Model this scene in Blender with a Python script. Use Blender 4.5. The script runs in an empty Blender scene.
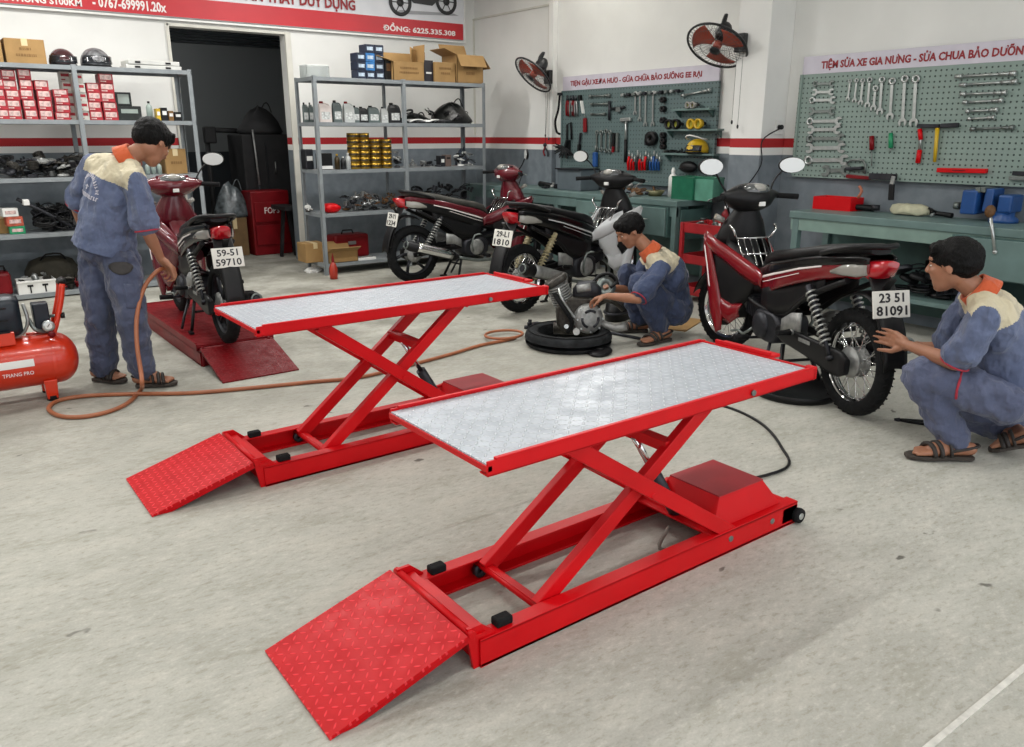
import bpy, bmesh, math, random
from mathutils import Vector, Matrix, Quaternion, noise
from mathutils.bvhtree import BVHTree
R = math.radians; PI = math.pi
rnd = random.Random(7)
S = bpy.context.scene; C = S.collection
# ------------------------------------------------------------ camera
FPX, CX, CY, HZ, CAMH = 800.0, 512.0, 373.5, 135.0, 1.55
PITCH = math.atan((CY-HZ)/FPX); HEAD = R(53.2)
FW = Vector((math.cos(HEAD), math.sin(HEAD), 0)); RT = Vector((FW.y, -FW.x, 0)); UP = Vector((0,0,1))
F3 = FW*math.cos(PITCH)-UP*math.sin(PITCH); U3 = FW*math.sin(PITCH)+UP*math.cos(PITCH)
EYE = Vector((0,0,CAMH))
cam = bpy.data.cameras.new('camera'); co = bpy.data.objects.new('camera', cam); C.objects.link(co)
cam.sensor_width = 36; cam.lens = FPX/1024*36; cam.clip_start = .05
co.location = EYE; co.rotation_euler = (PI/2-PITCH, 0, HEAD-PI/2); S.camera = co
def ray(x, y): return F3*FPX+RT*(x-CX)+U3*(CY-y)
def onz(x, y, z=0):
    d = ray(x, y); return EYE+d*((z-CAMH)/d.z)
def onX(x, y, X):
    d = ray(x, y); return EYE+d*(X/d.x)
def onY(x, y, Y):
    d = ray(x, y); return EYE+d*(Y/d.y)
def at(x, y, dist):
    d = ray(x, y); return EYE+d*(dist/math.hypot(d.x, d.y))
# ------------------------------------------------------------ materials
def lin(h):
    if isinstance(h, str):
        h = h.lstrip('#'); h = [int(h[i:i+2], 16)/255 for i in (0,2,4)]
    return tuple((c/12.92 if c <= .04045 else ((c+.055)/1.055)**2.4) for c in h)+(1.0,)
MATS = {}
def mat(name, col, rough=.5, metal=0., var=.06, scale=8., bump=0., bscale=60., spec=.5, emit=None, es=1., alpha=1., trans=0., coat=0., stretch=None):
    if name in MATS: return MATS[name]
    m = bpy.data.materials.new(name); m.use_nodes = True; nt = m.node_tree; N = nt.nodes; L = nt.links
    b = N['Principled BSDF']; MATS[name] = m
    b.inputs['Roughness'].default_value = rough; b.inputs['Metallic'].default_value = metal
    b.inputs['Specular IOR Level'].default_value = spec; b.inputs['Coat Weight'].default_value = coat
    c = lin(col)
    if var > 0 or bump > 0:
        tc = N.new('ShaderNodeTexCoord'); mp = N.new('ShaderNodeMapping'); L.new(tc.outputs['Object'], mp.inputs['Vector'])
        if stretch: mp.inputs['Scale'].default_value = stretch
    if var > 0:
        n = N.new('ShaderNodeTexNoise'); n.inputs['Scale'].default_value = scale; n.inputs['Detail'].default_value = 5
        L.new(mp.outputs['Vector'], n.inputs['Vector'])
        r = N.new('ShaderNodeValToRGB'); r.color_ramp.elements[0].position = .3; r.color_ramp.elements[1].position = .7
        r.color_ramp.elements[0].color = tuple(x*(1-var*2) for x in c[:3])+(1,)
        r.color_ramp.elements[1].color = tuple(min(1, x*(1+var)+.002) for x in c[:3])+(1,)
        L.new(n.outputs['Fac'], r.inputs['Fac']); L.new(r.outputs['Color'], b.inputs['Base Color'])
    else: b.inputs['Base Color'].default_value = c
    if bump > 0:
        n2 = N.new('ShaderNodeTexNoise'); n2.inputs['Scale'].default_value = bscale; n2.inputs['Detail'].default_value = 4
        L.new(mp.outputs['Vector'], n2.inputs['Vector'])
        bp = N.new('ShaderNodeBump'); bp.inputs['Strength'].default_value = bump; bp.inputs['Distance'].default_value = .01
        L.new(n2.outputs['Fac'], bp.inputs['Height']); L.new(bp.outputs['Normal'], b.inputs['Normal'])
    if emit: b.inputs['Emission Color'].default_value = lin(emit); b.inputs['Emission Strength'].default_value = es
    if trans: b.inputs['Transmission Weight'].default_value = trans
    if alpha < 1: b.inputs['Alpha'].default_value = alpha
    return m
class G:  # small node builder
    def __init__(s, m): s.nt = m.node_tree; s.N = s.nt.nodes; s.L = s.nt.links
    def val(s, sock, v):
        if hasattr(v, 'is_output'): s.L.new(v, sock)
        else: sock.default_value = v
    def math(s, op, a, b=0., c=0.):
        n = s.N.new('ShaderNodeMath'); n.operation = op
        s.val(n.inputs[0], a); s.val(n.inputs[1], b); s.val(n.inputs[2], c); return n.outputs[0]
    def noise(s, vec, scale, detail=4, rough=.5):
        n = s.N.new('ShaderNodeTexNoise'); s.L.new(vec, n.inputs['Vector']); n.inputs['Scale'].default_value = scale
        n.inputs['Detail'].default_value = detail; n.inputs['Roughness'].default_value = rough; return n.outputs['Fac']
    def sstep(s, x, a, b):
        n = s.N.new('ShaderNodeMapRange'); n.interpolation_type = 'SMOOTHSTEP'
        s.val(n.inputs['Value'], x); n.inputs['From Min'].default_value = a; n.inputs['From Max'].default_value = b; return n.outputs['Result']
    def mix(s, f, a, b):
        n = s.N.new('ShaderNodeMix'); n.data_type = 'RGBA'; s.val(n.inputs['Factor'], f)
        for i, v in ((6, a), (7, b)): s.val(n.inputs[i], v)
        return n.outputs[2]
def newmat(name, rough=.6, metal=0.):
    m = bpy.data.materials.new(name); m.use_nodes = True; MATS[name] = m
    b = m.node_tree.nodes['Principled BSDF']; b.inputs['Roughness'].default_value = rough; b.inputs['Metallic'].default_value = metal
    return m, G(m), b
def coords(g, kind='Object'):
    t = g.N.new('ShaderNodeTexCoord').outputs[kind]; sp = g.N.new('ShaderNodeSeparateXYZ'); g.L.new(t, sp.inputs[0]); return t, sp.outputs
def world_pos(g):
    t = g.N.new('ShaderNodeNewGeometry').outputs['Position']; sp = g.N.new('ShaderNodeSeparateXYZ'); g.L.new(t, sp.inputs[0]); return t, sp.outputs
def bump(g, b, h, strength=.5, dist=.01):
    n = g.N.new('ShaderNodeBump'); n.inputs['Strength'].default_value = strength; n.inputs['Distance'].default_value = dist
    g.L.new(h, n.inputs['Height']); g.L.new(n.outputs['Normal'], b.inputs['Normal'])
def checker_plate(name, col, col2, cell, rough, metal, strength=.8):
    m, g, b = newmat(name, rough, metal); t, (x, y, z) = coords(g)
    u = g.math('MULTIPLY', x, 1/cell); v = g.math('MULTIPLY', y, 1/cell)
    iu = g.math('FLOOR', u); iv = g.math('FLOOR', v)
    fu = g.math('SUBTRACT', g.math('SUBTRACT', u, iu), .5); fv = g.math('SUBTRACT', g.math('SUBTRACT', v, iv), .5)
    par = g.math('FLOORED_MODULO', g.math('ADD', iu, iv), 2.)
    sg = g.math('SUBTRACT', g.math('MULTIPLY', par, 2.), 1.)
    fvs = g.math('MULTIPLY', fv, sg)
    p = g.math('MULTIPLY', g.math('ADD', fu, fvs), 1.6); q = g.math('MULTIPLY', g.math('SUBTRACT', fu, fvs), 5.)
    d = g.math('SQRT', g.math('ADD', g.math('MULTIPLY', p, p), g.math('MULTIPLY', q, q)))
    h = g.sstep(d, 1.0, .6); b.inputs['Specular IOR Level'].default_value = .22
    n = g.noise(t, 14, 5); f = g.sstep(n, .35, .7)
    base = g.mix(f, lin(col), tuple(c*.86 for c in lin(col)[:3])+(1,))
    g.L.new(g.mix(g.math('MULTIPLY', h, .75), base, lin(col2)), b.inputs['Base Color'])
    g.L.new(g.math('ADD', rough-.08, g.math('MULTIPLY', f, .16)), b.inputs['Roughness'])
    bump(g, b, h, strength, .006); return m
# ------------------------------------------------------------ mesh builder
def frame(z, up=(0,0,1)):
    z = Vector(z).normalized(); u = Vector(up)
    if abs(z.dot(u)) > .98: u = Vector((1,0,0))
    x = u.cross(z).normalized(); y = z.cross(x); return Matrix((x, y, z)).transposed()
class MB:
    def __init__(s, M=None): s.v = []; s.f = []; s.m = []; s.s = []; s.M = M or Matrix(); s.mi = 0
    def add(s, vs, fs, smooth=True):
        o = len(s.v); s.v += [s.M @ Vector(v) for v in vs]
        s.f += [[o+i for i in f] for f in fs]; s.m += [s.mi]*len(fs); s.s += [smooth]*len(fs); return s
    def box(s, c, d, rot=None, taper=None):
        q = Matrix.Rotation(rot, 3, 'Z') if isinstance(rot, (int, float)) else (rot or Matrix.Identity(3))
        tx, ty = taper or (1, 1); vs = []
        for k in (-1, 1):
            for i, j in ((-1,-1),(1,-1),(1,1),(-1,1)):
                p = Vector((i*d[0]/2*(tx if k > 0 else 1), j*d[1]/2*(ty if k > 0 else 1), k*d[2]/2)); vs.append(q @ p + Vector(c))
        return s.add(vs, [(3,2,1,0),(4,5,6,7),(0,1,5,4),(1,2,6,5),(2,3,7,6),(3,0,4,7)], False)
    def bar(s, a, b, w, h, up=(0,0,1)):
        a = Vector(a); b = Vector(b); return s.box((a+b)/2, (w, h, (b-a).length), frame(b-a, up))
    def cone(s, a, b, r0, r1=None, n=12, caps=True, smooth=True):
        a = Vector(a); b = Vector(b); r1 = r0 if r1 is None else r1; q = frame(b-a)
        vs = [];
        for p, r in ((a, r0), (b, r1)):
            for i in range(n): t = 2*PI*i/n; vs.append(p+q @ Vector((r*math.cos(t), r*math.sin(t), 0)))
        s.add(vs, [(i, (i+1) % n, n+(i+1) % n, n+i) for i in range(n)], smooth)
        if caps: s.add(vs[:n], [list(range(n))[::-1]], False); s.add(vs[n:], [list(range(n))], False)
        return s
    def ball(s, c, r, rot=None, n=12, k=8):
        if isinstance(r, (int, float)): r = (r, r, r)
        q = rot or Matrix.Identity(3); vs = []; fs = []
        for j in range(1, k):
            a = PI*j/k
            for i in range(n):
                t = 2*PI*i/n; vs.append(Vector(c)+q @ Vector((r[0]*math.sin(a)*math.cos(t), r[1]*math.sin(a)*math.sin(t), r[2]*math.cos(a))))
        top = len(vs); vs += [Vector(c)+q @ Vector((0,0,r[2])), Vector(c)+q @ Vector((0,0,-r[2]))]
        for j in range(k-2):
            for i in range(n): a, b = j*n+i, j*n+(i+1) % n; fs.append((a, a+n, b+n, b))
        for i in range(n): fs.append((top, i, (i+1) % n)); fs.append((top+1, (k-2)*n+(i+1) % n, (k-2)*n+i))
        return s.add(vs, fs)
    def tube(s, pts, r, n=8, closed=False, caps=True, sub=0):
        pts = [Vector(p) for p in pts]
        if sub:
            out = []; m = len(pts)
            rng = range(m if closed else m-1)
            for i in rng:
                if closed: p0, p1, p2, p3 = pts[i-1], pts[i], pts[(i+1) % m], pts[(i+2) % m]
                else: p0, p1, p2, p3 = pts[max(i-1, 0)], pts[i], pts[i+1], pts[min(i+2, m-1)]
                for j in range(sub):
                    t = j/sub; out.append(.5*((2*p1)+(p2-p0)*t+(2*p0-5*p1+4*p2-p3)*t*t+(3*p1-p0-3*p2+p3)*t**3))
            if not closed: out.append(pts[-1])
            if isinstance(r, (list, tuple)):
                rr = []
                for i in range(m-1):
                    for j in range(sub): rr.append(r[i]+(r[i+1]-r[i])*j/sub)
                r = rr+[r[-1]]
            pts = out
        m = len(pts); rs = r if isinstance(r, (list, tuple)) else [r]*m; vs = []; X = None
        for i, p in enumerate(pts):
            if closed: t = pts[(i+1) % m]-pts[i-1]
            else: t = pts[min(i+1, m-1)]-pts[max(i-1, 0)]
            if t.length < 1e-9: t = Vector((0,0,1))
            t.normalize()
            if X is None: X = frame(t) @ Vector((1,0,0))
            X = (X-t*X.dot(t)).normalized(); Y = t.cross(X)
            for k in range(n): a = 2*PI*k/n; vs.append(p+(X*math.cos(a)+Y*math.sin(a))*rs[i])
        fs = []
        for i in range(m if closed else m-1):
            j = (i+1) % m
            for k in range(n): fs.append((i*n+k, i*n+(k+1) % n, j*n+(k+1) % n, j*n+k))
        s.add(vs, fs)
        if caps and not closed: s.add(vs[:n], [list(range(n))[::-1]], False); s.add(vs[-n:], [list(range(n))], False)
        return s
    def lathe(s, prof, c=(0,0,0), axis=(0,0,1), n=24, closed=False, smooth=True, up=(0,0,1)):  # prof: (r, h)
        q = frame(axis, up); c = Vector(c); m = len(prof)
        vs = [c+q @ Vector((r*math.cos(2*PI*i/n), r*math.sin(2*PI*i/n), h)) for r, h in prof for i in range(n)]
        fs = []
        for j in range(m if closed else m-1):
            k = (j+1) % m
            for i in range(n): fs.append((j*n+i, j*n+(i+1) % n, k*n+(i+1) % n, k*n+i))
        return s.add(vs, fs, smooth)
    def prism(s, pts, a, b, smooth=False):  # polygon (x,y) from z=a to z=b
        n = len(pts); vs = [(x, y, a) for x, y in pts]+[(x, y, b) for x, y in pts]
        return s.add(vs, [list(range(n))[::-1], list(range(n, 2*n))]+[(i, (i+1) % n, n+(i+1) % n, n+i) for i in range(n)], smooth)
    def prism_xz(s, pts, y0, y1):  # polygon in x,z extruded along y
        n = len(pts); vs = [(x, y0, z) for x, z in pts]+[(x, y1, z) for x, z in pts]
        return s.add(vs, [list(range(n)), list(range(n, 2*n))[::-1]]+[(n+i, n+(i+1) % n, (i+1) % n, i) for i in range(n)], False)
    def loft(s, rings, caps=True, closed=True, smooth=True):
        n = len(rings[0]); vs = [v for r in rings for v in r]; fs = []
        for i in range(len(rings)-1):
            for k in range(n if closed else n-1): fs.append((i*n+k, i*n+(k+1) % n, (i+1)*n+(k+1) % n, (i+1)*n+k))
        s.add(vs, fs, smooth)
        if caps and closed: s.add(rings[0], [list(range(n))[::-1]], False); s.add(rings[-1], [list(range(n))], False)
        return s
    def grid(s, f, nu, nv, smooth=True):
        vs = [f(i/nu, j/nv) for i in range(nu+1) for j in range(nv+1)]; w = nv+1
        return s.add(vs, [(i*w+j, (i+1)*w+j, (i+1)*w+j+1, i*w+j+1) for i in range(nu) for j in range(nv)], smooth)
    def mesh(s, name, mats):
        me = bpy.data.meshes.new(name); me.from_pydata([tuple(v) for v in s.v], [], s.f)
        for m in (mats if isinstance(mats, (list, tuple)) else [mats]): me.materials.append(m)
        me.polygons.foreach_set('material_index', s.m); me.polygons.foreach_set('use_smooth', s.s)
        me.validate(); me.update(); return me
    def done(s, name, mats, parent=None, bev=0, solid=0, loc=None, label=None, fix=True, sub=0):
        me = s.mesh(name, mats)
        if fix:
            bm = bmesh.new(); bm.from_mesh(me); bmesh.ops.remove_doubles(bm, verts=bm.verts, dist=1e-6)
            bmesh.ops.recalc_face_normals(bm, faces=bm.faces); bm.to_mesh(me); bm.free()
        o = bpy.data.objects.new(name, me); C.objects.link(o)
        if parent: o.parent = parent
        if loc is not None: o.location = loc
        if label: o['label'] = label
        if solid: m = o.modifiers.new('s', 'SOLIDIFY'); m.thickness = solid; m.offset = 0
        if sub: m = o.modifiers.new('u', 'SUBSURF'); m.levels = m.render_levels = sub
        if bev:
            m = o.modifiers.new('b', 'BEVEL'); m.width = bev; m.segments = 2; m.limit_method = 'ANGLE'; m.angle_limit = R(35)
        return o
def thing(name, label, cat, loc=(0,0,0), rz=0, group=None, rot=None):
    o = bpy.data.objects.new(name, None); C.objects.link(o); o.empty_display_size = .05
    o.location = loc; o.rotation_euler = rot or (0,0,rz); o['label'] = label; o['category'] = cat
    if group: o['group'] = group
    return o
def tag(o, label, cat, group=None, kind=None, loc=None, rz=None, rot=None):
    o['label'] = label; o['category'] = cat
    if group: o['group'] = group
    if kind: o['kind'] = kind
    if loc is not None: o.location = loc
    if rz is not None: o.rotation_euler = (0,0,rz)
    if rot is not None: o.rotation_euler = rot
    return o
def struct(o): o['kind'] = 'structure'; return o
def dup(o, loc=None, rz=None, label=None, rot=None):
    kids = [k for k in C.objects if k.parent == o]
    c = o.copy(); C.objects.link(c)
    if loc is not None: c.location = loc
    if rz is not None: c.rotation_euler = (0,0,rz)
    if rot is not None: c.rotation_euler = rot
    if label: c['label'] = label
    for k in kids:
        d = k.copy(); C.objects.link(d); d.parent = c
        for g in [g for g in C.objects if g.parent == k]:
            e = g.copy(); C.objects.link(e); e.parent = d
    return c
def setmat(o, M): o.matrix_world = M if isinstance(M, Matrix) else M; return o
def evalmesh(o):
    dg = bpy.context.evaluated_depsgraph_get(); dg.update(); return bpy.data.meshes.new_from_object(o.evaluated_get(dg))
def text(txt, width, height, m, parent, M, name='lettering', depth=.002, bold=0.0):
    cu = bpy.data.curves.new('t', 'FONT'); cu.body = txt; cu.extrude = .5; cu.offset = bold; cu.resolution_u = 2
    o = bpy.data.objects.new('t', cu); C.objects.link(o); me = evalmesh(o); bpy.data.objects.remove(o)
    xs = [v.co.x for v in me.vertices]; ys = [v.co.y for v in me.vertices]
    if not xs: return None
    x0, x1, y0, y1 = min(xs), max(xs), min(ys), max(ys)
    if y1-y0 < 1e-6 or x1-x0 < 1e-6: return None
    sx = width/(x1-x0); sy = height/(y1-y0)
    for v in me.vertices: v.co = M @ Vector(((v.co.x-x0)*sx, (v.co.y-y0)*sy, v.co.z*depth))
    me.materials.clear(); me.materials.append(m)
    r = bpy.data.objects.new(name, me); me.name = name; C.objects.link(r); r.parent = parent; return r
WALLM = lambda p, u=(0,-1,0), v=(0,0,1): Matrix.Translation(p) @ Matrix((Vector(u), Vector(v), Vector(u).cross(Vector(v)))).transposed().to_4x4()
def sup(c, a, b, hw, hh, p=2.5, n=16, ax=(0,1,0), az=(0,0,1)):  # superellipse ring
    out = []; ax = Vector(ax); az = Vector(az)
    for i in range(n):
        t = 2*PI*i/n; x = math.cos(t); y = math.sin(t)
        out.append(Vector(c)+ax*(hw*math.copysign(abs(x)**(2/p), x))+az*(hh*math.copysign(abs(y)**(2/p), y)))
    return out
def lerp(a, b, t): return a+(b-a)*t
def interp(tab, x):
    if x <= tab[0][0]: return tab[0][1:]
    for a, b in zip(tab, tab[1:]):
        if x <= b[0]:
            t = (x-a[0])/(b[0]-a[0]); return tuple(lerp(p, q, t) for p, q in zip(a[1:], b[1:]))
    return tab[-1][1:]
ORD = ['first','second','third','fourth','fifth','sixth','seventh','eighth','ninth','tenth','eleventh','twelfth','thirteenth','fourteenth','fifteenth','sixteenth','seventeenth','eighteenth','nineteenth','twentieth']
# common materials
RED = mat('red_paint', '#c9000c', .4, 0, .05, 5, .05, 200, spec=.25)
DRED = mat('dark_red_paint', '#75040f', .42, 0, .12, 6, spec=.3)
BLACK = mat('black_plastic', '#0f0f11', .45, 0, .1, spec=.3)
GLOSSB = mat('gloss_black', '#0a0a0c', .22, 0, 0, spec=.3, coat=.15)
RUBBER = mat('rubber', '#161617', .85, 0, .15, 20, .2, 90, spec=.2)
SEATM = mat('seat_vinyl', '#121315', .45, 0, .1, 10, .15, 300, spec=.3)
STEEL = mat('bare_steel', '#9a9c9b', .35, .85, .08, 20)
CHROME = mat('chrome', '#dedede', .12, 1., .02)
ALU = mat('cast_aluminium', '#9c9d9b', .45, .5, .15, 25, .2, 120)
DMETAL = mat('dark_metal', '#34353a', .45, .6, .2, 15)
GREASY = mat('greasy_metal', '#47443f', .4, .6, .3, 30, .3, 80)
WHITE = mat('white_plastic', '#e3e3df', .4, 0, .03)
BRUSTY = mat('brown_part', '#6a4a2c', .6, .3, .2, 20)
CARD = mat('cardboard', '#987748', .8, 0, .08, 6, .1, 120)
CARDD = mat('cardboard_edge', '#7c5c34', .85, 0, .08)
TEAL = mat('bench_green', '#647b78', .45, 0, .08, 6)
TEALD = mat('bench_green_dark', '#46625e', .5, 0, .1, 6)
RACK = mat('rack_grey', '#8b9194', .5, .2, .08, 8)
REDLENS = mat('red_lens', '#b00f1c', .12, 0, .1, coat=.8)
CLEAR = mat('clear_lens', '#96948d', .1, 0, .05, coat=.8)
YEL = mat('yellow_plastic', '#c9a51f', .4, 0, .08)
BLUE = mat('blue_paint', '#1f4f8f', .4, 0, .12)
GREEN = mat('green_plastic', '#1f8a5c', .4, 0, .12)
TREADM = mat('tyre_tread', '#141516', .88, 0, .2, 30, .3, 60, spec=.2)
# ------------------------------------------------------------ room
XR, YB, ZC, PD = 6.75, 9.9, 3.6, .35
def wall_material():
    m, g, b = newmat('banded_wall_paint', .75); t, (x, y, z) = world_pos(g)
    n = g.noise(t, 1.3, 5); n2 = g.noise(t, 9, 5)
    up = g.mix(g.sstep(n, .3, .7), lin('#dcdcd8'), lin('#e6e6e2'))
    lo = g.mix(g.sstep(n2, .3, .7), lin('#6a737a'), lin('#788086'))
    a = g.math('GREATER_THAN', z, 1.37); c1 = g.mix(a, lo, up)
    r = g.math('MULTIPLY', g.math('GREATER_THAN', z, 1.437), g.math('LESS_THAN', z, 1.52))
    g.L.new(g.mix(r, c1, lin('#a81c22')), b.inputs['Base Color'])
    bump(g, b, n2, .08, .01); return m
WALL = wall_material()
def floor_material():
    m, g, b = newmat('worn_concrete', .6); t, (x, y, z) = world_pos(g)
    mp = g.N.new('ShaderNodeMapping'); g.L.new(t, mp.inputs['Vector']); mp.inputs['Rotation'].default_value = (0,0,R(35)); mp.inputs['Scale'].default_value = (1,2.2,1); v2 = mp.outputs[0]
    big = g.noise(t, .8, 6, .6); mid = g.noise(v2, 2.6, 9, .72); fine = g.noise(v2, 22, 8, .7); grit = g.noise(t, 120, 3)
    c = g.mix(g.sstep(big, .3, .7), lin('#a9a89f'), lin('#bbbab1'))
    c = g.mix(g.math('MULTIPLY', g.sstep(mid, .48, .64), .5), c, lin('#c2bfb4'))
    c = g.mix(g.math('MULTIPLY', g.sstep(mid, .5, .34), .38), c, lin('#8e8c7c'))
    c = g.mix(g.math('MULTIPLY', g.sstep(fine, .52, .66), .55), c, lin('#c9c7bd'))
    c = g.mix(g.math('MULTIPLY', g.sstep(fine, .49, .34), .45), c, lin('#85806f'))
    c = g.mix(g.math('MULTIPLY', g.sstep(grit, .35, .7), .18), c, lin('#8c897f'))
    # scattered oil spots and scuffs
    vo = g.N.new('ShaderNodeTexVoronoi'); vo.inputs['Scale'].default_value = 2.3; vo.inputs['Randomness'].default_value = 1
    add = g.N.new('ShaderNodeVectorMath'); add.operation = 'ADD'; g.L.new(v2, add.inputs[0])
    nn = g.N.new('ShaderNodeTexNoise'); nn.inputs['Scale'].default_value = 12; g.L.new(t, nn.inputs['Vector'])
    sc = g.N.new('ShaderNodeVectorMath'); sc.operation = 'SCALE'; sc.inputs['Scale'].default_value = .16; g.L.new(nn.outputs['Color'], sc.inputs[0]); g.L.new(sc.outputs[0], add.inputs[1])
    g.L.new(add.outputs[0], vo.inputs['Vector'])
    sp = g.math('MULTIPLY', g.sstep(vo.outputs['Distance'], .085, .045), g.sstep(g.noise(t, 1.9, 2), .42, .52))
    c = g.mix(g.math('MULTIPLY', sp, .75), c, lin('#3f3c35'))
    # work stains, plus painted dimming of the floor towards the back
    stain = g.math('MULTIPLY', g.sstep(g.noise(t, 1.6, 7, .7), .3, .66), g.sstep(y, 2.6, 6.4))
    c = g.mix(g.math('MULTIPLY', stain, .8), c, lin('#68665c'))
    b.inputs['Specular IOR Level'].default_value = .2
    g.L.new(c, b.inputs['Base Color'])
    g.L.new(g.math('ADD', .5, g.math('MULTIPLY', fine, .35)), b.inputs['Roughness'])
    bump(g, b, g.math('ADD', fine, g.math('MULTIPLY', grit, .4)), .25, .006); return m
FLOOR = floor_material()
def shell(name, boxes, m):
    p = MB()
    for b in boxes: p.box(*b)
    return struct(p.done(name, m, fix=False))
def bx(x0, x1, y0, y1, z0, z1): return ((x0+x1)/2, (y0+y1)/2, (z0+z1)/2), (x1-x0, y1-y0, z1-z0)
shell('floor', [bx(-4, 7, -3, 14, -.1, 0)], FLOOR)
DX0 = onY(170, 40, YB).x; DX1 = onY(286, 60, YB).x; DZ = 2.70
shell('wall_back', [bx(-4, DX0, YB, YB+.15, 0, ZC), bx(DX1, XR+.15, YB, YB+.15, 0, ZC), bx(DX0, DX1, YB, YB+.15, DZ, ZC)], WALL)
shell('wall_right', [bx(XR, XR+.15, -2, YB, 0, ZC)], WALL)
shell('wall_left', [bx(-4.1, -4, -2, YB, 0, ZC)], WALL)
CEIL = mat('ceiling_paint', '#dad9d2', .8, 0, .03, 2)
shell('ceiling', [bx(-4.1, XR+.15, -2, 14, ZC, ZC+.1)], CEIL)
# pillars on the right wall
py0 = onX(784, 140, XR).y; py1 = onX(730, 140, XR-PD).y
pz = MB(); pz.box(*bx(XR-PD, XR-.001, py0, py1, 0, ZC)); struct(pz.done('pillar_1', WALL, bev=.006))
q0 = onX(556, 140, XR).y
pz = MB(); pz.box(*bx(XR-.07, XR-.001, q0, q0+.09, 0, ZC)); struct(pz.done('pillar_2', WALL, bev=.004))
# recessed panel moulding on the right wall near the corner
TR = mat('trim_paint', '#cfcdc3', .6, 0, .03)
pa = onX(474, 12, XR); pb = onX(549, 140, XR); ptop = onX(549, 5, XR).z
pz = MB(); z0p = 1.55
for a, b2 in (((XR-.012, pa.y, z0p), (XR-.012, pa.y, ptop)), ((XR-.012, pb.y, z0p), (XR-.012, pb.y, ptop)), ((XR-.012, pa.y, ptop), (XR-.012, pb.y, ptop))):
    pz.bar(a, b2, .03, .02)
struct(pz.done('trim_1', TR))
# door frame edge
pz = MB(); pz.box(*bx(DX1, DX1+.07, YB-.03, YB-.001, 0, DZ+.03)); pz.box(*bx(DX0-.03, DX0, YB-.02, YB-.001, 0, DZ+.03)); pz.box(*bx(DX0-.03, DX1+.07, YB-.02, YB-.001, DZ, DZ+.03)); struct(pz.done('trim_2', TR, bev=.004))
# storeroom behind the doorway
DARKW = mat('storeroom_wall_paint', '#5c6063', .85, 0, .1, 2)
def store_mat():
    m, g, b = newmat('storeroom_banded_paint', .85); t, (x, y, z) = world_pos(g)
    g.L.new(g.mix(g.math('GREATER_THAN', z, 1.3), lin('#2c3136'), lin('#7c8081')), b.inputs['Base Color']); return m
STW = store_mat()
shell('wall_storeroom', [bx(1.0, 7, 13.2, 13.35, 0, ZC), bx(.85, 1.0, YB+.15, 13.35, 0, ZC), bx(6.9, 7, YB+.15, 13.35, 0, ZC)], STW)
SLAT = mat('shutter_slat', '#3d4347', .5, .4, .1)
pz = MB()
for i in range(9): pz.box((3.4, YB+.35+i*.14, 2.86-.02*i), (2.3, .11, .03))
pz.box((3.4, YB+.3, 2.98), (2.4, .3, .04)); struct(pz.done('ceiling_shutter', SLAT, bev=.005))
# floor joint strip lower right
a = onz(925, 750); b_ = onz(1040, 655); pz = MB(); pz.bar((a.x, a.y, .0015), (b_.x, b_.y, .0015), .018, .003)
JM = mat('joint_mortar', '#d3d1c8', .7, 0, .1, 30); pz.M = Matrix(); o = struct(pz.done('floor_joint', JM))
# ------------------------------------------------------------ light
W = bpy.data.worlds.new('daylight'); S.world = W; W.use_nodes = True
bg = W.node_tree.nodes['Background']; bg.inputs[0].default_value = lin('#f2f5fa'); bg.inputs[1].default_value = 1.75
TUBE = mat('lit_tube', '#ffffff', .3, 0, 0, emit='#fffdf8', es=9)
HOUS = mat('lamp_housing', '#e6e6e2', .4, 0, 0)
def fill_tube(x, y, rz, lbl, power=30):  # added lamps out of view; back rows boosted to brighten the walls
    t = thing('ceiling_fill_tube', lbl, 'ceiling lamp', (x, y, ZC), rz, 'tube lamps on the ceiling')
    MB().box((0,0,-.03), (1.24,.09,.06)).done('housing', HOUS, t, bev=.005)
    MB().cone((-.6,0,-.085), (.6,0,-.085), .014, n=10).done('tube', TUBE, t)
    l = bpy.data.lights.new('tube_light', 'AREA'); l.shape = 'RECTANGLE'; l.size = 1.2; l.size_y = .06; l.energy = power; l.color = (1, .99, .965)
    lo = bpy.data.objects.new('tube_light', l); C.objects.link(lo); lo.parent = t; lo.location = (0,0,-.12)
for x in (-1.5, 1.2, 3.9):
    for y, pw in (.8, 17), (3.4, 22), (6.2, 42), (8.3, 42): fill_tube(x, y, 0, 'white fluorescent tube lamp fixed to the ceiling above the lifts', pw)
stl = bpy.data.lights.new('store_fill', 'POINT'); stl.energy = 22; stl.shadow_soft_size = .12; so = thing('storeroom_fill_bulb', 'round bulb lamp on the storeroom ceiling', 'ceiling lamp', (2.1, 12.2, 3.2)); MB().ball((0,0,0), .1).done('bulb', TUBE, so); sl = bpy.data.objects.new('store_fill', stl); C.objects.link(sl); sl.parent = so; sl.location = (0,0,-.25)  # added unseen bulb that lifts the storeroom walls out of the dark
wl = onX(612, -22, XR)
t = thing('wall_tube_lamp', 'white fluorescent tube lamp high on the right wall above the small tool board', 'wall lamp', (XR, wl.y, 3.32), PI/2)
MB().box((0,.03,0), (1.24,.06,.08)).done('housing', HOUS, t, bev=.005)
MB().cone((-.6,.085,0), (.6,.085,0), .014, n=10).done('tube', TUBE, t)
l = bpy.data.lights.new('tube_light', 'AREA'); l.shape = 'RECTANGLE'; l.size = 1.2; l.size_y = .06; l.energy = 30; l.color = (1, .98, .95)
lo = bpy.data.objects.new('tube_light', l); C.objects.link(lo); lo.parent = t; lo.location = (0,.12,0); lo.rotation_euler = (R(90),0,0)
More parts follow.
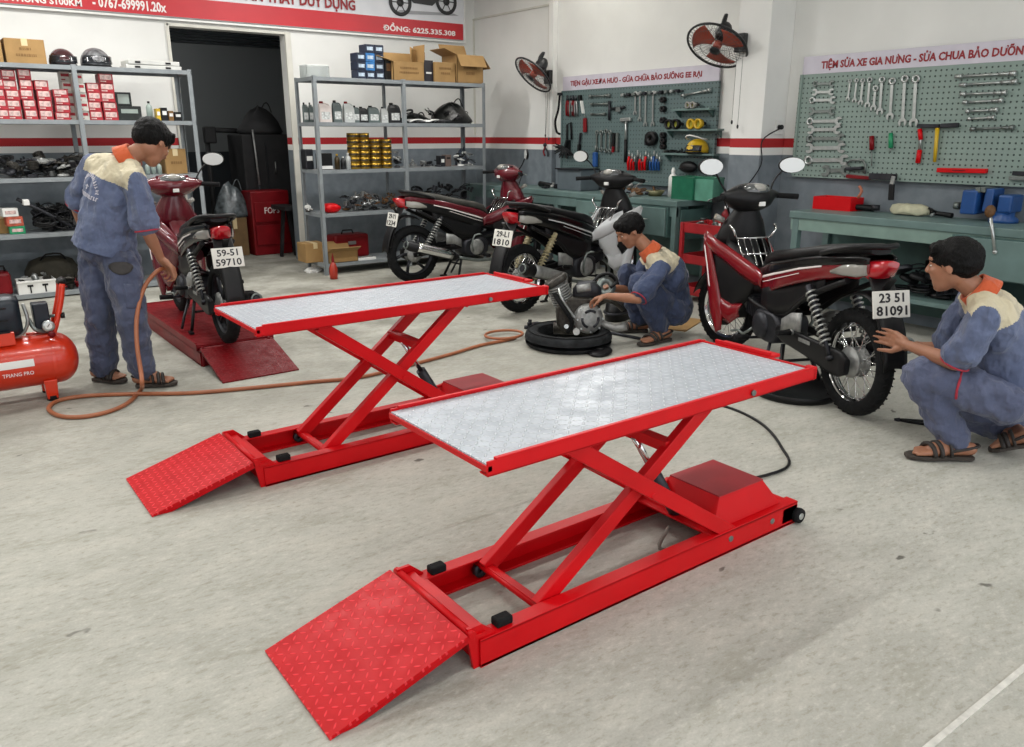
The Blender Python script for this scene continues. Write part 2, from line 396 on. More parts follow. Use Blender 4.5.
# ------------------------------------------------------------ banner
BW = mat('banner_white', '#d8dade', .5, 0, .02); BR = mat('banner_red', '#c22630', .5, 0, .04, 3); PR = mat('print_red', '#8e1620', .5, 0, 0)
PW = mat('print_white', '#f0e6e4', .5, 0, 0); PK = mat('print_black', '#2a2b2d', .5, 0, .1); PGR = mat('print_grey', '#9a9c9f', .5, 0, 0)
YF = YB-.045
bl = onY(-60, 5, YF); br = onY(465, 42, YF); bz = 2.765
t = thing('banner_sign', 'long white and red shop banner with lettering above the doorway', 'sign', (0, YF, 0))
p = MB(); p.box(((bl.x+br.x)/2, .02, 3.17), (br.x-bl.x, .03, .76)); p.done('board', BW, t)
p = MB(); p.box(((bl.x+br.x)/2-.01, 0, bz+.13), (br.x-bl.x-.04, .008, .2)); p.done('red_band', BR, t)
p = MB(); p.bar((bl.x, -.002, bz), (br.x, -.002, bz), .03, .02); p.bar((br.x, -.002, bz-.01), (br.x, -.002, 3.55), .02, .02); p.done('edging', WHITE, t)
def banner_text(s, px0, px1, pyb, h, m, nm='lettering'):
    a = onY(px0, pyb, YF-.006); b = onY(px1, pyb, YF-.006)
    M = Matrix.Translation((a.x, -.006, a.z)) @ Matrix(((1,0,0,0),(0,0,-1,0),(0,1,0,0),(0,0,0,1)))
    text(s, b.x-a.x, h, m, t, M, nm, bold=.01)
def bz_at(px): return 0
M_ = lambda x, z: Matrix.Translation((x, -.008, z)) @ Matrix(((1,0,0,0),(0,0,-1,0),(0,1,0,0),(0,0,0,1)))
x0 = onY(-70, 5, YF).x; x1 = onY(84, 5, YF).x; text('TIỆM SỬA XE GIA HƯNG S100KM', x1-x0-.02, .105, PW, t, M_(x0, bz+.035), bold=.03)
x0 = onY(93, 8, YF).x; x1 = onY(166, 8, YF).x; text('- 0767-699991.20x', x1-x0, .105, PW, t, M_(x0, bz+.06), bold=.03)
x0 = onY(212, 5, YF).x; x1 = onY(355, 5, YF).x; text('- THONN THAY DUY DỤNG', x1-x0, .16, PR, t, M_(x0, bz+.235), bold=.035)
x0 = onY(383, 30, YF).x; x1 = onY(455, 30, YF).x; text('ĐỒNG: 6225.335.308', x1-x0, .1, PW, t, M_(x0, bz+.07), bold=.03)
p = MB(); wa = onY(400, 0, YF); wb = onY(446, 0, YF); wz = bz+.40
wz0 = wz
for c in (wa.x, wb.x):
    wz = wz0+(.09 if c == wb.x else 0.02)
    p.lathe([(.12, 0), (.12, .004), (.165, .004), (.165, 0)], (c, -.004, wz), (0,-1,0), closed=True, n=28); p.lathe([(.0001, .004), (.05, .004), (.05, 0)], (c, -.004, wz), (0,-1,0), n=16)
    for k in range(6): a = k*PI/3; p.bar((c+.04*math.cos(a), -.006, wz+.04*math.sin(a)), (c+.125*math.cos(a), -.006, wz+.125*math.sin(a)), .012, .003, up=(0,1,0))
p.prism_xz([(wa.x+.1, wz+.02), (wa.x+.2, wz-.06), (wb.x-.22, wz-.07), (wb.x-.1, wz+.03), (wb.x+.05, wz+.2), (wb.x-.2, wz+.33), (wa.x+.3, wz+.32), (wa.x-.02, wz+.2)], -.009, -.003)
p.done('printed_motorcycle', PK, t)
p = MB(); p.prism_xz([(wa.x-.1, wz-.19), (wa.x+.1, wz-.2), (wb.x+.2, wz-.16), (wb.x+.1, wz-.135), (wa.x, wz-.16)], -.004, -.002); p.done('printed_shadow', PGR, t)
# ------------------------------------------------------------ racks
LV1 = [2.185, onY(192,121,9.0).z, onY(0,179,9.0).z, onY(0,236,9.0).z, onY(16,296,9.0).z]
LV2 = [2.155, 1.685, 1.175, .695, .13]
def rack(x0, xm, x1, yf, lv, lbl, dep=.5):
    t = thing('steel_rack', lbl, 'rack', (x0, yf, 0)); W_ = x1-x0; H = lv[0]+.01
    for px in (0, xm-x0, W_):
        for y in (0, dep):
            s = 1 if px < W_-.01 else -1; f = 1 if y == 0 else -1
            p = MB(); p.box((px+s*.02, y+f*.0015, H/2), (.045, .003, H)); p.box((px+(.0015 if px < .01 else 0), y+f*.02, H/2), (.003, .04, H)); p.done('post', RACK, t)
    for z in lv:
        p = MB(); p.box((W_/2, dep/2, z-.004), (W_-.01, dep-.008, .006)); p.box((W_/2, .004, z-.02), (W_, .004, .04)); p.box((W_/2, dep-.004, z-.02), (W_, .004, .04))
        for x in (.004, W_-.004): p.box((x, dep/2, z-.02), (.004, dep, .04))
        p.done('shelf_deck', RACK, t)
    return t
RK1 = 9.0; RK2 = 8.6
x1m = onY(71, 66, RK1).x; x1r = onY(191, 70, RK1).x
rack(.1, x1m, x1r, RK1, LV1, 'grey steel rack at the left wall end, loaded with red parts boxes')
x2l = onY(314, 100, RK2).x; x2m = onY(403, 100, RK2).x; x2r = onY(485, 100, RK2).x
rack(x2l, x2m, x2r, RK2, LV2, 'grey steel rack right of the doorway, loaded with oil bottles and cans')
PY = 62
def xs(px0, px1, Y, py=None): a = onY(px0, py or PY, Y).x; b = onY(px1, py or PY, Y).x; return (a+b)/2, b-a
def hz(py0, py1, px, Y): return onY(px, py0, Y).z-onY(px, py1, Y).z
def carton(px0, px1, h, deck, Y, dep, lbl, rz=0, tape=True, prints=None, flaps=0, nm='cardboard_box', m=None):
    x, w = xs(px0, px1, Y); t = thing(nm, lbl, 'box', (x, Y+dep/2, deck), rz)
    m = m or CARD
    if not flaps:
        MB().box((0,0,h/2), (w, dep, h)).done('body', m, t, bev=.004)
        if tape: p = MB(); p.box((0,0,h+.001), (.05, dep, .002)); p.box((0,-dep/2-.001,h*.86), (.05, .002, h*.28)); p.done('packing_tape', mat('tape', '#c9b68d', .3, 0, 0), t)
    else:
        p = MB(); k = .006
        for c, d in (((0,0,.003), (w,dep,k)), ((0,-dep/2+k/2,h/2), (w,k,h)), ((0,dep/2-k/2,h/2), (w,k,h)), ((-w/2+k/2,0,h/2), (k,dep,h)), ((w/2-k/2,0,h/2), (k,dep,h))): p.box(c, d)
        p.done('body', m, t)
        for i, (ax, sgn, ang) in enumerate(flaps):
            if ax == 'x': a, b = (sgn*w/2, -dep/2, h), (sgn*w/2, dep/2, h); o_ = Vector((sgn*math.cos(ang), 0, math.sin(ang)))*w*.48
            else: a, b = (-w/2, sgn*dep/2, h), (w/2, sgn*dep/2, h); o_ = Vector((0, sgn*math.cos(ang), math.sin(ang)))*dep*.48
            MB().add([a, b, Vector(b)+o_, Vector(a)+o_], [(0,1,2,3)], False).done('flap', m, t, solid=.005)
    if prints:
        for i, (s_, yy, ww) in enumerate(prints):
            p = MB(); xx = -w*ww/2; rg = random.Random(len(s_)*7+i)
            while xx < w*ww/2: q = rg.uniform(.008, .022); p.box((xx+q/2, -dep/2-.001, h*(yy+.05)), (q, .002, h*.1)); xx += q+.006
            p.done('printing', CARDD, t)
    return t
d0 = LV1[0]
carton(-18, 4, hz(20,62,2,9.1), d0, 9.08, .34, 'tall cardboard box cut off by the left photo edge, on the left rack top')
carton(7, 47, hz(38,63,20,9.1), d0, 9.08, .34, 'brown taped cardboard box on the left rack top, beside the maroon helmet', prints=[('BÌNH ĐIỆN', .3, .5), ('12V', .55, .3)])
def helmet(x, y, z, s, m, lbl, rz=0, visor=True, nm='helmet'):
    t = thing(nm, lbl, 'helmet', (x, y, z), rz); p = MB(); rings = []
    for i in range(9):
        a = i/8*PI*.5; r = math.cos(a); hh = math.sin(a)
        rings.append([Vector((s*1.12*r*math.cos(k*2*PI/20)*(1.06 if math.cos(k*2*PI/20) > 0 else .98), s*.92*r*math.sin(k*2*PI/20), s*(.32+.95*hh))) for k in range(20)])
    low = [Vector((v.x*.97, v.y*.97, s*.02+(s*.1 if v.x > .3*s else 0))) for v in rings[0]]
    p.loft([low]+rings[:-1]+[[v*1 for v in [Vector((0,0,s*1.27+0*k)) for k in range(20)]]], caps=True); p.done('shell', m, t)
    p = MB()
    p.grid(lambda u, v: (s*1.2*math.cos(lerp(-1.1,1.1,u))*(1-.12*v), s*1.0*math.sin(lerp(-1.1,1.1,u)), s*(.22+.5*v)), 10, 4); p.done('visor', mat('visor_smoke', '#1d2024', .08, 0, 0, coat=.5), t, solid=.004)
    MB().tube([(s*1.1*math.cos(a), s*.93*math.sin(a), s*.04+(s*.08 if math.cos(a) > .3 else 0)) for a in [i*2*PI/24 for i in range(24)]], .008, closed=True, n=6).done('edge_trim', BLACK, t)
    return t
MAROON = mat('maroon_gloss', '#3a1c1f', .2, 0, .05, coat=.5); SILV = mat('silver_grey_gloss', '#77787a', .3, .3, .35, 30)
x, w = xs(49, 78, 9.2); helmet(x, 9.25, d0, w*.52, MAROON, 'dark maroon helmet on the left rack top beside the cardboard box', -PI/2)
x, w = xs(81, 112, 9.2); helmet(x, 9.25, d0, w*.53, SILV, 'grey streaked helmet on the left rack top, right of the maroon one', -PI/2)
x, w = xs(124, 179, 9.2)
for i, (zz, ww) in enumerate(((0, 1.), (.045, .93))):
    t = thing('silver_case', ['lower', 'upper'][i]+' of the two flat silver cases stacked on the left rack top', 'case', (x, 9.28, d0+zz), .03*i)
    MB().box((0,0,.022), (w*ww, .3, .042)).done('body', mat('silver_case', '#c9c9c4', .4, .2, .05), t, bev=.006)
    p = MB(); p.box((-w*.3,-.152,.022), (.05,.006,.018)); p.box((w*.25,-.152,.022), (.05,.006,.018)); p.done('latch', BLACK, t)
# red parts boxes
PY = 100
RBX = mat('parts_box_red', '#a3202c', .55, 0, .15, 30); RBL = mat('parts_box_label', '#d7b9b4', .5, 0, .25, 40); WBX = mat('parts_box_white', '#cbc8bf', .55, 0, .08, 30)
def pbox(w, dep, h, white=False):
    p = MB(); p.box((0,0,h/2), (w,dep,h)); b = p.mesh('carton_body', WBX if white else RBX)
    p = MB(); z1, z2 = (.35, .9) if not white else (.5, .8); p.box((0,-dep/2-.0008,h*(z1+z2)/2), (w*.8,.0016,h*(z2-z1))); p.box((-w*.2,-dep/2-.0008,h*.18), (w*.4,.0016,h*.12)); l_ = p.mesh('front_label', RBL if not white else RBX)
    return b, l_
stacks = [(-7,7,4,81,0),(6,20,5,72,0),(22,35,5,71,0),(37,51,4,82,0),(54,69,4,91,0),(76,87,5,75,1),(88,101,4,84,0),(102,116,5,75,0),(64,74,5,73,1)]
dz = LV1[1]
for si, (a, b, n, top, wh) in enumerate(stacks):
    yy = 9.06 if si != 8 else 9.2
    x, w = xs(a, b, yy); H = hz(top, 121.5, (a+b)/2, yy); h = H/n; dep = .17; bm_, lm_ = pbox(w, dep, h-.002, wh)
    for k in range(n):
        pos = ORD[si] if si < 8 else ''
        lbl = ('%s parts box, %s from the bottom of the %s stack from the left' % ('white' if wh else 'red and white', ORD[k], pos)) if si < 8 else 'white parts box, %s from the bottom, in the stack behind the rack post' % ORD[k]
        t = thing('parts_box', lbl, 'box', (x+rnd.uniform(-.006,.006), yy+dep/2+rnd.uniform(0,.012), dz+k*h), rnd.uniform(-.05,.05), 'parts boxes on the left rack')
        for me in (bm_, lm_): o = bpy.data.objects.new(me.name, me); C.objects.link(o); o.parent = t
DGR = mat('dark_green_pack', '#0e1713', .45, 0, .3, 30)
x, w = xs(116, 140, 9.1); t = thing('battery_box', 'black and green battery box at the end of the red box stacks', 'box', (x, 9.2, dz)); MB().box((0,0,.07), (w,.2,.14)).done('body', DGR, t, bev=.004); MB().box((0,-.101,.09), (w*.7,.003,.04)).done('label', mat('pale_print', '#8f9a94', .5), t)
x, w = xs(116, 132, 9.1); t = thing('battery_box', 'small green box resting on the black battery box', 'box', (x, 9.2, dz+.141)); MB().box((0,0,.065), (w,.15,.13)).done('body', DGR, t, bev=.004); MB().box((0,-.076,.065), (w*.7,.003,.09)).done('label', mat('pale_print', '#8f9a94', .5), t)
def bottle(x, y, z, h, r, m, cap, lbl, group=None, kind='round', rz=0, nm='bottle'):
    t = thing(nm, lbl, 'bottle', (x, y, z), rz, group)
    if kind == 'round':
        p = MB(); p.lathe([(.001,0),(r,.002),(r,h*.68),(r*.85,h*.76),(r*.36,h*.86),(r*.36,h*.9),(.001,h*.9)]); p.done('body', m, t); MB().lathe([(.001,h*.9),(r*.42,h*.9),(r*.4,h),(.001,h)]).done('cap', cap, t)
    else:  # flat oil jug with a handle and an offset neck
        w = r; p = MB(); p.loft([[Vector((x_*w, y_*w*.45, zz*h)) for x_, y_ in q] for zz, q in ((0, [(-1,-1),(1,-1),(1,1),(-1,1)]), (.6, [(-1,-1),(1,-1),(1,1),(-1,1)]), (.75, [(-1,-.9),(.8,-.9),(.8,.9),(-1,.9)]), (.88, [(-.9,-.6),(.0,-.6),(.0,.6),(-.9,.6)]), (.9, [(-.8,-.5),(-.2,-.5),(-.2,.5),(-.8,.5)]))], smooth=False)
        p.done('body', m, t, bev=.008); MB().lathe([(.001,.9*h),(w*.33,.9*h),(w*.3,h),(.001,h)], (-w*.5,0,0)).done('cap', cap, t)
        MB().tube([(-w*.1,0,h*.88),(w*.55,0,h*.86),(w*.95,0,h*.7),(w*.85,0,h*.55)], w*.14, n=6, sub=3).done('handle', m, t)
        MB().box((0,-w*.46,h*.32), (w*1.4,.003,h*.36)).done('label', mat('bottle_label', '#c9ccca', .5, 0, .3, 40), t)
    return t
bottle(*[xs(145,152,9.1)[0], 9.12, dz], .19, .03, mat('pale_green_bottle', '#93a19a', .4), BLACK, 'pale spray bottle beside the black battery box on the left rack')
for i, (a, b, hh, m) in enumerate(((155,159,.12,YEL),(160,166,.13,BLACK),(167,172,.1,CARDD),(173,180,.09,BLACK))):
    x, w = xs(a, b, 9.1); t = thing('small_box', ['slim yellow box right of the spray bottle','small black box right of the slim yellow box','small brown box third of four right of the spray bottle','low black box at the right end of the left rack'][i], 'box', (x, 9.15, dz), 0, 'little boxes at the rack end')
    MB().box((0,0,hh/2), (w,.1,hh)).done('body', m, t, bev=.003); MB().box((0,-.051,hh*.6), (w*.7,.002,hh*.3)).done('label', WHITE, t)
PY = 165
# generic loose spare parts
def part_mesh(kind, s):
    p = MB(); r_ = rnd
    if kind == 'gear_part':
        n = 18; pts = []
        for i in range(n*2): a = i*PI/n; rr = s*(1 if i % 2 else .86); pts.append((rr*math.cos(a), rr*math.sin(a)))
        p.prism(pts, 0, s*.25); p.lathe([(s*.3,-s*.1),(s*.35,.0),(s*.35,s*.4),(s*.2,s*.45),(s*.2,-.1*s)], closed=True, n=12)
    elif kind == 'hose_coil':
        p.tube([((s*(1+.06*math.sin(7*a))*math.cos(a)), s*.8*math.sin(a), .1*s+.07*s*a/2) for a in [i*.5 for i in range(30)]], s*.1, n=6)
    elif kind == 'bracket_part':
        p.box((0,0,.1*s), (2*s,.5*s,.12*s)); p.box((.9*s,0,.5*s), (.12*s,.5*s,.9*s)); p.cone((-.6*s,-.3*s,.2*s), (-.6*s,.3*s,.2*s), .25*s, n=12); p.cone((.2*s,0,.1*s), (.2*s,0,.7*s), .18*s, n=10)
    elif kind == 'brake_shoe':
        p.loft([[Vector((s*rr*math.cos(a), s*rr*math.sin(a), zz)) for rr, zz in ((.75,0),(1,0),(1,.4*s),(.75,.4*s))] for a in [i*PI/9 for i in range(10)]], smooth=False)
    elif kind == 'cable_loop':
        p.tube([(s*1.3*math.cos(a), s*.7*math.sin(a)+.2*s*math.sin(2*a), .15*s+.25*s*(1+math.sin(a*1.5))) for a in [i*.42 for i in range(24)]], s*.07, n=5); p.cone((s*1.2,0,.2*s), (s*1.7,.3*s,.3*s), .12*s, n=8)
    elif kind == 'cover_part':
        p.loft([[Vector((s*1.2*math.cos(a)*q, s*.75*math.sin(a)*q, z_)) for a in [k*PI/8 for k in range(16)]] for q, z_ in ((.95,0),(1,.2*s),(.9,.38*s),(.5,.5*s),(.05,.52*s))]); p.cone((0,0,.4*s), (0,0,.65*s), .25*s, n=12)
    elif kind == 'cylinder_part':
        p.cone((0,0,0), (0,0,1.2*s), .55*s, n=14)
        for i in range(5): p.cone((0,0,(.15+.22*i)*s), (0,0,(.22+.22*i)*s), .75*s, n=14)
    return p
PMESH = {}; PLACED = []
LABELK = {'gear_part':'gear wheel','hose_coil':'coiled rubber hose','bracket_part':'metal bracket','brake_shoe':'curved brake shoe','cable_loop':'looped control cable','cover_part':'rounded engine cover','cylinder_part':'finned cylinder'}
def heap(px0, px1, Y0, Y1, z, hmax, n, kinds, mats_, where, grp, s0=.035, s1=.06, xfun=None):
    for i in range(n):
        k = kinds[i % len(kinds)]; m = rnd.choice(mats_); key = (k, m.name, i % 2)
        if key not in PMESH:
            PMESH[key] = part_mesh(k, 1.).mesh(k, m)
        s = rnd.uniform(s0, s1)
        best = None
        for _ in range(14):
            if xfun: x, y = xfun()
            else: y = rnd.uniform(Y0, Y1); x = rnd.uniform(onY(px0, PY, y).x+s, onY(px1, PY, y).x-s)
            lift = rnd.uniform(0, 1)**1.3*hmax; q = Vector((x, y, (z+lift)*1.4)); dmin = min([(q-o_).length-.5*(s+so) for o_, so in PLACED[-90:]] or [9])
            if best is None or dmin > best[0]: best = (dmin, x, y, lift, q)
        _, x, y, lift, q = best; PLACED.append((q, s))
        o = bpy.data.objects.new(k, PMESH[key]); C.objects.link(o); o.scale = (s, s, s)
        o.location = (x, y, z+lift+(.3*s)); o.rotation_euler = (rnd.uniform(-.5,.5) if lift > .02 else 0, rnd.uniform(-.5,.5) if lift > .02 else 0, rnd.uniform(0,6.28))
        if lift <= .02: o.location.z = z+.002+.1*s
        tag(o, '%s %s %s' % (m['tone'] if 'tone' in m.keys() else 'dark', LABELK[k], where), 'spare part', grp+' - '+LABELK[k]+' '+(m['tone'] if 'tone' in m.keys() else 'dark'))
for m_, t_ in ((DMETAL,'dark'),(GREASY,'greasy grey'),(ALU,'dull silver'),(BLACK,'black'),(STEEL,'shiny steel'),(DRED,'dark red'),(BRUSTY,'brown')): m_['tone'] = t_
ALLK = ['cover_part','gear_part','hose_coil','bracket_part','cable_loop','brake_shoe','cylinder_part']
heap(-6, 84, 9.06, 9.4, LV1[2], .14, 80, ALLK, [DMETAL, GREASY, ALU, BLACK, DMETAL], 'in the heap on the left rack third shelf', 'parts heap on the left rack third shelf', .035, .07)
heap(22, 76, 9.06, 9.4, LV1[3], .17, 60, ['cable_loop','hose_coil','cable_loop','bracket_part'], [BLACK, BLACK, DMETAL], 'in the heap on the left rack fourth shelf', 'cable heap on the left rack fourth shelf', .05, .09)
x, w = xs(166, 187, 9.1); carton(166, 187, hz(147,172,176,9.1), LV1[2], 9.1, .25, 'brown cardboard box with a white spot behind the standing man', prints=[('PHỤ TÙNG', .4, .5)])
for i, px in enumerate((148, 154, 160)): bottle(xs(px-3,px+2,9.1)[0], 9.12, LV1[2], .12, .022, mat('pale_green_bottle', '#93a19a', .4), BLACK, ['left','middle','right'][i]+' one of three little bottles beside the brown box behind the man', 'little bottles by the brown box')
PY = 215
t = carton(-6, 9, .2, LV1[3], 9.2, .2, 'brown cardboard box at the left edge of the fourth rack shelf')
ORB = mat('orange_pack', '#b5533c', .5, 0, .2, 30)
for i, (a, b, z0_, h_, m_, l_) in enumerate(((7,23,0,.075,GREEN,'flat green pack at the bottom of the small stack on the fourth rack shelf'),(5,22,.076,.09,ORB,'orange red pack in the middle of the small stack on the fourth rack shelf'),(2,18,.167,.08,WHITE,'white printed pack on top of the orange red pack'))):
    x, w = xs(a, b, 9.06); t = thing('parts_pack', l_, 'box', (x, 9.13, LV1[3]+z0_), .06*i); MB().box((0,0,h_/2), (w,.13,h_-.002)).done('body', m_, t, bev=.003); MB().box((0,-.066,h_*.5), (w*.7,.002,h_*.4)).done('label', RBL, t)
a = onY(17, 199, 9.05); b = onY(72, 226, 9.05)
t = thing('exhaust_pipe', 'dark pipe with a white tag lying across the cable heap', 'pipe', (a.x, 9.05, a.z)); v = b-a
MB().tube([(0,.02,0), v*.3+Vector((0,.02,0)), v*.7+Vector((0,.04,0)), v], .018, n=8, sub=3).done('pipe', DMETAL, t); MB().box((v.x*.15,-.0,v.z*.15+.01), (.17,.05,.05), frame((0,0,1))).done('tag', WHITE, t, bev=.003)
# bottom shelf of the left rack
PY = 280
d5 = LV1[4]
x, w = xs(-8, 12, 9.05); t = thing('fuel_can', 'red fuel can at the left end of the lowest rack shelf', 'can', (x, 9.2, d5)); MB().box((0,0,.11), (w,.22,.22)).done('body', DRED, t, bev=.03); MB().tube([(-w*.3,0,.22),(-w*.25,0,.27),(w*.25,0,.27),(w*.3,0,.22)], .012, n=6).done('handle', BLACK, t)
x, w = xs(17, 55, 9.02); t = thing('storage_tray', 'white plastic tray on the lowest rack shelf behind the compressor', 'tray', (x, 9.14, d5)); p = MB(); k = .006; hh = .13; dp = .22
for c, d in (((0,0,.003), (w,dp,k)), ((0,-dp/2,hh/2), (w,k,hh)), ((0,dp/2,hh/2), (w,k,hh)), ((-w/2,0,hh/2), (k,dp,hh)), ((w/2,0,hh/2), (k,dp,hh)), ((0,-dp/2-.006,hh-.01), (w+.02,.012,.02))): p.box(c, d)
p.done('body', WHITE, t, bev=.002); p = MB()
for q in (-.18, .22): p.box((w*q,-dp/2-.005,.08), (.05,.004,.02)); p.box((w*q,-dp/2-.005,.04), (.012,.004,.06))
p.done('mark', BLACK, t)
heap(17, 53, 9.06, 9.2, d5+.05, .1, 10, ['bracket_part','cylinder_part','gear_part'], [GREASY, STEEL], 'in the white tray on the left rack', 'parts in the white tray', .03, .045)
t = thing('canvas_bag', 'dark olive canvas bag behind the white tray on the left rack', 'bag', (xs(38,72,9.3)[0], 9.36, d5)); p = MB()
p.loft([[Vector((.24*q*math.cos(a)*(1+.1*math.sin(3*a)), .12*q*math.sin(a), z_)) for a in [k*PI/10 for k in range(20)]] for q, z_ in ((.95,0),(1.05,.08),(1.,.18),(.8,.27),(.4,.31))]); p.done('body', mat('olive_canvas', '#2f2c22', .9, 0, .2, 12, .5, 40), t); MB().tube([(-.1,-.05,.28),(-.05,-.09,.34),(.08,-.09,.34),(.12,-.05,.28)], .01, n=6, sub=2).done('strap', BLACK, t)
heap(58, 84, 9.05, 9.3, d5, .1, 14, ['cylinder_part','bracket_part','cover_part'], [DRED, DMETAL, GREASY], 'at the right end of the lowest left rack shelf', 'parts right of the white tray', .03, .05)
# ------------------------------------------------------------ right rack contents
d0 = LV2[0]; PY = 65
x, w = xs(309, 331, 8.7); t = thing('clear_bin', 'clear empty plastic bin on the left end of the right rack top', 'bin', (x, 8.86, d0)); p = MB(); hh = .13
for c, d in (((0,0,.003), (w,.2,.004)), ((0,-.1,hh/2), (w,.004,hh)), ((0,.1,hh/2), (w,.004,hh)), ((-w/2,0,hh/2), (.004,.2,hh)), ((w/2,0,hh/2), (.004,.2,hh))): p.box(c, d)
p.done('body', mat('clear_plastic', '#dfe3e2', .1, 0, 0, trans=.85), t); p = MB(); p.tube([(-w/2,-.1,hh),(w/2,-.1,hh),(w/2,.1,hh),(-w/2,.1,hh)], .005, closed=True, n=6); p.done('rim', WHITE, t)
NAVY = mat('navy_pack', '#182236', .4, 0, .25, 30); PBL = mat('pale_blue_print', '#a9b8c6', .4, 0, .2, 30); MBL = mat('mid_blue_print', '#2f6ea8', .4, 0, .2, 30)
for c in range(3):
    for r_ in range(4 if c else 3):
        a = 358.5+c*9.2; x, w = xs(a, a+9, 8.64); h = .093
        t = thing('spark_plug_box', 'navy box, %s from the bottom in the %s column of the blue cluster' % (ORD[r_], ORD[c]), 'box', (x, 8.76, d0+r_*h), rnd.uniform(-.04,.04), 'navy boxes on the right rack top')
        MB().box((0,0,h/2-.001), (w*.98,.16,h-.003)).done('body', MBL if (c == 1 and r_ in (1,2)) else NAVY, t, bev=.003); MB().box((0,-.081,h*.5), (w*.66,.002,h*.4)).done('label', PBL, t)
x, w = xs(386, 393, 8.66); t = thing('small_box', 'narrow black box between the navy boxes and the printed carton', 'box', (x, 8.76, d0)); MB().box((0,0,.11), (w,.15,.22)).done('body', BLACK, t, bev=.003); MB().box((0,-.076,.14), (w*.6,.002,.08)).done('label', BRUSTY, t)
carton(393, 424, hz(60,79,408,8.64), d0, 8.64, .26, 'open printed carton on the right rack top beside the navy boxes', flaps=[('y',1,1.2),('x',1,1.5),('x',-1,.25)], prints=[('■ MOBIL', .62, .55), ('AUTO PARTS', .38, .6)])
x, w = xs(405, 422, 8.9); t = thing('carton_piece', 'bent cardboard sheet standing up in the open printed carton', 'cardboard', (x, 8.75, d0+.12), .2)
p = MB(); p.grid(lambda u, v: (lerp(-.13,.13,u), .05*math.sin(u*2.4)+.02, .26*v-.04*u), 6, 3); p.done('sheet', CARD, t, solid=.006)
x, w = xs(425, 434, 8.66); t = thing('small_box', 'tall near-black box between the two cartons on the right rack top', 'box', (x, 8.77, d0)); MB().box((0,0,.12), (w,.18,.24)).done('body', mat('aubergine_pack','#1f1b24',.4), t, bev=.003); MB().box((0,-.091,.1), (w*.6,.002,.02)).done('label', WHITE, t)
carton(435, 455, hz(60,80,445,8.64), d0, 8.64, .25, 'smaller brown carton left of the big open carton', prints=[('HÀNG DỄ VỠ', .65, .6), ('50PCS', .4, .4)], tape=False)
carton(457, 483, hz(53,81,470,8.66), d0, 8.62, .34, 'largest open carton at the right end of the right rack top', flaps=[('x',-1,.35),('x',1,-.9),('y',-1,-1.0),('y',1,1.1)], prints=[('KÍCH THƯỚC', .5, .5), ('20KG', .3, .3)])
# bottles on second shelf
d1 = LV2[1]; PY = 112
OILR = mat('bottle_white_red', '#cfc4bf', .4, 0, .1); OILG = mat('bottle_grey', '#55605f', .4, 0, .1); OILB = mat('bottle_black', '#1c1e20', .35, 0, .1); OILW = mat('bottle_white', '#b9bcba', .4, 0, .1)
for i, (a, b, top, m, cp) in enumerate(((303,308,102,OILG,BLACK),(309,313,102,OILG,BLACK),(319,330,101,OILR,DRED),(333,341,100,OILG,BLACK),(344,353,101,OILW,DRED),(359,367,106,OILB,BLACK),(368,378,105,OILG,BLACK),(381,387,106,OILW,BLACK),(389,399,102,OILB,BLACK),(353,359,105,OILG,BLACK))):
    yy = 8.7 if i not in (0, 1) else 8.98
    x, w = xs(a, b, yy); bottle(x, yy, d1, hz(top,122,(a+b)/2,yy), w/2*1.12, m, cp, '%s oil jug, %s from the left on the right rack second shelf' % (['slim grey','slim grey','white and red','grey','white red-capped','black','grey','white','black','grey'][i], ORD[[0,1,2,3,4,6,7,8,9,5][i]]), 'oil jugs on the right rack', 'jug')
BAGM = mat('black_bag_film', '#0f1110', .3, 0, .2, 20, .5, 25)
def sack(x, y, z, w, h, d, m, lbl, seed=0, nm='plastic_bag', cat='bag', dark=True):
    t = thing(nm, lbl, cat, (x, y, z)); rings = []
    for j in range(11):
        f = j/10; q = math.sin(PI*min(.5+.5*f, 1)*.999)**.45 if f > 0 else .9; q *= (1-.25*f)
        rings.append([Vector(((w/2)*q*math.cos(a)*(1+.14*noise.noise(Vector((math.cos(a)*2, math.sin(a)*2, f*3+seed)))), (d/2)*q*math.sin(a)*(1+.14*noise.noise(Vector((math.cos(a)*2, f*4, seed+7)))), h*f*(1+.25*noise.noise(Vector((math.cos(a)*1.5, seed*3, f*.5))))) ) for a in [k*PI/14 for k in range(28)]])
    MB().loft(rings).done('bag_body', m, t)
    MB().tube([(w*.05,0,h*.85),(w*.12,-.02,h*1.1),(w*.22,0,h*1.12),(w*.3,.02,h*.8)], .008, n=6, sub=3).done('handle_loop', m, t); return t
x, w = xs(433, 476, 8.75); sack(x, 8.85, d1, w, hz(102,123,450,8.8)*1.05, .34, BAGM, 'black tangled bag at the right end of the second rack shelf', 3)
x, w = xs(402, 436, 8.75); sack(x, 8.85, d1, w, .11, .25, BAGM, 'low black bag beside the oil jugs on the right rack', 8)
x, w = xs(408, 437, 8.66); t = thing('folded_sheet', 'white folded sheet in front of the low black bag', 'sheet', (x, 8.66, d1)); p = MB(); p.grid(lambda u, v: (lerp(-w/2,w/2,u), lerp(-.04,.06,v), .012+.03*abs(math.sin(u*5+v))), 12, 4); p.done('sheet', WHITE, t, solid=.01)
heap(405, 472, 8.66, 8.9, d1, .1, 16, ['cable_loop','hose_coil','cover_part'], [BLACK], 'among the bags on the right rack second shelf', 'cables by the bags', .04, .07)
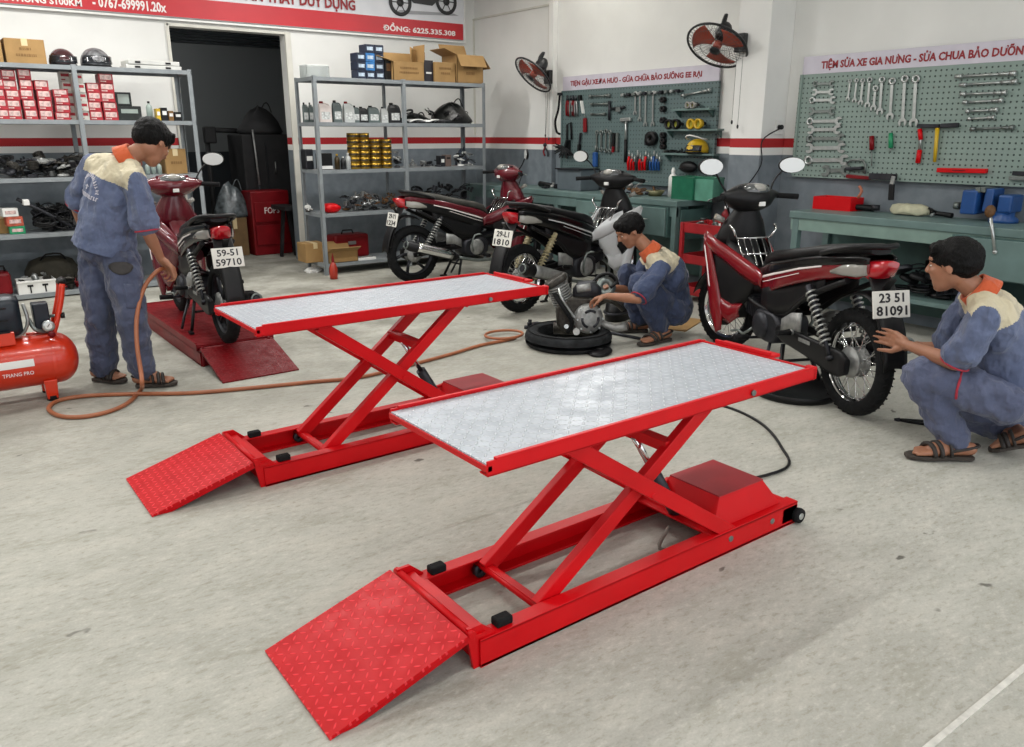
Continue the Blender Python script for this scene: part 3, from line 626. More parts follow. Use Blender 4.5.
# third shelf: gold cans etc
d2 = LV2[2]; PY = 155
GOLD = mat('gold_tin', '#a8842a', .28, .75, .15, 20); GOLDD = mat('gold_dark_band', '#3c2f12', .4, .2, .1)
cols = [(348,6),(358,6),(369,5),(380,5)]
ch = hz(132,168,365,8.66)/6; cw = xs(360,371.4,8.66)[1]
p = MB(); p.lathe([(.001,0),(.47,.0),(.5,.03),(.5,.92),(.46,.97),(.40,.97),(.40,.95),(.001,.95)], n=20); canb = p.mesh('can_body', GOLD)
p = MB(); p.lathe([(.503,.28),(.503,.66)], n=20); canl = p.mesh('dark_band', GOLDD)
for ci, (a, n) in enumerate(cols):
    for k in range(n):
        x = onY(a+5, 140, 8.7).x
        t = thing('gold_can', 'gold tin can, %s from the bottom in the %s column of the gold stack' % (ORD[k], ORD[ci]), 'can', (x, 8.7, d2+k*ch), rnd.uniform(0,6), 'gold cans on the right rack'); t.scale = (cw*.99, cw*.99, ch)
        for me in (canb, canl): o = bpy.data.objects.new(me.name, me); C.objects.link(o); o.parent = t
x, w = xs(321, 333, 8.66); t = thing('small_box', 'black box with a white base strip left of the gold cans', 'box', (x, 8.75, d2)); MB().box((0,0,.09), (w,.14,.18)).done('body', BLACK, t, bev=.01); MB().box((0,-.071,.025), (w,.003,.035)).done('label', WHITE, t)
x, w = xs(304, 312, 8.95); t = thing('small_box', 'dark box behind the left post on the right rack third shelf', 'box', (x, 8.98, d2)); MB().box((0,0,.11), (w,.14,.22)).done('body', DMETAL, t, bev=.01); MB().box((0,-.071,.12), (w*.7,.003,.05)).done('label', WHITE, t)
for i, (a, m, cp, h_) in enumerate(((335,GOLDD,YEL,.17),(341,OILB,WHITE,.14),(346,OILW,WHITE,.18))):
    x, w = xs(a, a+5, 8.66); bottle(x, 8.68, d2, h_, w/2, m, cp, ['amber jar with a yellow lid','black jar with a white lid','white slim jar with a white lid'][i]+' left of the gold cans')
def mixed(px0, px1, z, where, grp, n, tones, Y0=8.65, Y1=8.95, hm=.05, s0=.03, s1=.05): heap(px0, px1, Y0, Y1, z, hm, n, ALLK, tones, where, grp, s0, s1)
mixed(391, 402, d2, 'right of the gold cans on the right rack', 'parts right of the gold cans', 10, [BLACK, DMETAL, ALU], hm=.16)
mixed(408, 440, d2, 'on the right half of the right rack third shelf', 'parts on the right rack third shelf', 12, [ALU, STEEL, DMETAL])
x, w = xs(441, 446, 8.68); t = thing('small_box', 'small dark box standing at the middle of the third shelf right half', 'box', (x, 8.75, d2)); MB().box((0,0,.065), (w,.1,.13)).done('body', DMETAL, t, bev=.004); MB().box((0,-.051,.07), (w*.6,.002,.04)).done('label', WHITE, t)
x, w = xs(446.5, 452, 8.68); t = thing('small_box', 'small brown box standing right beside the small dark box', 'box', (x, 8.75, d2)); MB().box((0,0,.07), (w,.1,.14)).done('body', mat('dusty_brown','#6d5c55',.6), t, bev=.004); MB().box((0,-.051,.1), (w*.6,.002,.02)).done('label', BLACK, t)
mixed(453, 473, d2, 'in the pile at the right end of the third shelf', 'parts pile right end of third shelf', 18, [BLACK, DMETAL, WHITE, STEEL], hm=.14); WHITE['tone'] = 'white'
x, w = xs(462, 474, 8.8); sack(x, 8.95, d2, w, .2, .2, mat('grey_bag', '#3a4450', .4, 0, .2, 20), 'grey blue bag standing behind the pile on the third shelf', 5)
# fourth shelf
d3 = LV2[3]; PY = 205
x, w = xs(324, 342, 8.64); t = thing('red_pouch', 'bright red pouch on the right rack fourth shelf', 'pouch', (x, 8.72, d3)); p = MB(); p.loft([sup((0,0,.06+0*q), 0, 0, w/2*q, .06*q, 2.6) if 0 else [Vector((w/2*q*math.cos(a), yy, .055+.055*math.sin(a)*q)) for a in [k*PI/10 for k in range(20)]] for q, yy in ((.3,-.09),(.9,-.07),(1,0),(.9,.07),(.3,.09))]); p.done('body', RED, t); MB().tube([(-w*.4,-.07,.07),(w*.4,-.07,.09)], .004, n=5).done('zipper', BLACK, t)
mixed(304, 313, d3, 'behind the left post on the fourth shelf', 'parts behind the left post', 5, [WHITE, GREASY], Y0=8.9, Y1=9.02)
mixed(342, 381, d3, 'in the shiny pile on the right rack fourth shelf', 'shiny parts pile', 52, [ALU, STEEL, DMETAL, BLACK, STEEL, BRUSTY], hm=.15)
mixed(381, 398, d3, 'at the pile right end on the fourth shelf', 'brown parts on the fourth shelf', 14, [BRUSTY, DMETAL, BRUSTY], hm=.14)
mixed(408, 472, d3, 'on the fourth shelf behind the maroon motorbike', 'parts behind the maroon motorbike', 26, [BLACK, DMETAL], hm=.2, s0=.05, s1=.08)
# bottom shelf
d4 = LV2[4]; PY = 255
carton(328, 358, .13, d4, 8.62, .22, 'open low carton on the lowest shelf of the right rack', flaps=[('y',-1,.5),('y',1,.9)])
carton(306, 326, .22, d4, 8.8, .25, 'dusty cardboard box behind the rack post on the lowest shelf')
x, w = xs(338, 373, 8.8); t = thing('tool_case', 'dark red tool case behind the low carton', 'case', (x, 9.0, d4)); MB().box((0,0,.14), (w,.24,.28)).done('body', DRED, t, bev=.03); MB().tube([(-.08,0,.27),(-.06,0,.32),(.06,0,.32),(.08,0,.27)], .01, n=6).done('handle', BLACK, t); MB().box((0,-.12,.18), (.1,.01,.04)).done('latch', STEEL, t)
x, w = xs(358, 376, 8.64); t = thing('paper_pad', 'white paper pad beside the low carton', 'paper', (x, 8.7, d4)); MB().box((0,0,.012), (w,.12,.024)).done('sheets', WHITE, t); MB().box((0,0,.026), (w*.9,.02,.004)).done('clip', DMETAL, t)
a = onz(334, 279); t = thing('spout_bottle', 'orange red oil bottle with pointed spout standing before the rack', 'bottle', (a.x, a.y, 0)); h = .24
MB().lathe([(.001,0),(.042,.002),(.045,.05),(.045,.12),(.03,.17),(.014,.19),(.001,.19)]).done('body', mat('orange_red_plastic', '#a8301c', .4, 0, .15), t); MB().lathe([(.016,.19),(.017,.21),(.006,.27),(.003,.29)]).done('spout', DRED, t)
a = onz(313, 272); t = thing('crumpled_bag', 'white crumpled bag on the floor at the rack foot', 'bag', (a.x, a.y, 0)); p = MB(); rg = random.Random(3)
p.loft([[Vector((.1*q*math.cos(k*PI/8)*rg.uniform(.8,1.2), .07*q*math.sin(k*PI/8)*rg.uniform(.8,1.2), z_*rg.uniform(.7,1.2))) for k in range(16)] for q, z_ in ((.9,0),(1,.02),(.7,.05),(.2,.06))], smooth=False); p.done('bag_body', WHITE, t); MB().tube([(0,0,.04),(.03,0,.07),(.06,.01,.04)], .005, n=5, sub=2).done('handle_loop', WHITE, t)
# storeroom things
t = thing('covered_cabinet', 'tall black cabinet under a dark cover in the storeroom', 'cabinet', (onY(262,140,11.2).x, 11.35, 0)); w = onY(290,140,11.2).x-onY(243,140,11.2).x
DK = mat('storeroom_black', '#131315', .7, 0, .2); MB().box((0,0,.78), (w,.6,1.56)).done('body', DK, t, bev=.02); MB().box((-w*.02,-.305,.8), (.012,.02,1.3)).done('door_gap', DMETAL, t)
p = MB(); p.cone((w*.14,-.33,1.05), (w*.14,-.33,1.2), .01, n=8); p.done('handle', STEEL, t)
sack(onY(262,140,11.2).x+.02, 11.3, 1.56, w*.95, .36, .55, DK, 'black bundle lying on top of the covered cabinet', 12, 'bundle', 'bundle')
t = thing('long_tube', 'pale thin tube leaning on the black cabinet in the storeroom', 'tube', (onY(257,140,10.9).x, 10.95, 0)); MB().tube([(0,0,.9),(-.02,.03,1.62)], .012, n=6).done('tube', ALU, t); MB().tube([(0,0,0),(0,0,.9)], .015, n=6).done('foot', DMETAL, t)
t = thing('exhaust_stand', 'dark metal stand with a long top arm in the storeroom', 'stand', (onY(207,140,11.6).x, 11.6, 0)); w2 = onY(247,140,11.6).x-onY(207,140,11.6).x
MB().tube([(0,0,.05),(0,0,1.62)], .035, n=8).done('post', DK, t); MB().tube([(0,0,1.62),(w2,0,1.6)], .035, n=8).done('arm', DK, t); MB().box((0,0,.03), (.4,.4,.06)).done('base', DK, t, bev=.01); MB().box((.03,-.04,1.55), (.16,.1,.22)).done('clamp', DK, t, bev=.02)
x = onY(268,200,10.7).x; t = thing('red_cabinet', 'dark red steel cabinet with a pale plate inside the storeroom', 'cabinet', (x, 10.8, 0)); MB().box((0,0,.42), (.52,.36,.84)).done('body', DRED, t, bev=.015)
for yy in (.25, .55): MB().box((0,-.205,yy+.02), (.46,.012,.26)).done('drawer', DRED, t, bev=.004)
text('FOPS', .2, .08, PW, t, Matrix.Translation((-.1,-.215,.55)) @ Matrix(((1,0,0,0),(0,0,-1,0),(0,1,0,0),(0,0,0,1))))
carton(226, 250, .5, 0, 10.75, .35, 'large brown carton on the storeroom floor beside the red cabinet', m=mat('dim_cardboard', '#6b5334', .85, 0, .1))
FILM = mat('clear_film', '#60676a', .25, .1, .4, 14, .6, 20)
sack(onY(232,180,10.8).x, 10.9, .505, .5, .42, .32, FILM, 'grey crinkled plastic bundle lying on the storeroom carton', 21, 'film_bundle', 'bundle')
t = thing('wooden_trestle', 'dark trestle legs just inside the storeroom doorway right side', 'trestle', (onY(287,230,10.35).x, 10.35, 0))
for s_ in (-1, 1): MB().bar((s_*.1,0,0), (s_*.03,0,.62), .04, .04).done('leg', DK, t)
MB().box((0,0,.64), (.2,.5,.05)).done('top', DK, t)
# ------------------------------------------------------------ tool boards on the right wall
def peg_material(name, col, pitch):
    m, g, b = newmat(name, .5); t, (x, y, z) = world_pos(g)
    fy = g.math('SUBTRACT', g.math('FRACT', g.math('MULTIPLY', y, 1/pitch)), .5); fz = g.math('SUBTRACT', g.math('FRACT', g.math('MULTIPLY', z, 1/pitch)), .5)
    d = g.math('SQRT', g.math('ADD', g.math('MULTIPLY', fy, fy), g.math('MULTIPLY', fz, fz)))
    h = g.sstep(d, .2, .14)
    n = g.noise(t, 3, 4)
    g.L.new(g.mix(h, g.mix(n, lin(col), tuple(c*.88 for c in lin(col)[:3])+(1,)), lin('#33413f')), b.inputs['Base Color'])
    bump(g, b, g.math('MULTIPLY', h, -1.), .6, .005); return m
PEG = peg_material('pegboard_green', '#85978f', .042); PEGD = peg_material('pegboard_dark_green', '#5d7070', .045)
BXX = XR-.05   # board face
def board(lbl, pxa, pxb, top, bot, signh, m, name='pegboard'):
    A = onX(pxa, top, BXX); Bp = onX(pxb, top, BXX); za = onX(pxa, bot, BXX).z; w = A.y-Bp.y
    t = thing(name, lbl, 'tool board', (BXX, (A.y+Bp.y)/2, 0))
    MB().box((.012, 0, (za+A.z-signh)/2), (.024, w, A.z-signh-za)).done('panel', m, t)
    p = MB(); zt = A.z-signh
    for a, b in (((0,-w/2,za),(0,w/2,za)), ((0,-w/2,za),(0,-w/2,zt)), ((0,w/2,za),(0,w/2,zt))): p.bar(Vector(a)+Vector((.005,0,0)), Vector(b)+Vector((.005,0,0)), .025, .035)
    p.done('edge_frame', m, t); return A, Bp, za, zt
A1, B1, za1, zt1 = board('large pale green pegboard above the right workbench', 804, 1075, 57, 175, .15, PEG)
SIGNW = mat('sign_pale_lilac', '#c9c4cf', .5, 0, .03)
def sign(lbl, A, Bp, zt, h, txts):
    w = A.y-Bp.y; t = thing('shop_sign', lbl, 'sign', (BXX-.004, (A.y+Bp.y)/2, zt+.0)); MB().box((.015,0,h/2), (.02,w,h)).done('board', SIGNW, t, bev=.002)
    for s, pa, pb, hh, zz in txts:
        a = onX(pa, 60, BXX).y-(A.y+Bp.y)/2; b = onX(pb, 60, BXX).y-(A.y+Bp.y)/2
        text(s, a-b, hh, PR, t, WALLM((.003, a, zz)), bold=.035)
sign('pale sign with red lettering over the large pegboard', A1, B1, zt1, .15, [('TIỆM SỬA XE GIA NƯNG - SỬA CHUA BẢO DƯỠNG', 822, 1030, .1, .022)])
A2, B2, za2, zt2 = board('dark green pegboard with small shelves above the left workbench', 563, 719, 77, 178, .16, PEGD)
sign('pale sign with small red lettering over the small pegboard', A2, B2, zt2, .16, [('TIẸN GẬU XE.ĐA HƯƠ - GỬA CHỮA BẢO SƯỠNG EE RẠI', 571, 703, .09, .035)])
# flat tool builder in local (u,v) plane; u along tool
CV = mat('satin_chrome_tool', '#b9bdbb', .3, .8, .08, 30); CVD = mat('dull_chrome_tool', '#7f8683', .4, .7, .1, 30)
def spanner_mesh(L, w, kind='combo'):
    p = MB(); k = w
    p.prism([(k*.9,-w*.28),(L-k*.9,-w*.28),(L-k*.9,w*.28),(k*.9,w*.28)], .002, .007)
    def ring(c): p.lathe([(w*.36,0),(w*.72,0),(w*.72,.01),(w*.36,.01)], (c,0,0), closed=True, n=14)
    def jaw(c, sg):
        pts = [];
        for i in range(13): a = R(40)+i*R(280)/12; pts.append((c+sg*(-w*.8*math.cos(a))*-1*1, w*.8*math.sin(a)))
        pts += [(c+sg*w*.55, -w*.36), (c-sg*w*.2, -w*.3), (c-sg*w*.2, w*.3), (c+sg*w*.55, w*.36)]
        p.prism(pts, 0, .009)
    ring(w*.5) if kind != 'open' else jaw(w*.5, -1)
    if kind == 'ring': ring(L-w*.5)
    else: jaw(L-w*.5, 1)
    return p
def wall_tool(name, pa, pb, m, lbl, grp, build, cat='tool', X=None):
    a = onX(*pa, X or BXX-.012); b = onX(*pb, X or BXX-.012); v = b-a; L = math.hypot(v.y, v.z); u = Vector((0, v.y, v.z)).normalized(); w_ = Vector((-1,0,0)); q = w_.cross(u)
    o = build(L).done(name, m); o.matrix_world = Matrix.Translation(a) @ Matrix((u, q, w_)).transposed().to_4x4()
    tag(o, lbl, cat, grp); return o
def Q(ox, oy, s, x, y): return (ox+x/s, oy+y/s)
hs = [(75,182,127),(70,180,172),(55,188,215),(50,185,275),(42,222,327),(45,215,372),(42,235,420),(36,240,470),(30,255,535),(120,262,590)]
for i, (a, b, y) in enumerate(hs):
    pa = Q(800,60,5.333,a,y); pb = Q(800,60,5.333,b,y-2)
    wall_tool('spanner', pa, pb, CV if i % 3 else CVD, 'spanner lying level on the large pegboard, %s from the top in the left column' % ORD[i], 'level spanners', lambda L: spanner_mesh(L, .034+.003*i, 'open' if i % 2 else 'combo'))
for i, (x, y0, y1) in enumerate(((262,105,215),(297,100,225),(330,100,237),(367,95,250),(398,140,268),(432,92,288),(487,98,315),(553,85,348),(612,85,350))):
    wall_tool('spanner', Q(800,60,5.333,x+8,y0), Q(800,60,5.333,x-6,y1), CV, 'upright hanging spanner, %s from the left on the large pegboard' % ORD[i], 'hanging spanners', lambda L: spanner_mesh(L, .024+.0028*i))
def ratchet(L, grip=False):
    p = MB(); p.cone((0,0,.012), (L*.12,0,.012), .016, n=10); p.cone((L*.12,0,.012), (L*.8,0,.012), .009, n=8); p.cone((L*.72,0,.012), (L*.9,0,.012), .013, n=8); p.cone((L*.9,0,.012), (L,0,.012), .019, n=12); return p
for i, (x0, y0, x1, y1) in enumerate(((215,78,500,62),(235,117,505,100),(240,160,455,152),(250,198,438,188),(265,240,415,232),(275,275,400,268),(285,322,490,315))):
    wall_tool('extension_bar', Q(910,60,4.667,x0,y0), Q(910,60,4.667,x1,y1), CV if i < 6 else CVD, 'steel socket bar, %s from the top at the right of the large pegboard' % ORD[i], 'socket bars', lambda L: ratchet(L))
def wall_thing(name, px, py, lbl, cat='tool', grp=None, X=None):
    a = onX(px, py, X or BXX-.004); return thing(name, lbl, cat, a, 0, grp), a
def PM(px, py, a, X=None):  # px -> local offset on the wall plane
    b = onX(px, py, X or BXX-.004); return Vector((0, b.y-a.y, b.z-a.z))
OUT = Vector((-.02,0,0))
# red-handled and yellow-handled hammers
t, a = wall_thing('hammer', 921, 125, 'hammer with red and silver handle hanging on the large pegboard')
MB().tube([OUT+PM(922,132,a), OUT+PM(921,150,a)], .012, n=8).done('shaft', CV, t); MB().tube([OUT+PM(921,150,a), OUT+PM(919,163,a)], .02, n=8).done('grip', RED, t); MB().tube([OUT+PM(921,129,a), OUT+PM(922,140,a)], .018, n=8).done('collar', RED, t)
MB().bar(OUT+PM(919,126,a), OUT+PM(941,126,a), .035, .03).done('head', DMETAL, t, bev=.004)
t, a = wall_thing('hammer', 938, 125, 'hammer with yellow handle and black head on the large pegboard')
MB().tube([OUT*1.2+PM(939,128,a), OUT*1.2+PM(936,162,a)], [.017,.013,][:2], n=8).done('handle', YEL, t); MB().bar(OUT*1.2+PM(942,126,a), OUT*1.2+PM(960,125,a), .04, .035).done('head', DMETAL, t, bev=.006)
t, a = wall_thing('screwdriver', 873, 138, 'red-handled screwdriver on the large pegboard'); MB().tube([OUT+PM(873,136,a), OUT+PM(873,150,a)], .02, n=8).done('handle', DRED, t); MB().tube([OUT+PM(873,150,a), OUT+PM(873,166,a)], .006, n=6).done('shaft', CVD, t)
t, a = wall_thing('screwdriver', 892, 135, 'green-handled screwdriver on the large pegboard'); MB().tube([OUT+PM(892,133,a), OUT+PM(892,148,a)], [.017,.02], n=8).done('handle', GREEN, t); MB().tube([OUT+PM(892,148,a), OUT+PM(891,153,a)], .006, n=6).done('shaft', CVD, t)
t, a = wall_thing('spirit_level', 963, 170, 'red bar tool lying level low on the large pegboard'); MB().bar(OUT+PM(939,170,a), OUT+PM(988,171,a), .045, .035).done('body', RED, t, bev=.005); MB().bar(OUT*1.9+PM(955,170,a), OUT*1.9+PM(968,170.3,a), .02, .006).done('label', DRED, t)
t, a = wall_thing('file_tool', 1018, 176, 'grey flat tool at the right edge of the large pegboard'); MB().bar(OUT+PM(1011,178,a), OUT+PM(1040,179,a), .04, .03).done('body', CVD, t, bev=.004); MB().bar(OUT+PM(1014,173,a), OUT+PM(1040,174,a), .02, .03).done('jaw', DMETAL, t)
t, a = wall_thing('pipe_wrench', 855, 170, 'dark adjustable wrench above the red tray on the large pegboard lower edge')
MB().tube([OUT+PM(848,163,a),OUT+PM(853,160,a),OUT+PM(864,160,a),OUT+PM(867,165,a),OUT+PM(866,174,a)], .009, n=6).done('frame_bow', CVD, t)
MB().bar(OUT+PM(848,169,a), OUT+PM(864,168,a), .06, .03).done('jaw', DMETAL, t, bev=.008); MB().bar(OUT+PM(848,176,a), OUT+PM(872,178,a), .03, .03).done('handle', DRED, t, bev=.004)
# small wall shelf with a square
t, a = wall_thing('steel_square', 895, 177, 'dark bar with a hanging black grip below the large pegboard edge')
MB().bar(OUT*2+PM(872,176,a), OUT*2+PM(899,177,a), .02, .05).done('bar', DMETAL, t); MB().bar(OUT*2.4+PM(897,176,a), OUT*2.4+PM(895,184,a), .035, .02).done('joint', CV, t, bev=.003); MB().bar(OUT*2.4+PM(895,184,a), OUT*2.4+PM(894,200,a), .045, .025).done('grip', BLACK, t, bev=.006)
# ---- small board tools (crop 555,60 scale 4.394)
def q2(x, y): return Q(555,60,4.394,x,y)
for i, (x0, y0, x1, y1) in enumerate(((155,160,245,156),(160,195,238,193),(160,238,225,238))):
    wall_tool('t_wrench', q2(x0,y0), q2(x1,y1), CVD, 'thin level wrench, %s from the top on the small pegboard' % ORD[i], 'thin level wrenches', lambda L: ratchet(L))
for i, (x, y0, y1) in enumerate(((355,140,240),(375,140,268),(400,140,290),(432,138,290),(185,310,400),(205,312,402),(225,305,405),(243,310,408))):
    wall_tool('spanner', q2(x,y0), q2(x-2,y1), CV if i < 4 else CVD, ('hanging spanner, %s from the left of the four long ones on the small pegboard' % ORD[i]) if i < 4 else 'flat steel tool, %s of four hanging in the lower middle of the small pegboard' % ORD[i-4], 'small pegboard hanging spanners', lambda L: spanner_mesh(L, .035 if i < 4 else .04, 'combo' if i < 4 else 'ring'))
wall_tool('torque_wrench', q2(560,157), q2(688,132), CV, 'long bright wrench at the top right of the small pegboard', None, lambda L: ratchet(L))
for i, (x, m) in enumerate(((60,DRED),(75,CVD),(85,DRED),(97,STEEL))):
    t, a = wall_thing('pliers', *q2(x,150), ['red-handled pliers, first in the top left row','grey pliers, second in the top left row','red-handled pliers, third in the top left row','steel pliers, last in the top left row'][i]+' of the small pegboard')
    MB().tube([OUT+PM(*q2(x-4,245),a), OUT+PM(*q2(x-5,200),a), OUT+PM(*q2(x,175),a)], .012, n=6, sub=2).done('handle', m, t); MB().tube([OUT+PM(*q2(x+5,248),a), OUT+PM(*q2(x+5,200),a), OUT+PM(*q2(x,175),a)], .012, n=6, sub=2).done('handle', m, t); MB().tube([OUT+PM(*q2(x,178),a), OUT+PM(*q2(x,155),a)], [.02,.008], n=6).done('jaw', DMETAL, t)
t, a = wall_thing('hand_knife', *q2(120,170), 'white-bladed cutter in the top row of the small pegboard'); MB().bar(OUT+PM(*q2(115,155),a), OUT+PM(*q2(118,180),a), .05, .03).done('handle', BLACK, t, bev=.006); MB().bar(OUT+PM(*q2(122,180),a), OUT+PM(*q2(130,235),a), .04, .012).done('blade', WHITE, t)
t, a = wall_thing('screwdriver', *q2(137,260), 'short dark red screwdriver at the upper left of the small pegboard'); MB().bar(OUT+PM(*q2(137,255),a), OUT+PM(*q2(138,318),a), .05, .03).done('handle', DRED, t, bev=.008); MB().tube([OUT+PM(*q2(137,240),a), OUT+PM(*q2(137,256),a)], .006, n=6).done('shaft', CVD, t)
t, a = wall_thing('hammer', *q2(315,262), 'steel-shafted hammer with pale head hanging on the small pegboard'); MB().tube([OUT+PM(*q2(318,262),a), OUT+PM(*q2(316,350),a)], .014, n=8).done('shaft', CV, t); MB().tube([OUT+PM(*q2(316,350),a), OUT+PM(*q2(314,450),a)], .017, n=8).done('grip', BLACK, t); MB().bar(OUT+PM(*q2(295,264),a), OUT+PM(*q2(340,260),a), .04, .04).done('head', CV, t, bev=.008)
t, a = wall_thing('tape_reel', *q2(432,345), 'round black tape reel hanging on the small pegboard'); MB().lathe([(.02,0),(.075,0),(.075,.06),(.02,.06)], PM(*q2(432,345),a), (-1,0,0), closed=True, n=20).done('body', BLACK, t); MB().bar(OUT+PM(*q2(408,345),a), OUT+PM(*q2(408,375),a), .03, .04).done('hook', DMETAL, t)
t, a = wall_thing('tin_snips', *q2(270,350), 'dark tin snips hanging in the middle of the small pegboard'); MB().bar(OUT+PM(*q2(265,320),a), OUT+PM(*q2(260,380),a), .035, .02).done('blade', BLACK, t); MB().bar(OUT+PM(*q2(262,380),a), OUT+PM(*q2(260,405),a), .03, .02).done('handle', DRED, t); MB().bar(OUT+PM(*q2(280,320),a), OUT+PM(*q2(278,400),a), .03, .02).done('handle', CVD, t)
t, a = wall_thing('clamp', *q2(255,215), 'small dark clamp near the level wrenches on the small pegboard'); MB().tube([OUT+PM(*q2(245,180),a), OUT+PM(*q2(243,265),a)], .016, n=6).done('bar', DMETAL, t); MB().tube([OUT+PM(*q2(252,215),a), OUT+PM(*q2(312,208),a)], .016, n=6).done('screw', DMETAL, t); MB().box(OUT+PM(*q2(285,218),a), (.03,.07,.05)).done('pad', CVD, t, bev=.005)
t, a = wall_thing('socket_rail', *q2(330,150), 'socket rail with small sockets along the top of the small pegboard'); MB().bar(OUT*.6+PM(*q2(300,158),a), OUT*.6+PM(*q2(565,135),a), .02, .012).done('rail', DMETAL, t)
for i in range(11):
    c = PM(*q2(308+i*24, 155-i*1.9), a); MB().cone(c+OUT*.6, c+OUT*3, .02, .016, n=10).done('socket', [CV, DMETAL, CVD][i % 3], t)
BRD = mat('bristle_black', '#17181a', .9, 0, .3, 30)
t, a = wall_thing('saw', *q2(65,300), 'black framed saw at the left of the small pegboard'); MB().tube([OUT+PM(*q2(58,360),a), OUT+PM(*q2(58,285),a), OUT+PM(*q2(75,275),a), OUT+PM(*q2(78,350),a)], .012, n=6).done('frame_bow', BLACK, t); MB().bar(OUT+PM(*q2(66,350),a), OUT+PM(*q2(62,420),a), .05, .03).done('grip', BLACK, t, bev=.008)
t, a = wall_thing('long_file', *q2(115,350), 'long thin dark file hanging near the left of the small pegboard'); MB().bar(OUT+PM(*q2(118,320),a), OUT+PM(*q2(112,370),a), .02, .02).done('blade', DMETAL, t); MB().bar(OUT+PM(*q2(112,370),a), OUT+PM(*q2(110,412),a), .035, .03).done('handle', BLACK, t)
t, a = wall_thing('screwdriver', *q2(187,420), 'blue-handled screwdriver standing at the foot of the small pegboard'); MB().bar(OUT*2+PM(*q2(188,405),a), OUT*2+PM(*q2(187,470),a), .055, .05).done('handle', BLUE, t, bev=.012); MB().tube([OUT*2+PM(*q2(188,405),a), OUT*2+PM(*q2(189,375),a)], .008, n=6).done('shaft', CVD, t)
t, a = wall_thing('hose', *q2(28,160), 'dark rubber hose hanging off the left edge of the small pegboard'); MB().tube([PM(*q2(32,155),a)+OUT*2, PM(*q2(25,220),a)+OUT*2, PM(*q2(12,270),a)+OUT*2, PM(*q2(18,315),a)+OUT*2, PM(*q2(32,325),a)+OUT*2], .014, n=6, sub=4).done('hose_line', RUBBER, t); MB().box(PM(*q2(32,150),a)+OUT*2, (.04,.05,.03)).done('hook', DMETAL, t)
# pliers holder with red and blue handles
for i in range(12):
    x = 335+i*12.2; y0 = 410+(i % 3)*12; m = RED if i < 7 and i != 3 else (BLUE if i > 7 else DMETAL)
    t, a = wall_thing('pliers', *q2(x,y0+30), '%s tool handle, %s from the left in the row low on the small pegboard' % ({'red_paint':'red','blue_paint':'blue','dark_metal':'dark'}[m.name], ORD[i]), grp='row of handles')
    MB().tube([OUT*1.5+PM(*q2(x-5,485),a), OUT*1.5+PM(*q2(x-6,450),a), OUT*1.5+PM(*q2(x,y0+12),a)], .014, n=6).done('handle', m, t); MB().tube([OUT*1.5+PM(*q2(x,y0+14),a), OUT*1.5+PM(*q2(x,y0-14),a)], [.014,.005], n=6).done('jaw', CV, t)
t, a = wall_thing('brush_bundle', *q2(40,400), 'black brush bundle hanging at the lower left of the small pegboard'); p = MB()
for i in range(16): an = R(180+i*11-20); b0 = OUT*3+PM(*q2(60,385),a); p.cone(b0, b0+Vector((-.03*math.sin(i*1.7), -.2*math.cos(an), .13*math.sin(an)*1.0)), .018, .006, n=5)
p.done('bristles', BRD, t)
MB().bar(OUT*3+PM(*q2(62,385),a), OUT*3+PM(*q2(72,350),a), .04, .03).done('handle', BLACK, t)
# little shelves
XS = XR-.055
def little_shelf(x0, x1, y, lbl):
    a = onX(*q2(x0,y), XS-.1); b = onX(*q2(x1,y), XS-.1); t = thing('wall_shelf', lbl, 'shelf', (XS, (a.y+b.y)/2, a.z)); w = a.y-b.y
    MB().box((-.055,0,0), (.11,w,.02)).done('board', TEAL, t, bev=.002)
    for s in (-1, 1): MB().prism_xz([(0,-.01),(-.09,-.01),(0,-.08)], s*(w/2-.03)-.006, s*(w/2-.03)+.006).done('bracket', TEALD, t)
    return a, b
sa, sb = little_shelf(515, 678, 220, 'uppermost little green shelf on the small pegboard')
ma, mb_ = little_shelf(480, 715, 308, 'middle little green shelf on the small pegboard')
la, lb = little_shelf(470, 700, 412, 'lowest little green shelf on the small pegboard')
def on_shelf(x, sh): a = onX(*q2(x, 300), XS-.06); return a.y, sh.z+.01
CLG = mat('yellowish_lens', '#a8a84a', .2, 0, .1)
def goggles(x, sh, m, lbl, s=.075):
    y, z = on_shelf(x, sh); t = thing('safety_goggles', lbl, 'goggles', (XS-.06, y, z)); p = MB()
    for k in (-1, 1): p.lathe([(s*.45,0),(s*.62,0),(s*.7,.05),(s*.5,.06)], (-.02,k*s*.65,s*.65), (-1,0,0), closed=True, n=14)
    p.done('lens_rim', m, t); p = MB(); p.tube([(-.02,-s*1.3,s*.6),(.02,-s*1.1,s*.75),(.035,0,s*.9),(.02,s*1.1,s*.75),(-.02,s*1.3,s*.6)], .008, n=6, sub=3); p.done('strap', BLACK, t)
    p = MB();
    for k in (-1, 1): p.lathe([(.001,.02),(s*.5,.02)], (-.02,k*s*.65,s*.65), (-1,0,0), n=14)
    p.done('lens', CLG, t)
goggles(605, sa, CLEAR, 'clear goggles on the uppermost little shelf', .05)
goggles(530, ma, BLACK, 'black and yellow goggles at the left of the middle little shelf')
goggles(628, ma, YEL, 'yellow goggles at the right of the middle little shelf')
y, z = on_shelf(635, la); t = helmet(XS-.07, y, z, .115, YEL, 'yellow hard hat on the lowest little shelf', PI, nm='hard_hat')
p = MB(); p.tube([(.115*1.2*math.cos(a_), .115*math.sin(a_), .16+.02*math.cos(2*a_)) for a_ in [i*PI/8-PI/2 for i in range(9)]], .008, n=5); p.done('ridge', WHITE, t)
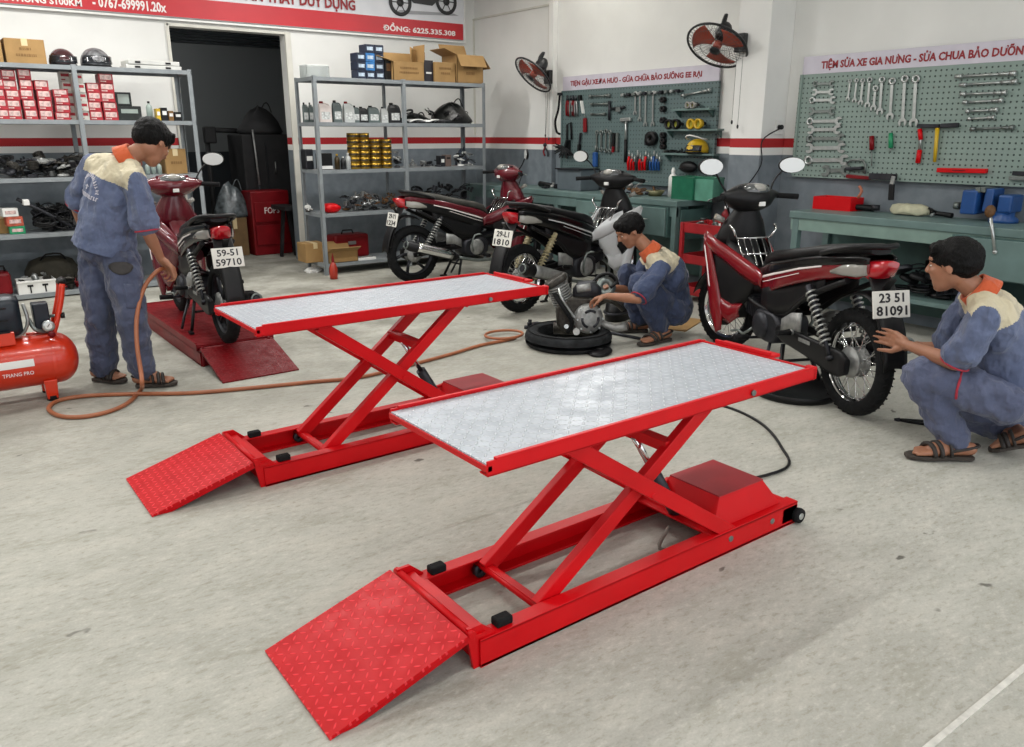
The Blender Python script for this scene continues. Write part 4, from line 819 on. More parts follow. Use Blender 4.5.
for i, x in enumerate((500, 525, 552, 578)):
    y, z = on_shelf(x, la); o = part_mesh(['cover_part','hose_coil','bracket_part','gear_part'][i], .045).done('clip', BLACK); tag(o, 'black clip on the lowest little shelf, %s from the left' % ORD[i], 'clip', loc=(XS-.06, y, z+.003))
for i, y_ in enumerate((175, 215, 265, 330, 355, 380)):
    t, a = wall_thing('tape_roll', *q2(482,y_), 'dark roll on the column left of the little shelves, %s from the top' % ORD[i], 'roll', 'dark rolls'); MB().lathe([(.01,0),(.032,0),(.032,.05),(.01,.05)], PM(*q2(482,y_),a), (-1,0,0), closed=True, n=14).done('body', BLACK, t)
MBK = BLACK
t, a = wall_thing('black_cap', *q2(600,468), 'black cap-shaped tool under the lowest little shelf', 'cap'); p = MB(); p.ball(OUT*2.5+PM(*q2(600,470),a), (.05,.12,.06)); p.done('body', BLACK, t); MB().box(OUT*4+PM(*q2(605,478),a), (.06,.2,.012)).done('brim', BLACK, t)
# ------------------------------------------------------------ benches
BZ = .92; FX = 6.17
def bench(y0, y1, lbl, posts, drawers, low, rails=()):
    t = thing('workbench', lbl, 'workbench', (FX, y0, 0)); L = y1-y0; D = XR-.02-FX
    MB().box((D/2, L/2, BZ-.03), (D, L, .06)).done('worktop', TEAL, t, bev=.006)
    MB().box((.03, L/2, BZ-.11), (.03, L-.02, .1)).done('apron', TEAL, t)
    for y in posts:
        for x in (.04, D-.04): MB().box((x, y-y0, (BZ-.06)/2), (.06, .06, BZ-.06)).done('leg', TEAL, t, bev=.004)
    for a, b in drawers:
        d = MB().box((.14, (a+b)/2-y0, BZ-.22), (.3, b-a, .3)).done('drawer_box', TEALD, t)
        f = MB().box((-.02, (a+b)/2-y0, BZ-.22), (.02, b-a-.04, .28)).done('drawer', TEAL, t, bev=.004)
        MB().tube([(-.03, (a+b)/2-y0-.07, BZ-.2), (-.055, (a+b)/2-y0-.07, BZ-.2), (-.055, (a+b)/2-y0+.07, BZ-.2), (-.03, (a+b)/2-y0+.07, BZ-.2)], .006, n=6).done('handle', CV, f)
    if low: MB().box((D/2, L/2, low), (D-.06, L-.06, .035)).done('lower_shelf', TEAL, t)
    MB().box((D-.02, L/2, .5), (.015, L-.05, .8)).done('back_panel', TEALD, t)
    return t
yb = onX(677, 199, FX).y
b_small = bench(yb, 9.3, 'green workbench under the small pegboard with drawers', [yb+.04, 7.4, 9.2], [(yb+.1, yb+.75), (yb+.8, yb+1.5)], 0)
p = MB(); p.box(((XR-FX)/2, -.008, BZ-.24), ((XR-FX)-.12, .014, .3)); e = p.done('end_panel', TEALD, b_small, bev=.003); MB().tube([((XR-FX)*.6, -.02, BZ-.19), ((XR-FX)*.6, -.04, BZ-.19), ((XR-FX)*.75, -.04, BZ-.19), ((XR-FX)*.75, -.02, BZ-.19)], .006, n=6).done('handle', CV, e)
yl = onX(790, 209, FX).y
b_big = bench(1.0, yl, 'long pale green workbench under the large pegboard', [1.1, 2.2, yl-.06], [(1.35, onX(953, 235, FX).y)], .3)
b_big.children[0].data.materials[0] = mat('bench_top_pale', '#7d958c', .4, 0, .08, 6)
def on_bench(px, py=None, x=None, z=BZ):
    p = onz(px, py, z); 
    if p.x > XR-.12: p = onX(px, py, XR-.15)
    return Vector((p.x, p.y, z))
def bt(name, px, py, lbl, cat, rz=0, grp=None): return thing(name, lbl, cat, on_bench(px, py), rz, grp)
# large bench items
t = bt('parts_tray', 838, 202, 'red steel parts tray on the long bench behind the red bike mirror', 'tray', PI/2); p = MB(); w, dp, hh, k = .36, .2, .11, .006
for c, d in (((0,0,.003), (w,dp,k)), ((0,-dp/2,hh/2), (w,k,hh)), ((0,dp/2,hh/2), (w,k,hh)), ((-w/2,0,hh/2), (k,dp,hh)), ((w/2,0,hh/2), (k,dp,hh))): p.box(c, d)
p.done('body', RED, t, bev=.002); MB().tube([(-w/2,0,hh),(-w/2-.03,0,hh+.06),(-w/2,0,hh+.1)], .012, n=6, sub=2).done('grip', mat('salmon_grip', '#b06a4f', .5), t)
t = bt('grinder', 858, 204, 'small black hand grinder lying on the long bench', 'power tool', .2)
MB().tube([(0,-.14,.03),(0,.02,.035),(0,.1,.03)], [.028,.024,.02], n=10).done('body', BLACK, t); MB().cone((0,-.15,.015), (0,-.15,.06), .035, n=14).done('head', DMETAL, t)
CRM = mat('cream_cloth', '#b9b79c', .8, 0, .1, 20)
t = bt('cloth_bundle', 911, 206, 'cream cloth bundle lying on the long bench', 'cloth', PI/2); p = MB(); p.loft([[Vector((.17*q*math.cos(a_), .09*q*math.sin(a_), z_+.01*math.sin(5*a_)*q)) for a_ in [k*PI/10 for k in range(20)]] for q, z_ in ((.95,.012),(1,.03),(.9,.07),(.6,.085),(.1,.09))]); p.done('body', CRM, t); MB().tube([(-.17,0,.03),(-.2,.02,.05),(-.16,.03,.07)], .01, n=6, sub=2).done('tie', BLACK, t)
t = bt('hand_drill', 938, 210, 'black and silver air tool lying on the long bench', 'power tool', PI/2-.2); MB().tube([(-.13,0,.025),(0,0,.03),(.1,0,.04)], [.02,.018,.03], n=8).done('body', BLACK, t); MB().cone((.1,0,.04), (.16,0,.05), .02, .012, n=8).done('chuck', CV, t); MB().tube([(.02,0,.03),(.0,.07,.02)], .012, n=6).done('trigger_grip', CV, t)
# vise
t = thing('bench_vise', 'blue bench vise at the right end of the long bench', 'vise', on_bench(1003, 222), 0)
BLV = mat('vise_blue', '#1d4a86', .35, 0, .12)
MB().lathe([(.001,0),(.1,0),(.1,.025),(.07,.05),(.07,.08),(.001,.08)], n=20).done('base', BLV, t)
MB().box((.02,-.02,.14), (.2,.1,.13)).done('body', BLV, t, bev=.015)
MB().box((.02,.1,.16), (.2,.07,.17), None, (.9,.9)).done('fixed_jaw', BLV, t, bev=.01); MB().box((.02,.14,.235), (.22,.03,.035)).done('jaw_plate', CVD, t)
MB().box((-.02,.22,.14), (.2,.11,.18)).done('sliding_jaw', BLV, t, bev=.012); MB().box((0,.17,.235), (.22,.03,.035)).done('jaw_plate', CVD, t)
MB().cone((0,.2,.1), (0,.36,.1), .016, n=10).done('screw', CVD, t); MB().cone((0,.33,.1), (0,.37,.1), .028, n=12).done('screw_head', CVD, t)
# big hammer-like lever hanging off front of bench
a = onX(990, 212, FX-.03); t = thing('vise_lever', 'steel vise lever hanging before the long bench edge', 'lever', a); b2 = onX(995, 252, FX-.03)-a
MB().tube([(0,0,0), b2], .012, n=8).done('bar', CV, t); MB().ball((0,0,.005), (.035,.035,.045)).done('knob', BRUSTY, t); MB().ball(b2, .018).done('ball_end', CV, t)
# items under the bench
def und(): return (rnd.uniform(FX+.15, FX+.4), rnd.uniform(onX(965, 300, FX).y, onX(885, 300, FX).y))
heap(0,0,0,0, .32, .16, 26, ['hose_coil','cover_part','cable_loop','bracket_part'], [BLACK, DMETAL, BLACK, DMETAL], 'heaped on the lower shelf of the long bench', 'parts on the long bench lower shelf', .06, .1, xfun=und)
heap(0,0,0,0, .32, .14, 12, ['hose_coil','cover_part','cable_loop','bracket_part'], [BLACK, DMETAL, BRUSTY], 'on the long bench lower shelf right of the squatting man', 'parts on the bench shelf far end', .05, .08, xfun=lambda: (rnd.uniform(FX+.15, FX+.4), rnd.uniform(1.3, 2.0)))
# small bench items
t = bt('spray_bottle', 672, 195, 'tall white bottle on the small bench beside the green trays', 'bottle'); h = .3
MB().lathe([(.001,0),(.045,.0),(.045,.2),(.03,.23),(.001,.23)]).done('body', WHITE, t); MB().lathe([(.02,.23),(.022,.27),(.01,.3),(.001,.3)]).done('cap', WHITE, t)
TGR = mat('translucent_green', '#25694f', .25, 0, .1, 10)
for i, (a, b, d_, l_) in enumerate(((677,698,.22,'green plastic tub on the small bench, left of the paler one'),(696,716,.16,'paler green plastic tub at the right end of the small bench'))):
    y0 = onX(a, 190, 6.45).y; y1 = onX(b, 190, 6.45).y; w = abs(y0-y1); t = thing('plastic_tub', l_, 'tub', (6.48, (y0+y1)/2, BZ), 0); p = MB(); k = .008; hh = .22
    for c, d in (((0,0,.004), (d_,w,k)), ((-d_/2,0,hh/2), (k,w,hh)), ((d_/2,0,hh/2), (k,w,hh)), ((0,-w/2,hh/2), (d_,k,hh)), ((0,w/2,hh/2), (d_,k,hh))): p.box(c, d)
    p.done('body', [TGR, mat('pale_green_tub', '#5c9580', .3, 0, .1)][i], t); p = MB(); p.tube([(-d_/2,-w/2,hh),(d_/2,-w/2,hh),(d_/2,w/2,hh),(-d_/2,w/2,hh)], .01, n=6, closed=True); p.done('rim', TGR, t)
t = bt('sponge', 684, 197, 'yellowish brown block lying before the green tub', 'sponge'); MB().box((0,0,.025), (.1,.14,.05)).done('block', mat('ochre', '#a98a34', .8, 0, .15, 40), t, bev=.01); MB().box((.02,.1,.012), (.1,.1,.022)).done('pad', BRUSTY, t, bev=.004)
t = bt('metal_bowl', 655, 196, 'shallow olive bowl on the small bench left of the white bottle', 'bowl'); MB().lathe([(.001,.004),(.06,.004),(.1,.06),(.105,.06),(.065,0),(.001,0)], n=20).done('bowl_body', mat('olive_tin', '#7d7a58', .4, .3, .1), t); MB().cone((0,0,.03), (.03,.06,.09), .012, n=6).done('brush', BRUSTY, t)
def sb(): return (rnd.uniform(6.3, 6.6), rnd.uniform(onX(650, 190, 6.4).y, onX(618, 190, 6.4).y))
heap(0,0,0,0, BZ, .08, 16, ALLK, [GREASY, ALU, BRUSTY, DMETAL], 'in the clutter on the small bench', 'clutter on the small bench', .035, .06, xfun=sb)
def sb2(): return (rnd.uniform(6.35, 6.6), rnd.uniform(onX(565, 185, 6.4).y, onX(545, 185, 6.4).y))
heap(0,0,0,0, BZ, .02, 6, ['cylinder_part','bracket_part','gear_part'], [DMETAL, ALU, TEALD], 'at the far left end of the small bench', 'parts at the far bench end', .04, .06, xfun=sb2); TEALD['tone'] = 'green'
t = thing('storage_box', 'grey box under the mirror on the small bench', 'box', (6.5, onX(578, 180, 6.5).y, BZ)); MB().box((0,0,.12), (.3,.42,.24)).done('body', mat('grey_box', '#5c666c', .5), t, bev=.01); MB().box((-.02,0,.245), (.32,.44,.015)).done('lid', DMETAL, t)
t = bt('hand_drill', 545, 187, 'black tool lying on the small bench behind the maroon bike', 'power tool', PI/2); MB().tube([(-.14,0,.03),(.1,0,.035)], [.022,.035], n=8).done('body', BLACK, t); MB().cone((-.14,0,.03), (-.2,0,.03), .012, n=6).done('bit', CV, t)
# red tool cart
a = onX(683, 222, 5.95); cy1 = onX(683, 222, 5.95).y; cy0 = cy1-.52; zt = a.z
t = thing('tool_cart', 'red steel tool cart beside the small bench, behind the crouching man', 'cart', (5.95, cy0, 0)); D = .36; W_ = cy1-cy0
CRT = mat('cart_red', '#9c1c22', .4, 0, .12, 8)
for x in (0, D):
    for y in (0, W_): MB().box((x, y, zt/2+.03), (.035,.035,zt-.06)).done('post', CRT, t, bev=.003)
for z, hh in ((zt, .09), (zt*.6, .08), (zt*.2, .08)):
    p = MB(); p.box((D/2, W_/2, z-hh), (D, W_, .012))
    for c, d in (((0,W_/2,z-hh/2), (.008,W_,hh)), ((D,W_/2,z-hh/2), (.008,W_,hh)), ((D/2,0,z-hh/2), (D,.008,hh)), ((D/2,W_,z-hh/2), (D,.008,hh))): p.box(c, d)
    p.done('tray', CRT, t, bev=.002)
for x in (0, D):
    for y in (0, W_): MB().cone((x,y-.012,.03), (x,y+.012,.03), .03, n=12).done('caster', RUBBER, t)
MB().tube([(-.02,.02,zt*.7),(-.06,.02,zt*.7),(-.06,.14,zt*.7)], .008, n=6).done('handle', CV, t)
heap(0,0,0,0, zt-.07, .06, 8, ['cylinder_part','gear_part','bracket_part'], [STEEL, CVD, WHITE], 'on the top tray of the red cart', 'parts on the red cart', .03, .045, xfun=lambda: (5.95+rnd.uniform(.06,.3), cy0+rnd.uniform(.08,.44))); CVD['tone'] = 'dull chrome'
bottle(6.1, cy0+.14, zt-.075, .24, .04, DRED, WHITE, 'dark red bottle standing on the red cart')
# wall socket, plug and cord
sk = onX(778, 127, XR-PD); sk = Vector((XR-.004, onX(778,127,XR).y, onX(778,127,XR).z))
yp = onX(775, 127, XR-PD)
t = thing('wall_socket', 'white wall socket with black plug on the pillar beside the large pegboard', 'socket', (XR-.11, py0-.002, yp.z)); MB().box((0,-.008,0), (.11,.014,.13)).done('plate', WHITE, t, bev=.004); MB().cone((-.01,-.012,0), (-.03,-.06,0), .022, n=10).done('plug', BLACK, t)
c0 = Vector((XR-.14, py0-.062, yp.z)); c1 = onX(769,140,XR-PD-.02); c2 = onX(761,165,XR-PD-.02); c3 = onX(756,188,XR-.2)
o = MB().tube([Vector(c0), Vector((XR-.2, py0-.09, yp.z-.01)), Vector((XR-PD-.02, py0-.03, yp.z-.12)), Vector((XR-PD-.02, c2.y, c2.z)), Vector((XR-PD-.02, c3.y, max(c3.z, BZ+.02)))], .006, n=6, sub=5).done('power_cord', BLACK); SOCK = [k for k in C.objects if k.name.startswith('wall_socket')][0]; o.parent = SOCK; o.location = -SOCK.location
# wall fans
FR = mat('fan_red_blade', '#a84a38', .4, 0, .1); WIRE = mat('fan_wire', '#5b5d5d', .4, .5, 0); FB = mat('fan_black', '#1a1b1d', .35, 0, .05)
def fan(mount, center, r, normal, lbl, blade=FR):
    t = thing('wall_fan', lbl, 'fan', mount); c = Vector(center)-Vector(mount); n = Vector(normal).normalized(); q = frame(n)
    MB().box((-.03,0,0), (.06,.11,.16)).done('wall_bracket', FB, t, bev=.01)
    b = c-n*.16; MB().tube([(-.05,0,.02), (-.12,0,.03), b*.6+Vector((0,0,.02)), b-n*.02], .022, n=8, sub=3).done('arm', FB, t)
    MB().ball(b, (.075,.075,.1), q).done('motor', FB, t)
    MB().tube([b+Vector((0,0,.07)), b+Vector((0,0,.11))-n*.05, b+Vector((0,0,.11))+n*.02, b+Vector((0,0,.07))+n*.05], .018, n=6, sub=4).done('oscillation_knob', FB, t)
    p = MB(); p.tube([c+q @ Vector((r*math.cos(a_), r*math.sin(a_), 0)) for a_ in [i*2*PI/40 for i in range(40)]], .011, n=6, closed=True); p.done('guard_rim', FB, t)
    for sgn, dp_, nm in ((1,.055,'front_guard'), (-1,.08,'back_guard')):
        p = MB(); K = 40
        for i in range(K):
            a_ = i*2*PI/K; p.tube([c+q @ Vector((r*f*math.cos(a_+.5*(1-f)), r*f*math.sin(a_+.5*(1-f)), sgn*dp_*(1-f**3))) for f in (.16,.45,.75,.92,1)], .0016, n=4, caps=False)
        for f in (.16,.5,.8): p.tube([c+q @ Vector((r*f*math.cos(a_), r*f*math.sin(a_), sgn*dp_*(1-f**3))) for a_ in [i*2*PI/30 for i in range(30)]], .002, n=4, closed=True)
        g_ = p.done(nm, WIRE, t)
    MB().lathe([(.001,.006),(r*.17,.0),(r*.17,-.008),(.001,-.008)], c+n*.058, n, n=20).done('guard_badge', FB, t)
    for k in range(3):
        p = MB(); a0 = k*2*PI/3
        p.grid(lambda u, v: c+q @ Vector(((.05+(r*.86-.05)*u)*math.cos(a0+(v-.5)*(.9+.5*u)+.3*u), (.05+(r*.86-.05)*u)*math.sin(a0+(v-.5)*(.9+.5*u)+.3*u), .03*(v-.5)-.01)), 8, 6); p.done('blade', blade, t, solid=.003)
    MB().cone(c-n*.03, c+n*.03, .045, .035, n=16).done('hub', blade, t)
    for k, (dy, L) in enumerate(((.02,.62),(-.05,.66))):
        w_ = MB().tube([(-.05,dy,-.06), (-.05,dy,-.06-L)], .002, n=4).done('pull_cord', FB, t); MB().ball((-.05,dy,-.07-L), (.01,.01,.02)).done('cord_knob', FB, w_)
    return t
m1 = Vector((XR-.071, q0+.045, onX(553,77,XR-.07).z)); c1 = onX(533, 75, XR-.38)
def lat(a, b, dd, k): v = RT*a+U3*b; v = (v-dd*v.dot(dd)).normalized(); return v*math.sqrt(1-k*k)-dd*k
dd = ray(534,75).normalized()
fan(m1, c1, .265, lat(-.64,-.77,dd,.4), 'black wall fan with red blades near the room corner')
m2 = Vector((XR-.001, py1+.12, onX(741,43,XR).z)); m2 = Vector((XR-.001, onX(727,40,XR).y, onX(727,44,XR).z)); 
m2 = onX(743, 43, XR-PD-.001); c2 = onX(717, 46, XR-.5)
dd = ray(717,46).normalized()
fan(m2, c2, .285, lat(-.42,-.9,dd,.58), 'black wall fan with red blades on the pillar, right of the other')
t = thing('hanging_pliers', 'dark pliers hanging from a cord under the corner fan', 'pliers', (XR-.1, onX(545,145,XR-.1).y, onX(545,145,XR-.1).z))
MB().tube([(0,-.01,-.02),(0,.03,-.08),(0,.0,-.13)], .012, n=6, sub=2).done('handle', DRED, t); MB().tube([(0,.01,-.02),(0,-.05,-.08),(0,-.06,-.14)], .012, n=6, sub=2).done('handle', DMETAL, t); MB().ball((0,0,0), .025).done('joint', DMETAL, t); MB().tube([(0,0,0),(0.02,-.02,.62)], .003, n=4).done('cord', BLACK, t)
# ------------------------------------------------------------ scissor lifts
PLATE_R = checker_plate('red_checker_plate', '#c4000d', '#f2444c', .030, .42, 0, .5)
PLATE_W = checker_plate('silver_checker_plate', '#b4bac2', '#dde1e6', .030, .4, .1, .9)
PLATE_D = checker_plate('dark_red_checker_plate', '#6e030c', '#7d0c15', .030, .5, 0, .6)
HOSEM = mat('hydraulic_hose', '#8d8a80', .5, 0, .1)
def lift(loc, rz, h, px0, px1, pw0, pw1, lbl, red, plate, deckm, big=True, W=.455, L=1.6):
    t = thing('scissor_lift', lbl, 'motorcycle lift', loc, rz)   # local x away from the ramp, y across
    rh = .095; rw = .055
    for y in (0, W-rw):
        p = MB(); p.box((L/2, y+rw/2, .006), (L, rw, .012)); yo = y+.004 if y == 0 else y+rw-.004
        p.box((L/2, yo, rh/2), (L, .008, rh)); p.box((L/2, y+rw/2, rh-.003), (L, rw, .008)); p.done('rail', red, t, bev=.002)
    MB().box((.03, W/2, .05), (.05, W-.02, .09)).done('front_crossbar', red, t, bev=.003)
    MB().box((L-.05, W/2, .05), (.1, W, .07)).done('rear_crossbar', red, t, bev=.003)
    # ramp
    rt = Vector((-.05, 0, .132)); rb = Vector((-.497, 0, .004)); v = rb-rt; ang = math.atan2(v.z, -v.x)
    p = MB(); Lr = v.length; p.box((-Lr/2, W/2, 0), (Lr, W+.02, .01)); p.box((-Lr/2, 0, -.012), (Lr, .006, .03)); p.box((-Lr/2, W, -.012), (Lr, .006, .03))
    o = p.done('ramp', plate, t, bev=.001); o.location = rt; o.rotation_euler = (0, -math.atan2(-v.z, -v.x), 0)
    p = MB(); p.cone((-.03, -.005, .128), (-.03, W+.005, .128), .013, n=12); p.box((.0, W/2, .115), (.04, W, .012)); p.box((.0,W/2,.062), (.006, W-.02, .1)); p.done('hinge_tube', red, t)
    for y in (.008, W-.02): MB().prism_xz([(-.02,.0),(.06,.0),(.06,.1),(.01,.145),(-.04,.145),(-.04,.11)], y, y+.012).done('hinge_plate', red, t)
    for y in (.035, W-.035): MB().box((.105, y, rh+.014), (.06, .04, .028)).done('rubber_block', RUBBER, t, bev=.006)
    # platform
    zp = h-.004; a, b = px0, px1; c, d = pw0, pw1
    MB().box(((a+b)/2, (c+d)/2, zp-.004), (b-a-.002, d-c-.012, .008)).done('deck_plate', deckm, t)
    p = MB()
    for y, s in ((c, 1), (d, -1)):
        p.box(((a+b)/2+.005, y+s*.004, h-.018), (b-a+.01, .008, .044)); p.box(((a+b)/2, y+s*.02, h-.038), (b-a, .04, .006)); p.box(((a+b)/2+.003, y+s*.006, h+.006), (b-a-.05, .014, .008))
    p.box((a+.006, (c+d)/2, h-.018), (.02, d-c, .018)); p.box((b-.004, (c+d)/2, h-.02), (.008, d-c, .045))
    for x in (a+.35, (a+b)/2, b-.35): p.box((x, (c+d)/2, h-.026), (.04, d-c-.02, .03))
    p.done('platform_frame', red, t, bev=.0015)
    for y in (c-.003, d+.003): MB().cone((b-.38, y, h-.02), (b-.38, y+(-.006 if y < (c+d)/2 else .006), h-.02), .011, n=12).done('bolt_head', CVD, t)
    if big:
        p = MB(); p.box((b+.035, (c+d)/2+.07, h-.002), (.07, (d-c)*.5, .014)); p.box((b+.006, (c+d)/2+.07, h+.008), (.012, (d-c)*.5, .022)); p.done('wheel_stop', red, t, bev=.002)
        p = MB(); p.box((b+.008, c+.025, h-.004), (.02, .04, .02)); p.done('corner_lug', red, t, bev=.003)
    # scissor arms
    zl, zu = rh*.7, h-.045; x1a, x1b = (.28 if h < .74 else .33), 1.05+(.08 if h < .74 else .08); x2a, x2b = .32, 1.2
    if not big: x1a, x1b, x2a, x2b = .15, 1.3, .2, 1.35
    aw, ah = .034, .057
    for y in (rw+.022, W-rw-.022): MB().bar((x1a, y, zl), (x1b, y, zu), ah, aw, up=(0,1,0)).done('inner_arm', red, t, bev=.003)
    for y in (.022, W-.022): MB().bar((x2a, y, zu), (x2b, y, zl), ah, aw, up=(0,1,0)).done('outer_arm', red, t, bev=.003)
    for x, z in ((x1a, zl), (x1b, zu), (x2a, zu), (x2b, zl)): MB().cone((x, rw*.2, z), (x, W-rw*.2, z), .013, n=10).done('cross_shaft', red, t)
    xm = (x1a+x1b+x2a+x2b)/4; zm = (zl+zu)/2
    MB().cone((xm, -.002, zm), (xm, W+.002, zm), .012, n=10).done('pivot_pin', red, t)
    for y in (rw*.75, W-rw*.75):
        MB().lathe([(.006,-.012),(.026,-.012),(.026,.012),(.006,.012)], (x1a, y, rh*.45), (0,1,0), closed=True, n=18).done('roller', DMETAL, t)
    MB().box((x1a+.01, W/2, zl), (.03, W-2*rw, .03)).done('arm_crossbar', red, t, bev=.003)
    MB().box((xm+.14, W/2, zm+.13 if big else zm), (.05, W-2*rw-.03, .04)).done('arm_crossbar', red, t, bev=.003)
    if big:
        cA = Vector((1.12, W/2, .08)); cB = Vector((xm+.12, W/2, zm+.12)); m_ = cA.lerp(cB, .6)
        MB().cone(cA, m_, .026, n=14).done('hydraulic_cylinder', DMETAL, t); MB().cone(m_, cB, .013, n=12).done('piston_rod', CHROME, t)
        MB().tube([(1.05,W/2-.02,.06),(.95,.16,.02),(1.05,.1,.015),(1.2,.1,.03),(1.28,.13,.06)], .008, n=6, sub=4).done('hydraulic_hose', HOSEM, t)
        # power unit cover
        B = [(1.10,.03),(1.10,W-.05),(1.52,W-.05),(1.52,.03)]; T = [(1.16,.06),(1.16,W-.14),(1.43,W-.14),(1.43,.06)]; z0, z1 = rh+.003, .213
        p = MB(); p.add([(x,y,z0) for x,y in B]+[(x,y,z1) for x,y in T], [(0,1,5,4),(1,2,6,5),(2,3,7,6),(3,0,4,7),(3,2,1,0)], False); p.box((1.32, W/2, rh-.002), (.5, W, .01)); cv = p.done('pump_cover', red, t, bev=.003)
        MB().box((1.295, (W-.08)/2, z1+.002), (.27, W-.20, .006)).done('top_plate', mat('faded_red_top', '#9f1c26', .38, 0, .08), t)
        MB().box((1.12, W-.14, z1-.02), (.11, .02, .012), .3).done('release_pedal', red, t, bev=.003)
        for x, z in ((1.17,.06),(1.43,.055)): MB().cone((x,-.004,z), (x,.004,z), .012, n=12).done('bolt_head', CVD, t)
        for y in (-.012, W+.012):
            w_ = MB().lathe([(.008,-.013),(.03,-.013),(.033,0),(.03,.013),(.008,.013)], (L-.005, y, .036), (0,1,0), closed=True, n=20).done('rear_wheel', RUBBER, t)
            MB().cone((L-.005, y-.016, .036), (L-.005, y+.016, .036), .014, n=12).done('hub', CV, w_)
    return t
g = onz(478, 668); lx, ly = 1.165, 1.715
lift((lx, ly, 0), 0, .70, -.02, 1.50, -.075, .475, 'nearest red scissor lift with raised silver checker-plate platform', RED, PLATE_R, PLATE_W)
l1 = onz(266, 487)
lift((l1.x, l1.y, 0), 0, .755, .01, 1.62, -.04, .535, 'second red scissor lift, behind the nearest one, platform raised', RED, PLATE_R, PLATE_W)
l3 = onz(200, 357, .1)
B1 = onz(232, 343, .155)
lift((1.98, 5.6, 0), PI/2, .155, .0, 1.75, -.03, .52, 'dark red lowered lift with the black bike standing on it', DRED, PLATE_D, PLATE_D, big=False, W=.5, L=1.8)
# cable of the nearest lift
pts = [Vector((lx+1.5, ly+.36, .12)), Vector((lx+1.56, ly+.4, .03))]+[Vector((q.x, q.y, .008)) for q in (onz(785,470), onz(781,448), onz(764,427), onz(740,413), onz(715,405), onz(690,400))]
o = MB().tube(pts, .0075, n=6, sub=6).done('power_cable', BLACK); tag(o, 'black power cable curling on the floor behind the nearest lift', 'cable')
# air hose
HO = mat('air_hose_orange_brown', '#a0603f', .45, 0, .08)
hp = [at(165,268,5.5), at(156,272,5.42), at(144,288,5.38), at(137,315,5.3), at(137,345,5.2), at(141,372,5.1), at(142,384,5.03)]
fl = [(141,392),(128,405),(108,414),(82,419),(60,418),(49,411),(58,403),(85,398),(130,396),(190,395),(250,390),(310,384),(360,379),(405,368),(450,356),(480,347),(505,342),(516,339)]
HS = lambda q: Vector((onz(*q).x, onz(*q).y, .013))
o = MB().tube(hp+[HS(q) for q in fl], .013, n=8, sub=5).done('air_hose', HO); tag(o, 'orange brown air hose from the standing mans hand across the floor', 'hose')
c = onz(504, 338); o = MB().tube([Vector((c.x+.16*math.cos(a_), c.y+.13*math.sin(a_), .03)) for a_ in [i*2*PI/24 for i in range(24)]], .011, n=6, closed=True).done('hose_ring', HO); tag(o, 'small brown hose ring lying on the floor left of the loose tyre', 'hose')
# ------------------------------------------------------------ compressor
OR = mat('compressor_orange_red', '#d23314', .28, 0, .05, 4, coat=.4)
ty = 5.5; rr = .155; zc = .235
xe = onY(78, 360, ty).x+.045; t = thing('air_compressor', 'orange red air compressor cut off by the left photo edge', 'air compressor', (xe-rr, ty, 0))
p = MB(); prof = [(.001, .115)]+[(rr*math.sin(a_), rr*.75*math.cos(a_)) for a_ in [i*PI/16 for i in range(1, 9)]]; prof2 = prof+[(rr, -.68)]+[(rr*math.sin(PI/2+a_), -.68-rr*.75*math.sin(a_)) for a_ in [i*PI/16 for i in range(1, 9)]]
p.lathe(prof2, (0,0,zc), (1,0,0), n=36); p.done('tank', OR, t); MB().lathe([(rr+.001,-.012),(rr+.003,0),(rr+.001,.012)], (-.03,0,zc), (1,0,0), n=36).done('weld_seam', OR, t)
for x in (-.03-.04, -.6):
    for y in (-.1, .1):
        f = MB().box((x, y, .07), (.06,.05,.12), None, (1.2,1.2)).done('foot', OR, t, bev=.006); MB().cone((x,y,0), (x,y,.03), .032, n=14).done('rubber_pad', RUBBER, f)
p = MB(); hx = .085
for y in (-.05,.05): p.tube([(-.14,y,zc+rr*.95),(-.04,y,zc+rr*.97),(.0,y,zc+rr*1.12),(.06,y,.58),(.085,y,.69)], .017, n=8, sub=4)
p.tube([(.085,-.05,.69),(.09,0,.705),(.085,.05,.69)], .017, n=8); p.done('handle', OR, t); MB().tube([(.085,-.05,.69),(.09,0,.706),(.085,.05,.69)], .022, n=8, sub=2).done('handle_grip', BLACK, t)
MB().box((-.44, -.02, zc+rr+.02), (.46, .2, .08)).done('motor_bracket', OR, t, bev=.005)
mp_ = MB(); mp_.loft([sup((x,0,.53), 0,0, .115*q, .12*q, 4) for x, q in ((-.66,.85),(-.62,1),(-.2,1),(-.16,.9))]); mp_.done('motor', mat('motor_dark', '#17202a', .35, .2, .1), t)
for z in (.45,.52,.59): MB().box((-.4,-.12,z), (.34,.006,.01)).done('cover_rib', BLACK, t)
MB().box((-.05,0,.5), (.085,.09,.17)).done('pressure_switch', mat('motor_dark','#17202a'), t, bev=.008)
g_ = MB().lathe([(.001,0),(.033,0),(.035,.02),(.03,.026),(.001,.022)], (-.03,-.085,.455), (0,-1,0), n=20).done('pressure_gauge', CV, t); MB().cone((-.03,-.107,.455), (-.03,-.1095,.455), .028, n=20).done('dial', WHITE, g_); MB().box((-.03,-.1105,.46), (.003,.002,.024), Matrix.Rotation(.6,3,'Y')).done('needle', BLACK, g_)
MB().tube([(-.12,-.04,.5),(-.1,-.07,.44),(-.06,-.06,.42),(-.02,-.04,.41)], .012, n=8, sub=3).done('air_pipe', CVD, t); MB().tube([(-.14,-.08,.6),(-.13,-.1,.5),(-.17,-.08,.42),(-.24,-.05,.4)], .01, n=8, sub=3).done('air_pipe', STEEL, t)
v_ = MB().cone((-.01,-.03,.5), (.05,-.05,.5), .01, n=8).done('outlet_valve', CVD, t); MB().cone((.05,-.05,.5), (.07,-.055,.5), .018, n=8).done('valve_knob', BLACK, v_)
